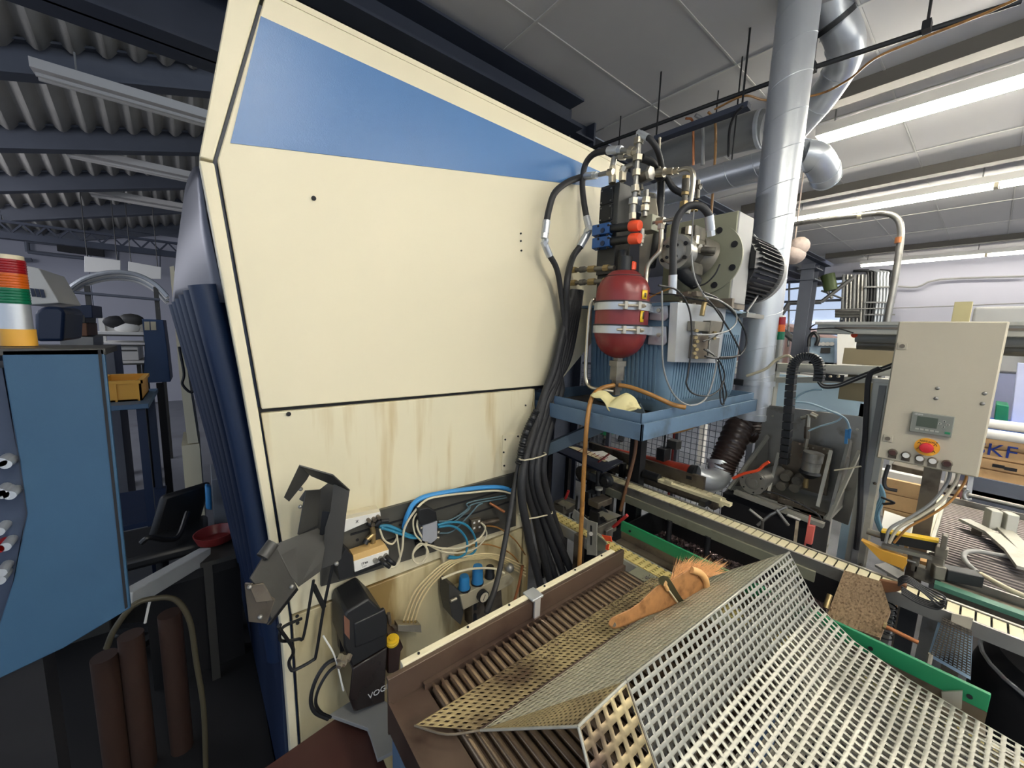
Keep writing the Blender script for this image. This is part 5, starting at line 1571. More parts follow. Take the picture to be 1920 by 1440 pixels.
# conduits under the ceiling
t = thing('ceiling_conduit', 'long dark conduit pair crossing under the ceiling in front of ducts', 'conduit', (2.6, 0.8, 3.1))
ca, cb_ = onX(1920, -8, 2.25), onX(1515, 135, 2.25)
zc = 2.98
xa = 2.25
A0 = onZ(1915, 2, 3.12); A1 = onZ(1515, 130, 3.12); A2 = onZ(1200, 245, 3.12); 
MB().tube([A0, A1, A2, A2 + (A2 - A1) * .5], .013, n=8, k=2).build('conduit_pipe', 'black', t)
MB().tube([A0 + V(.04, 0, .02), A1 + V(.04, 0, .02), A2 + V(.04, 0, .02)], .010, n=8, k=2).build('conduit_pipe', 'beamg', t)
for px, py in ((1524, 127), (1738, 50)):
    q = onZ(px, py, 3.12)
    MB().cyl(q, V(q.x, q.y, 3.42), .006, n=8).build('hanger_rod', 'black', t)
    MB().cbox(q, .05, .03, .04).build('pipe_clip', 'black', t)
cable('brown cable drooping along the ceiling conduit and ducts', [onZ(*p, 3.05) for p in ((1920, -8), (1840, 28), (1720, 75), (1640, 110), (1590, 150), (1530, 178), (1440, 188), (1395, 180), (1340, 205))], 0.006, 'brownh', n=8)
t = thing('cable_rail', 'dark blue slotted cable rail left of the vertical duct', 'rail', (2.4, 1.3, 2.95))
q0, q1 = onZ(1405, 198, 2.98), onZ(1230, 262, 2.98)
MB().bar(q0, q1, .06, .03).build('rail', 'beam', t)
MB().cyl(q0 + V(0, .04, 0), V(q0.x, q0.y + .04, 3.42), .006, n=6).build('hanger_rod', 'black', t)
MB().cyl(q1, V(q1.x, q1.y, 3.42), .006, n=6).build('hanger_rod', 'black', t)
for k, (px, m_, lab) in enumerate(((1298, 'copper', 'reddish brown drop pipe, leftmost of four above the pump'), (1316, 'greyp', 'grey drop pipe, second from left above the pump'), (1340, 'brownh', 'tan drop pipe running down behind the pump hoses'))):
    q = onZ(px - 12, 222 - k * 6, 3.1)
    p_ = [q, onY(px, 226, q.y - .02), onY(px + 2, 260, q.y - .02), onY(px + 2 - k, 310, q.y - .02)]
    if k == 2:
        p_ += [onY(px - 3, 350, q.y - .02), onY(px - 6, 400, q.y - .02)]
    tag(MB().tube(p_, .012 if k == 1 else .008, n=8, k=4).build('drop_pipe', m_), lab, 'pipe')
cable('black cable dropping from the slotted rail to the duct', [onZ(*p, 2.95) for p in ((1392, 200), (1378, 215), (1368, 245), (1366, 292))], 0.008, n=8)

# galvanised bent pipe right of duct (1480..1690, 400..600)
t = thing('bent_conduit_pipe', 'long galvanised conduit pipe bending down in front of white wall', 'pipe', (4.6, .7, 1.7))
cpx = 4.2
MB().tube([onX(1478, 422, cpx), onX(1540, 412, cpx), onX(1610, 404, cpx), onX(1655, 400, cpx), onX(1680, 408, cpx), onX(1689, 430, cpx), onX(1686, 470, cpx), onX(1675, 540, cpx), onX(1662, 610, cpx), onX(1655, 690, cpx), onX(1655, 690, cpx) - V(0, 0, onX(1655, 690, cpx).z)], .022, n=12, k=5).build('pipe', 'steel', t)
MB().cyl(onX(1687, 445, cpx), onX(1685, 456, cpx), .026, n=12).build('coupling', 'copper', t)
MB().cyl(onX(1608, 405, cpx), onX(1616, 404, cpx), .026, n=12).build('tape', 'cable', t)

# ================================================================ GAUGE STATION (sensor bracket frame)
gs = thing('inspection_station', 'steel bracket station with motors between duct and control box', 'machine station', (2.35, .5, .85))
GX = 2.42
back = [onX(*p, GX) for p in ((1443, 760), (1618, 782), (1612, 905), (1590, 985), (1400, 912), (1425, 790))]
MB().prism(back, (.012, 0, 0)).build('back_plate', 'steel', gs, bevel=.001)
shelfp = [onZ(*p, .85) for p in ((1368, 916), (1440, 905), (1572, 968), (1556, 982))]
sl = .845
MB().prism([(2.18, .80, sl), (2.42, .80, sl), (2.42, .36, sl), (2.18, .36, sl)], (0, 0, .014)).build('bottom_plate', 'alu', gs, bevel=.001)
MB().prism([onX(1362, 925, 2.17), onX(1440, 815, 2.40), onX(1440, 905, 2.40)], (0, .012, 0)).build('left_gusset', 'steel', gs)
MB().prism([V(2.18, .372, .86), V(2.41, .372, .86), V(2.41, .372, 1.18), V(2.36, .372, 1.20)], (0, -.012, 0)).build('right_gusset', 'steel', gs)
for (a, b_) in (((1368, 918), (1440, 818)), ((1552, 976), (1612, 846))):
    MB().bar(onX(*a, 2.17 if a[0] < 1500 else 2.17), onX(*b_, 2.38), .014, .014).build('edge_bar', 'alu', gs)
MB().bar(onX(1441, 925, 2.16), onX(1460, 850, 2.28), .012, .02).build('slim_bar', 'alu', gs)
MB().bar(onX(1533, 950, 2.16), onX(1558, 845, 2.28), .012, .02).build('slim_bar', 'alu', gs)
# inner plate
MB().prism([onX(*p, 2.36) for p in ((1478, 825), (1560, 842), (1550, 930), (1460, 905))], (.008, 0, 0)).build('inner_plate', 'steeld', gs)
# round flange motor left
q = onX(1411, 905, 2.12)
MB().lathe(q + V(.02, 0, 0), (-1, 0, 0), [(0, .06), (.02, .06), (.024, .058), (.024, .034), (.018, .032), (.018, .022), (.028, .021), (.028, .006)], 32).build('flange', 'steel', gs)
MB().cyl(q + V(.02, -.01, .005), q + V(.2, -.05, .02), .045, n=24).build('spindle_body', 'steel', gs)
for k in range(6):
    a = k * math.pi / 3 + .3
    r_ = q + V(-.004, math.cos(a) * .048, math.sin(a) * .048)
    MB().cyl(r_, r_ - V(.003, 0, 0), .004, n=8).build('screw', 'dark', gs)
# sensor cylinder
qa, qb = onX(1526, 848, 2.2), onX(1519, 882, 2.2)
MB().lathe(qa, qb - qa, [(0, .034), (.002, .040), ((qb - qa).length * .5, .040), ((qb - qa).length * .5 + .002, .037), ((qb - qa).length, .036)], 24).build('sensor_can', 'steel', gs)
MB().lathe(qb, qb - qa, [(0, .038), (.012, .044), (.022, .036), (.036, .02)], 24).build('sensor_base', 'black', gs)
MB().cyl(onX(1512, 897, 2.2), onX(1510, 914, 2.2), .010, n=10).build('brass_plug', 'brass', gs)
# centre pneumatic column
for (a, b_, r, m_) in (((1516, 778), (1514, 800), .010, 'zinc'), ((1514, 800), (1513, 822), .013, 'steeld'), ((1513, 822), (1509, 842), .009, 'zinc'), ((1511, 838), (1507, 850), .013, 'zinc'), ((1502, 784), (1520, 780), .008, 'zinc'), ((1520, 776), (1532, 782), .012, 'zinc')):
    MB().cyl(onX(*a, 2.30), onX(*b_, 2.30), r, n=12).build('air_fitting', m_, gs)
for k in range(8):
    q = onX(1440 + k * 14, 925 + (k * 6), 2.2) + V(0, 0, rnd.uniform(-.01, .01))
    MB().cbox(q, .04, .035, .03).build('clamp_block', 'steeld', gs, bevel=.002)
for (px, py) in ((1470, 905), (1495, 908), (1478, 888), (1500, 895)):
    q = onX(px, py, 2.28)
    MB().cyl(q, q + V(-.05, .0, -.01), .022, n=14).build('small_motor', 'cast', gs)
for (px, py) in ((1449, 780), (1607, 805), (1590, 858), (1552, 850), (1545, 842), (1479, 830), (1482, 852), (1500, 832), (1525, 840)):
    q = onX(px, py, 2.355)
    MB().cyl(q, q - V(.004, 0, 0), .005, n=8).build('screw', 'zinc', gs)
MB().bar(onX(1378, 922, 2.1), onX(1545, 985, 2.1), .03, .02).build('front_ledge', 'alu', gs)
for (a, b_) in (((1420, 985), (1445, 965)), ((1445, 965), (1475, 950)), ((1455, 955), (1478, 985)), ((1475, 965), (1500, 975)), ((1405, 955), (1430, 975)), ((1430, 975), (1428, 1000))):
    MB().cyl(onX(*a, 2.0), onX(*b_, 2.02), .007, n=8).build('linkage_rod', 'steel', gs)
MB().bar(onX(1495, 978, 2.02), onX(1490, 1022, 1.95), .012, .018).build('lever', 'steeld', gs)
MB().cyl(onX(1474, 1026, 1.85), onX(1500, 1030, 1.85), .010, n=10).build('pivot', 'zinc', gs)
MB().box((2.2, .42, .0), (2.26, .48, .845)).box((2.38, .70, .0), (2.44, .76, .845)).build('leg', 'black', gs)
MB().box((2.12, .40, .55), (2.44, .80, .84)).build('under_housing', 'dark', gs, bevel=.004)
tag(MB().prism([onX(*p, 1.84) for p in ((1514, 985), (1527, 988), (1521, 1022), (1508, 1018))], (.02, 0, 0)).bar(onX(1519, 966, 1.845), onX(1507, 1035, 1.845), .006, .006).build('red_flag', mat('faded_red', (196, 92, 84), .5), bevel=.001), 'small faded red flag plate on a thin rod before the station', 'marker')
cable('orange-red cable across the round flange of the station', [onX(*p, 2.05) for p in ((1374, 897), (1395, 888), (1420, 882), (1432, 872), (1442, 866))], .007, 'orange', n=8)
cable('thin grey cable curling over the station bottom plate', [onX(*p, 2.12) for p in ((1400, 930), (1440, 922), (1490, 940), (1530, 962), (1540, 975))], .004)
cable('blue grey air hose arching over the station to the sensor', [onX(*p, 2.2) for p in ((1486, 755), (1500, 740), (1520, 732), (1542, 730))], .0045, mat('pale_blue_hose', (150, 180, 196), .4), n=8)
cable('pale blue air hose looping right over the station plate', [onX(*p, 2.22) for p in ((1488, 753), (1520, 757), (1560, 772), (1585, 785), (1594, 806))], .0045, mat('pale_blue_hose_b', (160, 190, 206), .4), n=8)
cable('pale blue air hose dipping to the centre column', [onX(*p, 2.24) for p in ((1530, 770), (1562, 772), (1577, 780), (1568, 790), (1535, 800), (1516, 808))], .004, mat('pale_blue_hose_c', (170, 196, 206), .4), n=8)
tag(MB().bar(onX(1588, 805, 2.2), onX(1586, 832, 2.2), .010, .010).bar(onX(1594, 804, 2.2), onX(1592, 822, 2.2), .008, .008).build('blue_clip', 'hoseb'), 'pair of small blue hose ends hanging on the station plate', 'clip')

# energy chain
t = thing('energy_chain', 'black energy chain rising and arching over in front of station', 'cable chain', onX(1470, 860, 2.15))
ec = [onX(*p, 2.15) for p in ((1470, 870), (1475, 820), (1480, 760), (1484, 710), (1488, 685), (1498, 672), (1515, 668), (1530, 674), (1537, 690), (1535, 715))]
C_ = catmull(ec, 4)
for a, b_ in zip(C_, C_[1:]):
    d = (b_ - a)
    MB().bar(a + d * .04, a + d * .93, .035, .042, (1, 0, 0)).build('chain_link', 'black', t, smooth=False, bevel=.002)
# beam carrying the chain
t = thing('cross_beam', 'grey aluminium cross beam behind the energy chain', 'beam', (2.45, .6, 1.55))
bx = 2.5
MB().bar(onX(1445, 688, bx), onX(1700, 697, bx), .06, .045).build('profile', 'alu', t, bevel=.001)
MB().bar(onX(1440, 712, bx), onX(1640, 712, bx), .05, .03).build('lower_profile', 'alu', t, bevel=.001)
MB().bar(onX(1538, 706, bx - .05), onX(1582, 710, bx - .05), .01, .035).build('black_bracket', 'black', t)
for px in (1545, 1557, 1572):
    q = onX(px, 706, bx - .056)
    MB().sphere(q, .008, 10).build('bolt_head', 'zinc', t)
MB().box((bx - .03, onX(1447, 700, bx).y - .03, 0), (bx + .03, onX(1447, 700, bx).y + .03, 1.53)).build('upright', 'alu', t)
for k, (dy) in enumerate((0, 4, 8)):
    cable(['upper', 'middle', 'lower'][k] + ' black cable running from energy chain to control box', [onX(*p, 2.14) for p in ((1534, 712 + dy / 2), (1545, 722 + dy / 2), (1570, 722 + dy / 3), (1595, 712 + dy / 2), (1625, 700 + dy / 2), (1660, 688 + dy / 2), (1680, 680 + dy / 2))], .006, 'blackr' if k != 1 else 'greyp', n=8)
cable('beige cable looping beside the signal tower on the beam', [onX(*p, 2.3) for p in ((1400, 705), (1435, 692), (1455, 675), (1475, 667), (1484, 672), (1482, 682))], .007, 'cable', n=8)
# two khaki boxes
t = tag(MB().box(onX(1583, 652, 2.62), onX(1672, 688, 2.62) + V(.12, 0, 0)).box(onX(1600, 686, 2.62), onX(1625, 700, 2.62) + V(-.12, 0, 0)).build('khaki_box', mat('khaki_paint', (142, 130, 104), .6, var=.05), bevel=.002), 'khaki box above the aluminium beam left of control box', 'box')
t = tag(MB().box(onX(1576, 712, 2.62), onX(1640, 756, 2.62) + V(.12, 0, 0)).box(onX(1600, 700, 2.62), onX(1625, 714, 2.62) + V(-.12, 0, 0)).build('khaki_box', mat('khaki_paint_b', (138, 126, 98), .6, var=.05), bevel=.002), 'khaki box hanging under the aluminium beam left of control box', 'box')
tag(MB().prism([onX(*p, 3.0) for p in ((1440, 700), (1640, 715), (1640, 800), (1440, 775))], (.02, 0, 0)).box((3.0, .40, 0), (3.03, .44, 1.3)).build('pale_panel', 'skyp'), 'pale blue grey panel behind the station and beam', 'panel')

# signal tower right
t = thing('signal_tower', 'small red amber green signal tower right of the vertical duct', 'signal light', onX(1458, 672, 2.45))
sx = 2.45
q = lambda px, py: onX(px, py, sx)
MB().cyl(q(1458, 680), q(1462, 637), .019, n=18).build('base_tube', 'steel', t)
MB().cyl(q(1462, 637), q(1463, 622), .021, n=18).build('green_lens', 'lgrn', t)
MB().cyl(q(1463, 622), q(1464, 609), .021, n=18).build('amber_lens', 'lamb', t)
MB().cyl(q(1464, 609), q(1465, 595), .021, n=18).build('red_lens', 'lred', t)
MB().cyl(q(1465, 595), q(1465, 592), .019, n=18).build('cap', 'white', t)

# ================================================================ CONTROL BOX
CXb = 1.90
cbx = thing('control_box', 'beige wall-type control box with display and red emergency button', 'control box', (CXb + .08, .1, 1.24))
yR, yL, z0, z1 = -0.026, 0.213, 1.238, 1.73
MB().box((CXb, yR, z0), (CXb + .16, yL, z1)).build('enclosure', 'beige', cbx, bevel=.004)
MB().box((CXb - .006, yR + .003, z0 + .004), (CXb, yL - .003, z1 - .002)).build('door', 'beige', cbx, bevel=.002)
FX = CXb - .006
for (px, py) in ((1692, 649), (1665, 822)):
    q = onX(px, py, FX)
    MB().cbox(q, .006, .024, .024).build('lock_plate', 'beige', cbx, bevel=.001)
    MB().cyl(q - V(.003, 0, 0), q - V(.006, 0, 0), .007, n=12).build('lock', 'steeld', cbx)
for (px, py) in ((1758, 728), (1755, 747), (1846, 738), (1842, 757)):
    q = onX(px, py, FX)
    MB().sphere(q, .006, 10, (.6, 1, 1)).build('dome_screw', 'steel', cbx)
# display module
d4 = [onX(*p, FX - .004) for p in ((1710, 771), (1793, 782), (1785, 820), (1703, 808))]
yy = [p.y for p in d4]; zzs = [p.z for p in d4]
dy0, dy1 = min(yy) + .002, max(yy) - .002
dz0, dz1 = (zzs[2] + zzs[3]) / 2, (zzs[0] + zzs[1]) / 2
dm = MB().box((FX - .012, dy0, dz0), (FX, dy1, dz1)).build('display_module', mat('display_grey', (128, 130, 122), .45), cbx, bevel=.002)
MB().box((FX - .0125, dy1 - .062, dz0 + .022), (FX - .012, dy1 - .014, dz1 - .012)).build('screen', 'screen', dm)
for i in range(5):
    MB().cbox((FX - .0125, dy1 - .018 - i * .0115, dz0 + .013), .002, .0085, .005).build('function_key', 'alu', dm)
MB().cbox((FX - .0125, dy0 + .010, dz0 + .013), .002, .012, .007).build('green_key', 'green', dm)
kc = V(FX - .0125, dy0 + .021, (dz0 + dz1) / 2 + .006)
for (a, b_) in ((-.009, 0), (.009, 0), (0, -.009), (0, .009)):
    MB().cbox(kc + V(0, a, b_), .002, .007, .006).build('arrow_key', 'alu', dm)
    MB().cbox(kc + V(-.0012, a, b_), .001, .003, .003).build('arrow', 'tapeb', dm)
text('lettering', 'SIEMENS', .0055, V(FX - .0125, dy1 - .006, dz1 - .008), (0, -1, 0), (0, 0, 1), 'white', dm)
# emergency stop
eq = onX(1738, 838, FX)
MB().lathe(eq + V(.001, 0, 0), (-1, 0, 0), [(0, .030), (.003, .030), (.003, .001)], 36).build('yellow_ring', mat('ring_yellow', (232, 164, 40), .5), cbx)
MB().lathe(eq, (-1, 0, 0), [(0, .012), (.012, .012), (.014, .016), (.022, .0175), (.028, .015), (.03, .006)], 28).build('stop_button', mat('stop_red', (206, 40, 48), .35), cbx)
text('lettering', 'NOT-HALT', .0085, eq + V(-.0025, .019, .0155), (0, -1, 0), (0, 0, 1), 'tapeb', cbx)
for a in (0.6, 2.5, -2.4, -.6):
    c = eq + V(-.003, math.cos(a) * .023, math.sin(a) * .018)
    MB().tube([c + V(0, -.004, -.003), c + V(0, 0, .003), c + V(0, .004, -.003)], .0007, n=4, k=3).build('arrow', 'tapeb', cbx)
# five push buttons
for i, (px, py) in enumerate(((1674, 850), (1699, 855), (1725, 861), (1749, 866), (1776, 871))):
    q = onX(px, py - 1, FX)
    MB().prism([q + V(0, .0105, .0), q + V(0, .0105, -.019), q + V(0, -.0105, -.019), q + V(0, -.0105, 0)] , (-.003, 0, 0)).build('button_label', 'steeld', cbx)
    MB().lathe(q + V(0, 0, .002), (-1, 0, 0), [(0, .0125), (.006, .0125), (.008, .0105)], 22).build('button_bezel', 'steeld', cbx)
    MB().cyl(q + V(-.006, 0, .002), q + V(-.011, 0, .002), .0088, n=20).build('push_button', 'white' if 0 < i < 4 else 'brownp', cbx)
# stand
MB().box((CXb + .16, .055, 0), (CXb + .20, .10, 1.55)).build('support_post', 'steeld', cbx)
for i, (px, m_) in enumerate(((1780, 'black'), (1795, 'greyp'), (1812, 'brownh'))):
    q = onX(px, 893, CXb + .06)
    cable(['leftmost', 'middle', 'rightmost'][i] + ' cable leaving the underside of the control box', [V(q.x, q.y, z0), onX(px - 4, 905, CXb + .06), onX(px - 30, 940, CXb + .04), onX(px - 70, 968, CXb + .02), onX(px - 110, 990, CXb), onX(px - 120 - i * 8, 1018, CXb)], .0048 if i != 2 else .0036, ['greyp', 'beige', 'brownh'][i], n=8)
q = onX(1672, 868, CXb - .01)
cable('black coil cable below the leftmost button', [onX(*p, CXb - .0) for p in ((1666, 872), (1658, 900), (1662, 915), (1682, 920))] , .006, n=8)
cable('black cable kink beside the station post', [onX(*p, CXb + .3) for p in ((1655, 945), (1676, 943), (1664, 937), (1652, 932))], .005, n=8)
# tall post left of control box
t = thing('upright_post', 'tall grey aluminium post between station and control box', 'post', (2.12, .25, 0))
MB().box((2.06, .215, 0.0), (2.13, .275, 1.50)).build('profile', 'alu', t, bevel=.001)
MB().box((2.052, .235, 0.0), (2.060, .255, 1.49)).build('groove', 'greyp', t)
MB().box((2.06, .20, 1.50), (2.13, .29, 1.515)).build('cap', 'alu', t)
for z in (.75, 1.1, 1.4):
    MB().sphere((2.055, .222, z), .006, 8).build('screw', 'steeld', t)
cable('black conduit strapped along the tall grey post', [onX(*p, 2.04) for p in ((1650, 690), (1630, 705), (1625, 760), (1621, 830), (1615, 880), (1612, 960), (1605, 1030))], .009, n=8)
tag(MB().tube([onX(1615, 874, 2.03), onX(1592, 878, 2.03), onX(1564, 882, 2.03)], .003, n=6).build('cable_tie', 'cable'), 'pale cable tie tail sticking left from the post conduit', 'cable tie')

# long aluminium rail through the box with tubes
t = thing('aluminium_rail', 'horizontal aluminium profile passing behind the control box top', 'rail', (2.3, .1, 1.7))
rx = 2.13
MB().bar(onX(1530, 606, rx), onX(1530, 606, rx) + V(0, -1.0, 0), .03, .012).build('upper_flange', 'alu', t)
pA = onX(1533, 610, rx)
MB().box((rx, pA.y, pA.z - .034), (rx + .05, -.55, pA.z + .012)).build('profile', 'alu', t, bevel=.001)
MB().box((rx - .004, pA.y - .06, pA.z - .014), (rx, -.55, pA.z - .006)).build('groove', 'steeld', t)
MB().box((rx + .01, .065, 0), (rx + .05, .10, pA.z - .03)).build('support_post', 'alu', t)
pB = onX(1605, 632, 2.2)
MB().cyl((2.2, pB.y, pB.z), (2.2, -.6, pB.z), .022, n=18).build('actuator_tube', 'greyp', t)
pB = onX(1608, 645, 2.25)
MB().cyl((2.25, pB.y, pB.z), (2.25, -.6, pB.z), .024, n=18).build('actuator_tube', 'cast', t)
MB().sphere(onX(1602, 628, 2.18), .012, 10).build('orange_end', 'orange', t)
cable('thin dark cable looped at the end of the rail', [onX(*p, 2.12) for p in ((1535, 605), (1522, 612), (1520, 618), (1540, 616), (1570, 616), (1600, 624))], .003)
tag(MB().box(onX(1790, 566, 2.6), onX(1814, 620, 2.6) + V(.05, 0, -.0)).box((2.6, onX(1802, 600, 2.6).y - .01, 0), (2.62, onX(1802, 600, 2.6).y + .01, 1.7)).build('wooden_post', mat('pale_profile', (196, 186, 140), .55, var=.1), bevel=.001), 'pale yellowish profile end rising above the control box', 'post')

# ================================================================ RIGHT ROLLER TRACK AND ITEMS
t = thing('roller_track', 'wide track of thin steel rollers at far right', 'roller table', (2.5, -.3, 0))
X0, X1, Y0, Y1, ZR = 2.04, 3.0, -1.1, 0.045, 0.85
MB().box((X0 - .01, Y0, ZR - .06), (X0, Y1, ZR - .004)).build('side_frame', 'steel', t)
MB().box((X1, Y0, ZR - .06), (X1 + .01, Y1, ZR + .02)).build('side_frame', 'steel', t)
MB().box((X0, Y0, ZR - .03), (X1, Y1, ZR - .022)).build('bed', 'dark', t)
rr0 = None
nR = 34
for k in range(nR):
    x = X0 + .012 + k * (X1 - X0 - .02) / nR
    if rr0 is None:
        rr0 = MB().cyl((x, Y0, ZR - .009), (x, Y1, ZR - .009), .0085, n=8).build('roller', mat('track_roller', (104, 97, 94), .34, .6, var=.2, dirt=(96, 86, 78), ds=9, dt=.58), t)
    else:
        c = rr0.copy(); COL.objects.link(c); c.location = rr0.location + V(x - X0 - .012, 0, 0)
MB().box((X0 + .05, Y1, ZR - .05), (X1, Y1 + .012, ZR + .025)).build('end_rail', 'alu', t, bevel=.001)
MB().box((X0 + .10, Y1 + .012, ZR + .015), (X1, Y1 + .07, ZR + .02)).build('label_plate', 'cream', t)
for (x, y) in ((X0 + .05, Y0 + .1), (X1 - .05, Y0 + .1), (X0 + .06, Y1 - .03), (X1 - .05, Y1 - .03)):
    MB().box((x - .02, y - .02, 0), (x + .02, y + .02, ZR - .06)).build('leg', 'steel', t)
t = thing('green_belt_strip', 'pale green strip between white chain and roller track', 'strip', (1.98, -.3, ZR))
MB().box((1.90, -1.1, ZR - .02), (1.935, 0.02, ZR - .004)).build('strip', mat('pale_green_strip', (70, 116, 98), .5, var=.1), t)
MB().box((1.935, -1.1, ZR - .08), (2.02, .02, ZR - .03)).build('carrier', 'steeld', t)
for y in (-.05, -.9):
    MB().box((1.95, y - .02, 0), (1.99, y + .02, ZR - .08)).build('leg', 'steeld', t)

# yellow-topped sensor bars
t = thing('guide_clamp', 'yellow topped black guide bar on wooden wedge beside the track', 'guide bar', onX(1710, 1020, 1.98))
a, b_ = onX(1652, 1004, 1.98), onX(1758, 1024, 1.98)
MB().bar(a, b_, .03, .035).build('black_bar', 'black', t, bevel=.002)
MB().bar(a + V(0, 0, .021), b_ + V(0, 0, .021), .032, .008).build('yellow_top', 'yellow', t)
MB().cyl(a + V(0, .04, .0), a, .012, n=12).build('cable_gland', 'cast', t)
MB().bar(onX(1654, 1022, 1.95), onX(1748, 1045, 1.95), .03, .012).build('steel_bar', 'steel', t)
MB().prism([onX(*p, 1.93) for p in ((1614, 1013), (1655, 1032), (1700, 1046), (1700, 1058), (1694, 1068), (1650, 1050))], (.03, 0, 0)).build('wood_wedge', 'ochre', t, bevel=.001)
MB().prism([onX(*p, 2.0) for p in ((1720, 1050), (1745, 1056), (1740, 1072), (1718, 1066))], (.03, 0, 0)).build('wood_block', 'woodl', t)
for (px, py, w, h) in ((1716, 1055, .02, .06), (1732, 1075, .05, .05), (1752, 1066, .04, .10), (1770, 1018, .015, .06), (1765, 1035, .03, .04)):
    MB().cbox(onX(px, py, 1.96), .03, w, h).build('clamp_part', 'cast', t, bevel=.003)
MB().cyl(onX(1700, 1050, 1.94), onX(1718, 1055, 1.94), .005, n=8).build('pin', 'steel', t)
t = thing('guide_clamp', 'plain black guide bar lying on the roller track edge', 'guide bar', onX(1800, 1075, 2.1))
a, b_ = onZ(1768, 1072, .875), onZ(1836, 1086, .875)
MB().bar(a, b_, .045, .04).build('black_bar', 'black', t, bevel=.003)
MB().bar(a, a + (a - b_) * .35, .04, .05).build('clamp_part', 'cast', t, bevel=.004)
cable('thick grey hose looping on the roller track', [onZ(*p, .872) for p in ((1833, 1073), (1815, 1058), (1807, 1044), (1812, 1035), (1835, 1034), (1870, 1040), (1905, 1046), (1930, 1052))], .008, 'greyp', name='grey_hose', cat='hose', n=10)
cable('thick beige hose running right from the black guide bar', [onZ(*p, .872) for p in ((1838, 1076), (1860, 1088), (1890, 1104), (1930, 1122))], .008, 'cable', name='beige_hose', cat='hose', n=10)
for k, (lab, p_) in enumerate((('flat steel arm with upright block lying on roller track', ((1808, 975), (1860, 1000), (1900, 1035), (1925, 1068))), ('second flat steel arm at right picture edge on roller track', ((1880, 990), (1905, 1015), (1940, 1050))))):
    t = thing('handling_lever', lab, 'steel arm', onZ(*p_[1], .86))
    P_ = [onZ(*q, .885) for q in p_]
    for a, b_ in zip(P_, P_[1:]):
        MB().bar(a, b_, .045, .012).build('arm_segment', 'alu', t, bevel=.001)
    q = onZ(1858 if k == 0 else 1888, 985 if k == 0 else 992, .885)
    MB().obox(q + V(0, 0, .03), V(.02, .01, 0), V(-.008, .016, 0), V(.01, 0, .04)).build('upright_block', 'alu', t, bevel=.003)
    MB().cbox(P_[0] * .5 + P_[1] * .5 - V(0, 0, .02), .04, .03, .03).build('foot_block', 'steeld', t)

# worn brown pad hanging on the white chain
t = thing('worn_pad', 'worn brown square pad hanging at the white chain', 'pad', onX(1610, 1130, 1.66))
pd = [onX(*p, 1.64) for p in ((1580, 1070), (1595, 1068), (1650, 1088), (1673, 1140), (1660, 1150), (1648, 1194), (1636, 1192), (1545, 1160))]
pd = [onZ(*p, .78) for p in ((1583, 1070), (1652, 1090), (1668, 1150), (1650, 1194), (1552, 1160))]
tilt = [onX(1583, 1069, 1.70), onX(1652, 1090, 1.70), onX(1670, 1145, 1.62), onX(1650, 1196, 1.56), onX(1548, 1160, 1.56)]
MB().prism(tilt, (.012, 0, -.02)).build('pad_body', 'felt', t)
MB().cyl(onX(1556, 1115, 1.60), onX(1548, 1140, 1.57), .008, n=10).build('pivot_pin', 'brass', t)
MB().cyl(onX(1655, 1172, 1.56), onX(1722, 1205, 1.56), .006, n=10).build('threaded_rod', 'copper', t)
MB().hexa(onX(1656, 1172, 1.56), onX(1662, 1175, 1.56), .011).build('nut', 'brass', t)
tag(MB().prism([onX(*p, 1.70) for p in ((1648, 1088), (1700, 1098), (1698, 1105), (1680, 1110), (1660, 1112), (1648, 1104))], (.02, 0, 0)).build('rusty_bracket', mat('rusty_bracket', (122, 82, 52), .7, var=.3, vs=20), bevel=.002), 'rusty brown bracket on the white chain next to pad', 'bracket')
for k in range(5):
    oy = k * 3
    cable(['topmost', 'second', 'third', 'fourth', 'lowest'][k] + ' thin black cable tangled right of the brown pad', [onX(px, py + oy, 1.68 - .01 * k) for px, py in ((1684, 1086), (1700, 1080), (1730, 1098), (1760, 1112 + 3 * k), (1772, 1122), (1755, 1130), (1720, 1118), (1690, 1100))], .0026)
# coil spring cable
pts = []
sa, sb = onX(1668, 1132, 1.72), onX(1660, 1196, 1.72)
for i in range(90):
    t_ = i / 89
    p = sa.lerp(sb, t_)
    w = t_ * 2 * math.pi * 7
    pts.append(p + V(.015 * math.sin(w), .018 * math.cos(w), 0))
tag(MB().tube(pts, .0026, n=6, k=1).build('coiled_cable', 'black'), 'coiled black cable hanging right of the brown pad', 'cable')
# perforated grey panel right (1755..1820, 1160..1260)
t = thing('grid_guard', 'small dark steel grid panel low behind the green rail', 'mesh panel', onX(1790, 1210, 1.72))
g4 = [onX(*p, 1.70) for p in ((1768, 1158), (1822, 1182), (1820, 1268), (1745, 1226))]
perf(bil(g4[0], g4[1], g4[2], g4[3]), 9, 17, .16, .2).build('grid_sheet', 'steeld', t, solid=.002)
MB().prism([onX(*p, 1.72) for p in ((1762, 1155), (1824, 1180), (1820, 1275), (1740, 1230))], (.004, 0, 0)).build('white_backing', 'skyp', t)
MB().prism([onX(*p, 1.70) for p in ((1785, 1150), (1825, 1160), (1820, 1180), (1782, 1168))], (.006, 0, 0)).cyl(g4[3], V(g4[3].x, g4[3].y, 0), .006, n=6).build('bracket', 'beige', t)
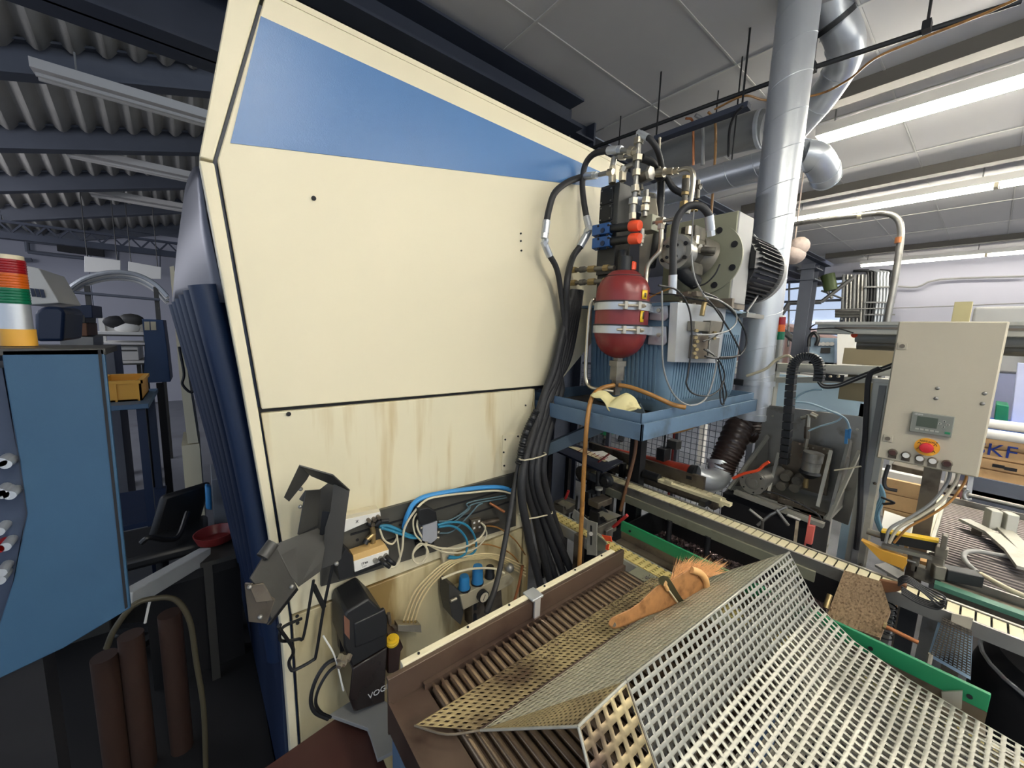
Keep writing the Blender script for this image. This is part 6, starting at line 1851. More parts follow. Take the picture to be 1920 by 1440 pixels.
# black cylinder drum far right
t = thing('black_drum', 'large black rounded drum cover at the right edge', 'drum', (1.99, -.39, 0))
MB().lathe(V(1.99, -.39, .10), (0, 0, 1), [(0, .30), (.50, .30), (.56, .285), (.60, .26), (.62, .20), (.625, .02)], 44).build('drum_body', 'dark', t)
MB().box((1.85, -.50, 0), (2.10, -.26, .10)).build('drum_foot', 'black', t)
MB().tube([V(1.99 + .288 * math.cos(a), -.39 + .288 * math.sin(a), .662) for a in [i * math.pi / 8 for i in range(16)]], .006, n=6, k=2, closed=True).build('rim', 'galv', t)
# ================================================================ GRIPPERS ON THE YELLOW CHAIN (back left)
t = thing('workpiece_gripper', 'gripper unit of grey blocks and black levers above the yellow chain', 'gripper', onX(1115, 990, 1.36))
gx = 1.36
for (px, py, w, h, d_, m_) in ((1060, 948, .07, .05, .10, 'cast'), (1125, 985, .085, .06, .14, 'cast'), (1140, 1000, .02, .045, .05, 'steel'), (1090, 975, .10, .04, .05, 'black'), (1125, 940, .06, .03, .10, 'steeld'), (1110, 932, .05, .05, .05, 'black')):
    MB().cbox(onX(px, py, gx + .03), d_, w, h).build('grey_block', m_, t, bevel=.003)
MB().prism([onX(*p, gx - .02) for p in ((1040, 945), (1055, 937), (1078, 945), (1062, 956), (1060, 950))], (.02, 0, 0)).build('top_plate', 'alu', t)
MB().prism([onX(*p, gx - .02) for p in ((1100, 970), (1128, 958), (1158, 970), (1140, 976), (1130, 968), (1112, 974))], (.03, 0, 0)).build('top_plate', 'alu', t)
MB().cyl(onX(1122, 905, gx + .04), onX(1121, 928, gx + .04), .013, n=14).cyl(onX(1122, 884, gx + .04), onX(1122, 905, gx + .04), .010, n=14).build('lift_cylinder', 'black', t)
MB().cyl(onX(1123, 914, gx + .02), onX(1123, 918, gx + .02), .017, n=16).build('cylinder_cap', 'alu', t)
MB().lathe(onX(1140, 900, gx + .06), (-1, 0, 0), [(0, .032), (.02, .032), (.024, .022), (.03, .02)], 22).build('pulley', 'black', t)
for (a, b_) in (((1082, 930), (1080, 958)), ((1094, 920), (1093, 950)), ((1105, 925), (1106, 948)), ((1128, 950), (1142, 965)), ((1110, 965), (1136, 978)), ((1085, 955), (1100, 972))):
    MB().cyl(onX(*a, gx - .01), onX(*b_, gx - .01), .006, n=8).build('toggle_pin', 'black', t)
for (a, b_) in (((1060, 935), (1066, 920)), ((1150, 988), (1176, 966))):
    MB().tube([onX(*a, gx - .02), onX(*b_, gx - .02)], .007, n=10, k=1).build('red_handle', mat('red_grip%d' % a[0], (170, 40, 44), .4), t)
MB().box((1.33, 1.0, 0), (1.38, 1.05, .86)).build('column', 'dark', t)
# slotted bracket with orange tabs
t = thing('slotted_bracket', 'slotted aluminium bracket with orange tabs over the yellow chain', 'bracket', onX(1110, 1010, 1.20))
sxx = 1.20
MB().prism([onX(*p, sxx) for p in ((1101, 975), (1119, 981), (1118, 1042), (1100, 1040))], (.006, 0, 0)).build('vertical_plate', 'alu', t, bevel=.001)
MB().prism([onX(*p, sxx - .003) for p in ((1107, 985), (1109, 986), (1109, 1022), (1107, 1022))], (.002, 0, 0)).build('slot', 'dark', t)
MB().prism([onX(*p, sxx + .01) for p in ((1076, 955), (1101, 975), (1100, 995), (1072, 970))], (.006, 0, 0)).build('upper_arm', 'alu', t)
MB().prism([onX(*p, sxx + .01) for p in ((1118, 1000), (1137, 1018), (1134, 1032), (1118, 1034))], (.006, 0, 0)).build('lower_arm', 'olive', t)
MB().hexa(onX(1108, 1001, sxx - .01), onX(1108, 1001, sxx), .009).build('bolt_head', 'zinc', t)
for pp_ in (((1128, 1003), (1145, 1006), (1147, 1016), (1136, 1014)), ((1136, 1022), (1142, 1020), (1140, 1032), (1135, 1030))):
    MB().prism([onX(*p, sxx - .006) for p in pp_], (.004, 0, 0)).build('orange_tab', 'orange', t)
MB().box((1.20, .98, 0), (1.225, 1.02, .80)).build('post', 'steeld', t)
# far table with ruler strip
t = thing('side_table', 'dark narrow table with pale ruler strip under the shelf', 'table', (2.2, 1.9, .0))
T4 = [onZ(*p, .90) for p in ((1030, 842), (1068, 832), (1168, 868), (1130, 888))]
MB().prism(T4, (0, 0, .012)).build('table_top', mat('blue_black_top', (44, 48, 62), .3), t, bevel=.001)
MB().prism([onZ(*p, .914) for p in ((1064, 838), (1080, 838), (1150, 862), (1133, 866))], (0, 0, .002)).build('ruler_strip', 'beltw', t)
MB().prism([onZ(*p, .914) for p in ((1108, 848), (1130, 846), (1158, 860), (1140, 866))], (0, 0, .003)).build('white_card', 'white', t)
for k in range(7):
    a = onZ(1084 + k * 8, 846 + k * 2.6, .9175); b_ = onZ(1092 + k * 8, 842 + k * 2.6, .9175)
    MB().bar(a, b_, .004, .0006).build('red_mark', 'lred', t)
MB().bar(onZ(1122, 866, .95), onZ(1142, 851, .96), .008, .008).build('red_lever', 'red', t)
for q in T4[:4]:
    MB().bar(V(q.x, q.y, 0), V(q.x, q.y, .90), .03, .03, (1, 0, 0)).build('leg', 'dark', t)

# dark cabinet behind, floor level
tag(MB().box((3.6, 3.3, .0), (3.9, 4.0, 1.0)).build('dark_cabinet', 'dark', bevel=.004), 'dark brown cabinet behind the wire fence under the shelf', 'cabinet')
# green trolley on castors
t = thing('green_trolley', 'green wheeled trolley on blue floor under the shelf', 'trolley', onZ(1135, 835, 0.0))
c = onZ(1135, 828, 0.0)
MB().cbox(c + V(0, 0, .36), .45, .34, .40).build('body', 'green', t, bevel=.01)
MB().cbox(c + V(-.23, 0, .45), .01, .18, .06).build('white_label', 'white', t)
for (a, b_) in ((-.2, -.15), (.2, -.15), (-.2, .15), (.2, .15)):
    MB().cyl(c + V(a, b_ - .02, .06), c + V(a, b_ + .02, .06), .06, n=16).build('castor', 'black', t)
    MB().cbox(c + V(a, b_, .13), .03, .05, .06).build('castor_fork', 'zinc', t)
# mesh fence
t = thing('mesh_fence', 'grey welded wire mesh fence panels behind the conveyors', 'fence', (3.2, 1.8, 0))
fx = 3.05
def mesh_panel(x, ya, yb, za, zb, nm):
    m = MB()
    n = int((yb - ya) / .045)
    for k in range(n + 1):
        y = ya + (yb - ya) * k / n
        m.bar((x, y, za), (x, y, zb), .004, .004)
    n2 = int((zb - za) / .045)
    for k in range(n2 + 1):
        z = za + (zb - za) * k / n2
        m.bar((x + .004, ya, z), (x + .004, yb, z), .004, .004)
    return m.build(nm, 'beamg', t, smooth=False, kind='stuff')
mesh_panel(fx, 1.02, 1.52, .12, 1.35, 'wire_mesh')
mesh_panel(fx, 1.58, 2.2, .12, 1.35, 'wire_mesh')
mesh_panel(fx, 2.26, 3.2, .12, 1.35, 'wire_mesh')
for y in (1.0, 1.55, 2.23, 3.22):
    MB().box((fx - .02, y - .02, 0), (fx + .02, y + .02, 1.4)).build('fence_post', 'beamg', t)
for (za, zb) in ((.10, .12), (1.35, 1.37)):
    MB().box((fx - .012, 1.0, za), (fx + .012, 3.2, zb)).build('fence_rail', 'beamg', t)
MB().cyl((fx - .03, 1.56, .2), (fx - .03, 1.56, 1.3), .01, n=8).build('red_cable', 'red', t)
tag(MB().box(onZ(1180, 830, .25), onZ(1235, 850, .25) + V(.3, 0, .04)).build('blue_sheet', 'hoseb'), 'bright blue sheet seen through the wire fence', 'sheet') if False else None

# ================================================================ STEEL COLUMNS
def column(name, px, py, label, m_='beamg', w=.20):
    pass
t = thing('steel_column', 'grey steel H column standing at right before the window', 'column', (6.0, 2.4, 0))
cxx = onY(1512, 560, 2.35)
t.location = (cxx.x, 2.35, 0)
m = MB(); X_ = cxx.x
m.box((X_ - .16, 2.25, 0), (X_ - .14, 2.45, 3.1)).box((X_ + .14, 2.25, 0), (X_ + .16, 2.45, 3.1)).box((X_ - .14, 2.34, 0), (X_ + .14, 2.36, 3.1))
m.build('h_profile', 'beamg', t, smooth=False)
MB().box((X_ - .22, 2.2, 3.0), (X_ + .22, 2.5, 3.02)).box((X_ - .22, 2.2, 2.8), (X_ + .22, 2.5, 2.82)).build('bracket_plate', 'beamg', t, smooth=False)
MB().box((X_ - .3, 2.2, 0), (X_ + .3, 2.5, .02)).build('base_plate', 'beamg', t)
t = thing('steel_column', 'dark blue steel column near ceiling behind the cream machine top', 'column', (2.55, 2.5, 0))
MB().box((2.36, 2.3, 0), (2.38, 2.5, 3.42)).box((2.66, 2.3, 0), (2.68, 2.5, 3.42)).box((2.38, 2.39, 0), (2.66, 2.41, 3.42)).build('h_profile', 'beam', t, smooth=False)
for z in (3.0, 3.25):
    MB().box((2.38, 2.3, z), (2.66, 2.5, z + .012)).build('stiffener', 'beam', t)
# bulging wrap under the ceiling right of duct
t = tag(MB().sphere(onX(1488, 478, 4.6), .10, 16, (1.2, 1, .9)).sphere(onX(1498, 462, 4.6), .09, 14).cyl(onX(1488, 470, 4.6), V(4.6, onX(1488, 470, 4.6).y, 3.42), .006, n=6).build('wrapped_bundle', mat('crumpled_foil', (176, 160, 150), .6, var=.3, vs=20, bump=.8, bs=18)), 'crumpled wrapped bundle under the ceiling right of the duct', 'bundle')
# diagonal braces / pipes outside in front of window
t = thing('pipe_bridge', 'grey pipes and braces seen against the bright window', 'pipes', (9.5, 3.4, 1.8))
WX = 10.6
for (a, b_, r) in (((1450, 612), (1480, 568), .05), ((1480, 568), (1540, 566), .05), ((1540, 566), (1600, 520), .04), ((1440, 600), (1520, 660), .07), ((1455, 545), (1590, 530), .02), ((1480, 530), (1478, 650), .02), ((1540, 545), (1580, 560), .02), ((1535, 520), (1560, 560), .03)):
    MB().cyl(onX(*a, WX), onX(*b_, WX), r, n=10).build('pipe', 'steel', t)
MB().cyl(onX(1552, 515, WX), onX(1558, 545, WX), .12, n=14).build('green_cylinder', mat('olive_green', (84, 100, 56), .5), t)
MB().box((WX - .04, 3.3, 0), (WX + .04, 3.38, 2.2)).build('stand', 'steel', t)

# ================================================================ RIGHT WALL PIPES
t = thing('wall_pipes', 'row of grey and black pipes bending down the white wall', 'pipes', (11.05, 1.6, 0))
for k in range(7):
    px = 1582 + k * 7
    m_ = 'steel' if k % 3 else 'greyp'
    MB().tube([onX(px, 515, 11.05), onX(px - 2, 570, 11.05), onX(px - 4, 600 + 3 * k, 11.05)], .028, n=8, k=2).build('pipe', m_, t)
for k in range(8):
    px = 1628 + k * 6
    MB().tube([onX(1600, 508, 11.05), onX(px - 4, 508, 11.05), onX(px, 520, 11.05), onX(px - 1, 560, 11.05), onX(px - 6, 605, 11.05)], .026, n=8, k=4).build('pipe', 'black' if k < 3 or k == 7 else 'galv', t)
for (py) in (538, 567, 590):
    MB().bar(onX(1620, py, 11.0), onX(1678, py, 11.0), .04, .03).build('pipe_rail', 'greyp', t)
for k in range(3):
    MB().cyl(onX(1566, 583 + 5 * k, 10.98), onX(1612, 583 + 5 * k, 10.98), .03, n=8).build('cross_pipe', 'steel', t)
tag(MB().tube([onX(1440, 583, 10.9), onX(1700, 577, 10.9), onX(1930, 568, 10.9)], .012, n=6, k=1).build('wall_conduit', 'greyp'), 'thin grey conduit running straight across the white wall', 'conduit')
tag(MB().tube([onX(1684, 537, 11.1), onX(1720, 538, 11.1), onX(1762, 524, 11.1), onX(1920, 518, 11.1)], .02, n=6, k=3).build('wall_cable', 'greyp'), 'grey cable rising along the upper white wall', 'cable')

# ================================================================ FAR RIGHT CLUTTER
def fbox(name, label, cat, pxs, x, dep, m_, bev=.004, group=None, par=None):
    P_ = [onX(*p, x) for p in pxs]
    o = MB().prism(P_, (dep, 0, 0)).build(name, m_, par, bevel=bev)
    if par is None:
        tag(o, label, cat, group)
    return o
# grey cabinet with buttons
t = thing('far_control_cabinet', 'blue grey far control cabinet with round buttons before window', 'cabinet', onX(1545, 640, 8.5))
fbox('housing', '', '', ((1518, 632), (1565, 634), (1564, 690), (1516, 690)), 8.5, .4, mat('bluegrey_cab', (150, 172, 190), .5), par=t)
for k in range(4):
    q = onX(1536 + 8 * k, 645, 8.49)
    MB().cyl(q, q - V(.03, 0, 0), .035, n=10).build('button', 'white', t)
fbox('display', '', '', ((1539, 652), (1557, 652), (1556, 662), (1538, 662)), 8.47, .02, 'charc', par=t, bev=0)
MB().tube([onX(1516, 650, 8.4), onX(1518, 632, 8.4), onX(1527, 624, 8.4), onX(1534, 634, 8.4), onX(1530, 648, 8.4)], .03, n=8).build('black_hose', 'black', t)
MB().box((8.5, onX(1540, 690, 8.5).y - .2, 0), (8.9, onX(1540, 690, 8.5).y + .3, 1.3)).build('pedestal', 'greyp', t)
# white shelves and machine front
fbox('white_cabinet', 'white cabinet partly hidden behind the beam near the wall pipes', 'cabinet', ((1570, 626), (1605, 628), (1600, 850), (1566, 850)), 8.0, .5, 'white')
t = thing('long_bench', 'long pale bench with blue-white bars behind the station', 'bench', (5.0, 1.4, 0))
MB().box((5.0, .2, 1.32), (5.3, 2.4, 1.38)).box((5.0, .2, 1.24), (5.02, 2.4, 1.30)).build('bench_top', 'white', t)
for y in (.4, 1.3, 2.2):
    MB().box((5.05, y, 0), (5.12, y + .07, 1.32)).build('leg', 'white', t)
# grey arched machine cover at top right
t = thing('arched_machine', 'grey machine with dark arched opening right of control box', 'machine', (5.0, -.4, 0))
MB().box((5.0, -1.6, 1.45), (5.6, .13, 1.98)).build('cover', 'greyp', t, bevel=.02)
MB().lathe(V(4.99, -.52, 1.72), (-1, 0, 0), [(0, .34), (.04, .34), (.04, .27), (.0, .27)], 32).build('arch_ring', 'black', t)
MB().box((5.0, -1.6, 0), (5.6, .1, 1.45)).build('body', mat('violet_grey', (120, 124, 150), .5), t)
MB().box((4.98, -.6, 1.0), (5.0, -.28, 1.45)).build('dark_door', 'charc', t)
fbox('lavender_board', 'pale lavender panel at right edge beside the control box', 'panel', ((1908, 680), (1960, 684), (1940, 900), (1885, 870)), 4.2, .03, mat('lavender_panel', (196, 202, 230), .5))
fbox('green_bin', 'small green bin right of control box lower half', 'bin', ((1868, 758), (1892, 762), (1890, 790), (1864, 788)), 4.4, .3, 'green')
# white handrails
t = thing('tube_stand', 'white tubular frame right of and below the control box', 'frame', (3.9, -.2, 0))
for (z, x) in ((onX(1900, 800, 3.9).z, 3.9), (onX(1900, 820, 3.8).z, 3.8)):
    MB().cyl((x, .35, z), (x, -1.5, z), .03, n=14).build('rail_tube', 'white', t)
za = onX(1840, 930, 3.6).z
MB().box((3.6, -1.4, za - .03), (3.66, 1.0, za + .03)).build('lower_bar', 'white', t, bevel=.004)
for y in (.62, .05, -.9):
    MB().box((3.6, y - .03, 0.1 if y > .3 else za), (3.66, y + .03, onX(1900, 800, 3.9).z if y < .3 else za)).build('upright', 'white', t, bevel=.004)
for y in (.62, -.9):
    MB().box((3.6, y - .03, 0), (3.66, y + .03, .12)).build('foot', 'white', t)
# SKF crate
t = thing('wooden_crate', 'light wooden crate with blue lettering at right edge', 'crate', onX(1890, 850, 4.0))
cx0 = 4.05
q1 = onX(1850, 812, cx0)
MB().box((cx0, -1.2, .75), (cx0 + .6, q1.y, q1.z)).build('crate_body', 'pine', t)
for k in range(4):
    z = .78 + k * (q1.z - .8) / 4
    MB().box((cx0 - .018, -1.2, z), (cx0, q1.y, z + (q1.z - .8) / 4 - .008)).build('plank', 'pine', t, bevel=.002)
text('lettering', 'SKF', .115, onX(1824, 848, cx0 - .02), (0, -1, 0), (0, 0, 1), 'printb', t)
MB().box((cx0 - .03, -1.2, q1.z - .02), (cx0 + .5, q1.y, q1.z + .05)).build('blue_foil', mat('blue_foil', (50, 110, 210), .25, var=.3, vs=8, bump=.5, bs=10), t)
MB().box((cx0, -1.2, 0), (cx0 + .6, q1.y, .10)).box((cx0 + .02, -1.1, .1), (cx0 + .5, q1.y - .1, .75)).build('pallet', 'woodl', t)
for (px, py) in ((1872, 874), (1895, 880), (1902, 935)):
    MB().cbox(onX(px, py, cx0 - .02), .008, .05, .02).build('print_line', 'tapeb', t)
# plywood boards behind control box
for k, (pts_, lab) in enumerate(((((1655, 895), (1735, 912), (1735, 1000), (1655, 980)), 'plywood board seen left of the control box post'), (((1740, 925), (1800, 935), (1785, 1010), (1740, 1000)), 'plywood board seen right of the control box post'))):
    t = thing('plywood_board', lab, 'board', onX(*pts_[3], 3.3))
    P_ = [onX(*p, 3.3) for p in pts_]
    for j in range(3):
        a0_, a1_ = P_[0].lerp(P_[3], j / 3), P_[0].lerp(P_[3], (j + .95) / 3)
        b0_, b1_ = P_[1].lerp(P_[2], j / 3), P_[1].lerp(P_[2], (j + .95) / 3)
        MB().prism([a0_, b0_, b1_, a1_], (.03, 0, 0)).build('plank', 'pine', t, bevel=.002)
    MB().bar(P_[3] + V(.02, -.1, 0), V(P_[3].x + .02, P_[3].y - .1, 0), .05, .05).build('leg', 'woodl', t)
fbox('grey_pallet_box', 'grey brown box with coiled wire under white frame', 'box', ((1672, 870), (1740, 885), (1740, 920), (1672, 905)), 3.9, .4, 'steeld')
# blue grey crates with paper
t = thing('metal_crate', 'blue grey metal crate with white paper at right edge', 'crate', onX(1860, 960, 3.2))
P_ = [onX(*p, 3.12) for p in ((1812, 920), (1960, 950), (1950, 1010), (1812, 975))]
MB().box((3.12, -1.2, .55), (3.14, P_[0].y, P_[0].z - .10)).build('front_wall', mat('blue_crate', (84, 112, 148), .5, var=.2), t)
MB().box((3.12, P_[0].y - .02, .55), (3.6, P_[0].y, P_[0].z - .02)).build('side_wall', 'beamg', t)
MB().box((3.6, -1.2, .55), (3.62, P_[0].y, P_[0].z - .02)).build('back_wall', 'beamg', t)
MB().box((3.12, -1.2, .53), (3.62, P_[0].y, .55)).build('crate_bottom', 'beamg', t)
for z in (P_[0].z - .02, P_[0].z - .09):
    MB().cyl((3.12, P_[0].y, z), (3.12, -1.2, z), .01, n=8).build('rim_tube', 'steel', t)
MB().cyl((3.12, P_[0].y, .5), (3.12, P_[0].y, P_[0].z), .012, n=8).build('corner_tube', 'steel', t)
MB().tube([onX(1815, 918, 3.1), onX(1808, 926, 3.1), onX(1812, 936, 3.1), onX(1822, 936, 3.1)], .006, n=8).build('handle', 'galv', t)
for (x, y) in ((3.14, P_[0].y - .05), (3.58, P_[0].y - .05), (3.14, -1.1), (3.58, -1.1)):
    MB().box((x - .02, y - .02, 0), (x + .02, y + .02, .53)).build('leg', 'beamg', t)
pp_ = MB().prism([onX(*p, 3.10) for p in ((1880, 962), (1930, 972), (1930, 1002), (1890, 990))], (.003, 0, 0)).build('paper', 'skyp', t)
text('handwriting', 'New', .05, onX(1893, 985, 3.097), (0, -1, 0), (0, 0, 1), 'printb', t)
fbox('red_crate', 'dark red plastic crate left of the blue grey crate', 'crate', ((1797, 932), (1812, 935), (1806, 968), (1790, 962)), 3.4, .3, 'red')
fbox('dark_red_box', 'long dark red box under the white frame bar', 'box', ((1770, 908), (1812, 915), (1812, 935), (1765, 925)), 3.75, .2, 'brownp')
tag(MB().prism([onZ(*p, .72) for p in ((1658, 960), (1730, 985), (1710, 1020), (1650, 1000))], (0, 0, .01)).bar(onZ(1690, 990, .72), V(onZ(1690, 990, .72).x, onZ(1690, 990, .72).y, 0), .04, .04).build('white_tray', 'white'), 'pale tray behind the blue conduit by the post', 'tray')
tag(MB().prism([onZ(*p, .60) for p in ((1640, 1062), (1660, 1058), (1712, 1086), (1700, 1098))], (0, 0, .01)).bar(onZ(1680, 1080, .6), V(onZ(1680, 1080, .6).x, onZ(1680, 1080, .6).y, 0), .03, .03).build('paper_sheet', 'white'), 'white sheet lying low behind the white chain', 'sheet')
for k in range(3):
    cable(['outer', 'middle', 'inner'][k] + ' pale blue cable looping beside the tall grey post', [onX(px + 3 * k, py + 2 * k, 2.35) for px, py in ((1645, 905), (1652, 930), (1640, 960), (1648, 990), (1662, 1010), (1680, 1018))], .006, mat('pale_blue_cable_%d' % k, (110, 150, 170), .4), n=8)
# small floor clutter under conveyors
tag(MB().cbox((2.9, .9, .10), .5, .4, .20).build('white_carton', 'white', bevel=.004), 'white carton on the floor seen under the long chain conveyor', 'box')

# ================================================================ LEFT SIDE: CONSOLE
t = thing('operator_console', 'blue operator console with dark button face at left edge', 'console', (-.35, 1.4, 0))
YC = 1.25
side = [(-60, 660), (0, 657), (195, 654), (245, 1140), (120, 1215), (0, 1272), (-60, 1290)]
full = [onY(*p, YC) for p in ((2, 657), (195, 654), (245, 1140), (120, 1215), (0, 1272), (-30, 1290), (-8, 1190), (25, 1090), (43, 1000), (51, 963), (36, 860), (20, 770), (8, 700))]
MB().prism(full, (0, .012, 0)).build('side_panel', 'bluec', t, bevel=.002)
g2 = [onY(*p, YC + .004) for p in ((184, 655), (190, 655), (240, 1136), (235, 1140))]
MB().prism([p - V(0, .006, 0) for p in g2], (0, .002, 0)).build('panel_seam', 'dark', t)
tp_ = onY(100, 656, YC)
xr = onY(195, 655, YC).x
MB().box((-.62, YC, tp_.z - .012), (xr + .002, YC + .16, tp_.z + .003)).build('top_cover', 'charc', t, bevel=.002)
# body behind the kinked side panel
bodyp = [onY(*p, YC + .014) for p in ((-190, 657), (195, 657), (240, 1135), (110, 1210), (-40, 1270), (-200, 1200), (20, 1095), (38, 1000), (46, 963), (30, 860), (14, 770))]
MB().prism([onY(*p, YC + .014) for p in ((6, 660), (120, 658), (130, 1100), (90, 1180), (-30, 1240), (28, 1090), (48, 963), (22, 780))], (0, .10, 0)).build('cabinet_body', 'beam', t, smooth=False)
fp = [onY(px, py, YC + .02) for px, py in ((4, 690), (20, 780), (34, 860), (49, 963), (41, 1000), (24, 1092), (-2, 1180))]
MB().prism(fp + [p + V(-.35, 0, 0) for p in fp[::-1]], (0, .2, 0)).build('button_face', mat('slate_face', (52, 64, 86), .5, var=.1), t)
for (px, py, m_) in ((8, 862, 'galv'), (17, 866, 'galv'), (5, 918, 'galv'), (12, 921, 'galv'), (25, 923, 'galv'), (16, 1018, 'galv'), (3, 1022, 'lred'), (8, 1066, 'galv'), (6, 1080, 'galv'), (4, 990, 'galv')):
    q = onY(px, py, YC + .0)
    MB().cyl(q + V(0, .02, 0), q - V(0, .02, 0), .009, n=14).build('push_button', m_, t)
MB().box((-.50, YC + .04, 0), (-.33, YC + .12, 1.2)).build('pedestal', 'dark', t)
# signal tower left
st_ = thing('signal_tower', 'large red amber green signal tower on the blue console', 'signal light', onY(36, 650, YC + .1))
def lt(px, py):
    return onY(px, py, YC + .10)
base = lt(37, 648)
ax_up = V(0, 0, 1)
rT = .0265
segs_ = [('base_ring', 'ochre', 1.0, 648, 617), ('metal_tube', 'galv', .88, 617, 570), ('green_lens', 'lgrn', .92, 570, 541), ('amber_lens', 'lamb', .92, 541, 514), ('red_lens', 'lred', .92, 514, 488), ('top_cap', 'cable', .86, 488, 480)]
for nm, m_, f_, pa_, pb_ in segs_:
    za_, zb2 = lt(30, pa_).z, lt(30, pb_).z
    MB().lathe((base.x, base.y, za_), (0, 0, 1), [(0, rT * f_), ((zb2 - za_), rT * f_)], 28).build(nm, m_, st_)
    if 'lens' in nm:
        for j in range(5):
            MB().lathe((base.x, base.y, za_ + (zb2 - za_) * (j + .3) / 5.5), (0, 0, 1), [(0, rT * f_), (.001, rT * f_ + .0012), (.002, rT * f_)], 28).build('lens_rib', m_, st_)

# ================================================================ LEFT BACKGROUND
def ybox(name, label, cat, pxs, y, dep, m_, bev=.004, par=None):
    P_ = [onY(*p, y) for p in pxs]
    o = MB().prism(P_, (0, dep, 0)).build(name, m_, par, bevel=bev)
    if par is None:
        tag(o, label, cat)
    return o
# white machine head with blue lettering
t = thing('white_machine_head', 'white slanted machine head with blue mark behind signal tower', 'machine', onY(75, 580, 3.2))
ybox('head', '', '', ((-20, 490), (40, 496), (73, 503), (112, 568), (50, 572), (-20, 560)), 3.2, .5, 'white', par=t)
for k in range(3):
    ybox('blue_mark', '', '', ((56 + 9 * k, 540 + k), (63 + 9 * k, 541 + k), (67 + 9 * k, 556 + k), (60 + 9 * k, 556 + k)), 3.19, .01, 'blued', par=t, bev=0)
MB().box((-1.2, 3.3, 0), (-.9, 3.6, 1.7)).build('column', 'blued', t)
ybox('blue_hopper', 'round blue plastic hopper behind the console top', 'hopper', ((64, 585), (82, 574), (112, 575), (123, 584), (120, 640), (66, 640)), 3.0, .4, 'blued', .03)
# arched white pipe loom
t = thing('arched_pipe_loom', 'white arched pipe bundle spanning over the far trolleys', 'pipes', onY(210, 560, 6.0))
for k in range(4):
    pts_ = [onY(px, py + k * 4, 6.0 + .05 * k) for px, py in ((108, 566), (125, 545), (155, 524), (190, 513), (225, 510), (260, 516), (290, 532), (314, 556))]
    MB().tube(pts_, .022, n=8, k=5).build('pipe', 'white' if k % 2 else 'galv', t)
for (px, ty, m_) in ((163, 528, 'charc'), (292, 530, 'charc')):
    a = onY(px, ty + 8, 6.05)
    MB().bar(a, V(a.x, a.y, 0), .04, .04, (1, 0, 0)).build('stand', m_, t)
MB().cyl(onY(140, 548, 6.0), onY(300, 562, 6.0), .015, n=8).build('tie_rod', 'beamg', t)
for (x_, a_, b_) in ((0, (158, 480), (226, 510)), (1, (240, 490), (302, 523))):
    hb = thing('hanging_board', ['left', 'right'][x_] + ' white board hanging above the arched pipes', 'board', onY(a_[0], a_[1], 7.9))
    ybox('board', '', '', ((a_[0], a_[1]), (b_[0], b_[1] - 22), (b_[0], b_[1]), (a_[0], a_[1] + 30 + x_ * 2)), 7.9, .02, 'white', par=hb)
    for e_ in (onY(a_[0] + 6, a_[1] + 6, 7.91), onY(b_[0] - 6, b_[1] - 18, 7.91)):
        MB().cyl(e_, V(e_.x, 7.91, 3.5), .006, n=6).build('wire', 'charc', hb)
# lattice truss
t = thing('lattice_truss', 'dark lattice girder crossing the left hall under roof', 'truss', (-1.0, 8, 2.7))
ty = 8.0
za, zb2 = onY(200, 438, ty).z + .0, onY(200, 450, ty).z
zt1, zb1 = 2.98, 2.74
q = onY(0, 412, ty); q2 = onY(0, 434, ty)
zt1, zb1 = q.z, q2.z
MB().box((-6, ty - .03, zt1 - .03), (1, ty + .03, zt1)).box((-6, ty - .05, zb1 - .08), (1, ty + .05, zb1)).build('chord', 'beam', t, smooth=False)
n = 26
for k in range(n):
    x = -4.2 + k * .2
    MB().bar((x, ty, zb1), (x + .1, ty, zt1 - .02), .02, .02).bar((x + .1, ty, zt1 - .02), (x + .2, ty, zb1), .02, .02).build('diagonal', 'beam', t, smooth=False)
MB().cyl((-5.5, ty, zt1), (-5.5, ty, 3.4), .03, n=8).cyl((.8, ty, zt1), (.8, ty, 3.4), .03, n=8).build('hanger', 'beam', t)
t = thing('wall_pipe_frame', 'dark pipe rectangle and heater bar on the left far wall', 'pipes', (-1.2, 10.4, 2.4))
for (a, b_) in (((50, 452), (320, 478)), ((50, 452), (52, 472)), ((52, 472), (160, 484)), ((0, 487), (60, 487))):
    MB().cyl(onY(*a, 10.4), onY(*b_, 10.4), .03, n=8).build('pipe', 'beamg', t)
MB().bar(onY(108, 463, 10.35), onY(195, 474, 10.35), .1, .14).build('heater_bar', 'dark', t)
for (px) in (170, 222, 300):
    MB().cyl(onY(px, 466, 10.4), onY(px, 500, 10.4), .012, n=6).build('drop', 'beamg', t)
# white far column
tag(MB().box(onY(318, 392, 6.8), onY(326, 470, 6.8) + V(0, .1, -1.6)).build('pale_column', 'wallw'), 'pale slim column between the truss and the machine hood', 'column') if False else None
# stacks of boxes
t_boxes = [((112, 572), (172, 572), (174, 596), (112, 596), 'blued', 'dark blue tray on top of the pallet stack'), ((122, 588), (160, 590), (160, 606), (122, 604), 'charc', 'grey lid tray in front of pallet stack'), ((120, 606), (162, 606), (164, 630), (120, 630), 'rust', 'brown carton in the pallet stack'), ((112, 630), (175, 632), (176, 650), (112, 650), 'greyp', 'grey carton at the bottom of pallet stack')]
for a, b_, c_, d_, m_, lab in t_boxes:
    ybox('stacked_box', lab, 'box', (a, b_, c_, d_), 4.4, .4, m_ if m_ != 'rust' else mat('carton_brown', (120, 84, 62), .7))
tag(MB().box((-1.15, 4.4, 0), (-.55, 4.8, onY(140, 650, 4.4).z)).build('pallet_base', 'beamg'), 'grey base pallet below the stacked trays', 'pallet')
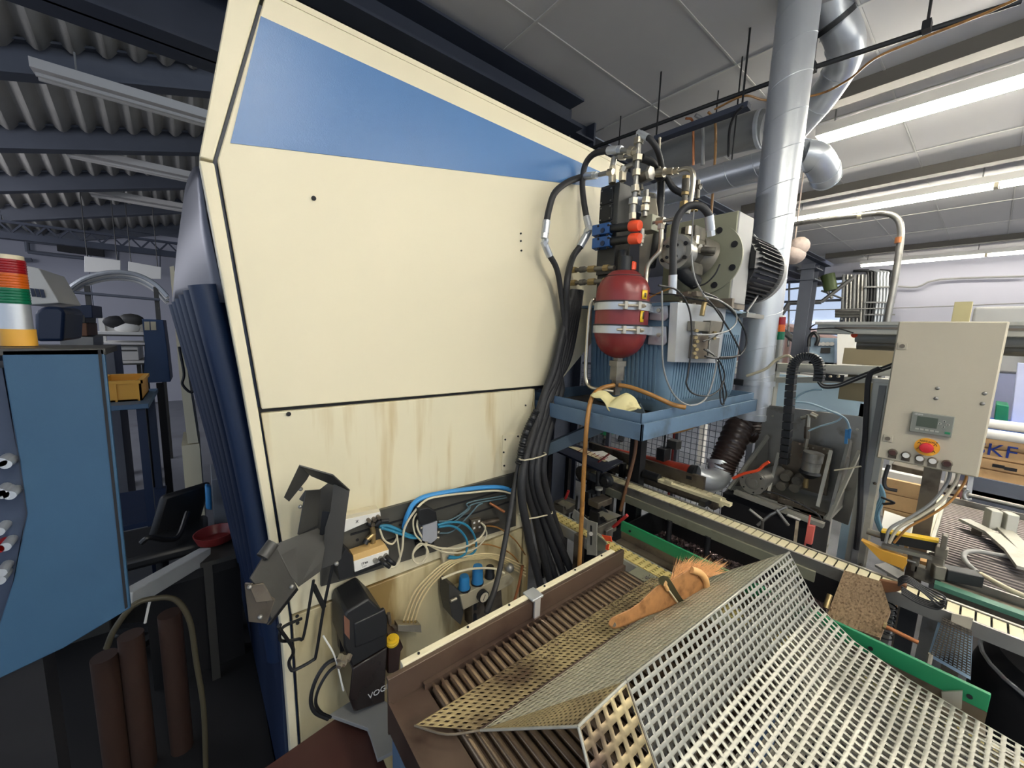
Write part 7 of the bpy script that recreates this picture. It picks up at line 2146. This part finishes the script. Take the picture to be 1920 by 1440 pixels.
# white workshop trolley
t = thing('white_trolley', 'white workshop trolley with shelves and drawer unit', 'trolley', onY(222, 690, 5.2))
yy_ = 5.2
a = onY(178, 595, yy_); b_ = onY(264, 598, yy_)
MB().box((a.x, yy_ + .3, onY(200, 622, yy_).z), (b_.x, yy_ + .32, a.z)).build('back_panel', 'white', t)
for py, h in ((622, .03), (642, .025), (677, .03)):
    z = onY(200, py, yy_).z
    MB().box((a.x - .02, yy_, z - h), (b_.x + .02, yy_ + .5, z)).build('shelf', 'white', t, bevel=.002)
    MB().box((a.x - .02, yy_ - .01, z - h - .01), (b_.x + .02, yy_, z - h + .005)).build('shelf_edge', 'charc', t)
zz1, zz2 = onY(200, 646, yy_).z, onY(200, 676, yy_).z
MB().box((onY(212, 650, yy_).x, yy_ + .01, zz2), (onY(258, 650, yy_).x, yy_ + .45, zz1)).build('drawer_unit', 'white', t, bevel=.003)
MB().box((onY(214, 650, yy_).x, yy_ + .0, zz1 - .06), (onY(256, 650, yy_).x, yy_ + .01, zz1 - .05)).build('drawer_gap', 'charc', t)
for x in (a.x, b_.x):
    MB().box((x - .02, yy_ + .28, zz2), (x + .02, yy_ + .32, a.z)).build('upright', 'white', t)
for (px, py, m_) in ((219, 604, 'dark'), (246, 600, 'charc'), (238, 614, 'white')):
    MB().sphere(onY(px, py, yy_ + .2), .09, 12, (1.1, .5, .7)).build('shelf_item', m_, t)
for (x, y) in ((a.x + .05, yy_ + .05), (b_.x - .05, yy_ + .05), (a.x + .05, yy_ + .45), (b_.x - .05, yy_ + .45)):
    MB().cyl((x - .02, y, .07), (x + .02, y, .07), .07, n=14).build('castor', 'black', t)
    MB().box((x - .015, y - .015, .07), (x + .015, y + .015, zz2 - .02)).build('castor_post', 'charc', t)
# blue pedestal cabinet
t = thing('blue_pedestal', 'dark blue standing cabinet with two small windows beside trolley', 'cabinet', onY(295, 720, 4.6))
ybox('cabinet', '', '', ((266, 598), (306, 600), (314, 660), (320, 716), (268, 718), (272, 650)), 4.6, .4, mat('navy_cabinet', (34, 66, 108), .5), par=t)
for k in range(2):
    ybox('small_window', '', '', ((270 + 12 * k, 603), (280 + 12 * k, 603), (281 + 12 * k, 619), (271 + 12 * k, 619)), 4.59, .01, 'cable', par=t, bev=0)
for px in (273, 300):
    q = onY(px, 718, 4.7)
    MB().bar(q, V(q.x, q.y, 0), .05, .05, (1, 0, 0)).build('leg', 'dark', t)
# yellow crate on blue table
t = thing('blue_workbench', 'low blue workbench carrying the yellow crate', 'table', onY(250, 800, 3.4))
q = [onZ(*p, 1.05) for p in ((208, 745), (290, 741), (262, 768), (212, 778))]
zb_t = onY(240, 750, 3.4).z
tx0, tx1 = onY(206, 750, 3.2).x, onY(290, 745, 3.6).x
MB().box((-.85, 3.2, zb_t - .03), (tx1, 3.9, zb_t)).build('table_top', mat('blue_bench', (70, 100, 130), .5), t, bevel=.003)
for (x, y) in ((-.8, 3.25), (tx1 - .04, 3.25), (-.8, 3.85), (tx1 - .04, 3.85)):
    MB().box((x - .02, y - .02, 0), (x + .02, y + .02, zb_t - .03)).build('leg', 'blued', t)
MB().box((-.85, 3.22, .35), (tx1, 3.88, .38)).build('lower_shelf', 'blued', t)
t = thing('yellow_crate', 'yellow ochre plastic crate on the blue workbench', 'crate', (-.5, 3.5, zb_t))
x0_, x1_ = onY(185, 740, 3.4).x, onY(268, 740, 3.4).x
z1_ = zb_t + .13
m = MB().box((x0_, 3.35, zb_t), (x1_, 3.365, z1_)).box((x0_, 3.75, zb_t), (x1_, 3.765, z1_)).box((x0_, 3.35, zb_t), (x0_ + .015, 3.765, z1_)).box((x1_ - .015, 3.35, zb_t), (x1_, 3.765, z1_)).box((x0_, 3.35, zb_t), (x1_, 3.765, zb_t + .01))
m.build('crate_walls', 'ochre', t)
MB().box((x0_ - .01, 3.34, z1_ - .02), (x1_ + .01, 3.35, z1_)).box((x0_ - .01, 3.765, z1_ - .02), (x1_ + .01, 3.775, z1_)).box((x1_, 3.34, z1_ - .02), (x1_ + .01, 3.775, z1_)).build('rim', 'ochre', t)
for k in range(4):
    MB().box((x1_ - .1 * k - .02, 3.342, zb_t), (x1_ - .1 * k - .01, 3.35, z1_)).build('rib', 'ochre', t)
# cream machine far post strip right of cabinet
t = thing('cream_post_machine', 'slim cream machine edge standing behind the blue bellows', 'machine', (-.1, 3.2, 0))
MB().prism([onY(*p, 3.2) for p in ((318, 500), (326, 498), (352, 700), (372, 830), (352, 832), (336, 700))], (0, .5, 0)).build('edge_panel', 'cream', t)
q = onY(360, 832, 3.3)
MB().box((q.x - .05, 3.2, 0), (q.x + .04, 3.6, q.z + .02)).build('base', 'cream', t)
cable('thin black cable hanging beside the cream machine edge', [onY(*p, 3.1) for p in ((336, 650), (345, 700), (342, 720), (356, 735), (366, 732))], .008)

# lower left dark area ------------------------------------------------
tag(MB().bar(onY(232, 1128, 1.75), onY(384, 1040, 2.1), .05, .06).build('grey_trunking', mat('pale_trunking', (176, 180, 182), .5), bevel=.003), 'pale grey cable trunking slanting right of the blue console', 'trunking')
tag(MB().tube([onY(*p, 1.6) for p in ((200, 1215), (215, 1180), (250, 1135), (290, 1122), (330, 1125), (356, 1165), (368, 1240), (382, 1330), (386, 1440))], .0085, n=10).build('floor_hose', mat('olive_hose', (74, 68, 50), .6)), 'olive grey hose arching in the dark lower left corner', 'hose')
tag(MB().tube([onY(283, 1122, 1.62), onY(279, 1135, 1.62), onY(272, 1168, 1.62)], .004, n=6).build('cable_tie', 'white'), 'white cable tie tail hanging on the olive hose', 'cable tie')
for k, (px, ytop) in enumerate(((195, 1230), (245, 1190), (318, 1150))):
    a = onY(px, ytop, 1.75)
    tag(MB().cyl((a.x, 1.75, .03), (a.x, 1.75, a.z), .034, n=18).build('rusty_pipe', 'rust'), ['leftmost', 'middle', 'rightmost'][k] + ' of three rusty brown uprights in the dark below console', 'pipe')
tag(MB().box((-.25, 2.12, 0), (.08, 2.2, .50)).build('shade_block', mat('block_shade_black', (12, 12, 15), .9)), 'added dark block standing in for shade behind the rusty uprights', 'machine')  # added dark block, its black stands in for the gloom behind the uprights
tag(MB().box((-2.2, .3, 0), (.12, 3.0, .03)).build('floor_shade_sheet', mat('floor_shade_black', (10, 10, 13), .9)), 'added black sheet standing in for deep shade on the lower left floor', 'shade sheet')  # added black sheet over the floor, deep shade put in as colour
t = thing('office_chair', 'black office chair in the gloom between console and machine', 'chair', (-.02, 2.55, 0))
cc = onY(330, 970, 2.5)
MB().obox(onY(336, 965, 2.6), V(.10, .05, 0), V(-.01, .02, 0), V(.04, 0, .14)).build('backrest', 'black', t, bevel=.02)
MB().cbox(onY(300, 1010, 2.5) + V(0, 0, -.02), .38, .36, .06).build('seat', 'black', t, bevel=.02)
s_ = onY(300, 1010, 2.5)
MB().cyl((s_.x, 2.5, .08), (s_.x, 2.5, s_.z - .04), .025, n=12).build('column', 'black', t)
for k in range(5):
    a = k * 2 * math.pi / 5
    MB().bar((s_.x, 2.5, .08), (s_.x + .25 * math.cos(a), 2.5 + .25 * math.sin(a), .06), .04, .03).build('leg', 'black', t)
    MB().sphere((s_.x + .25 * math.cos(a), 2.5 + .25 * math.sin(a), .03), .03, 10).build('castor', 'black', t)
MB().tube([onY(265, 1018, 2.3), onY(280, 1008, 2.3), onY(310, 1012, 2.35), onY(335, 1005, 2.4), onY(352, 960, 2.5)], .012, n=8).build('armrest', 'black', t)
ybox('grey_carton', 'grey white carton standing left of the bellows', 'box', ((396, 900), (428, 895), (434, 980), (402, 985)), 2.6, .3, mat('grey_carton', (132, 136, 142), .7))
ybox('blue_bottle', 'light blue container in front of the grey carton', 'container', ((384, 912), (396, 914), (398, 958), (386, 956)), 2.5, .06, 'hoseb', .01)
t = tag(MB().lathe(onY(405, 1015, 2.2), (0, 0, 1), [(0, .05), (.01, .07), (.05, .085), (.05, .080), (.012, .06)], 20).build('red_bowl', 'red'), 'dark red bowl on the table left of bellows', 'bowl')
tz = onY(405, 1015, 2.2).z
tag(MB().box((-.06, 2.02, tz - .02), (.09, 2.36, tz)).box((-.05, 2.03, 0), (-.02, 2.06, tz - .02)).box((.05, 2.32, 0), (.08, 2.35, tz - .02)).build('small_table', 'charc'), 'small grey table under the red bowl', 'table')
# boxes on far floor left to fill gloom
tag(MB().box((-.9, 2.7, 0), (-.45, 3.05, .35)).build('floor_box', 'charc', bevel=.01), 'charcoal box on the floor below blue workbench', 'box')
# black items along machine, between bellows and floor
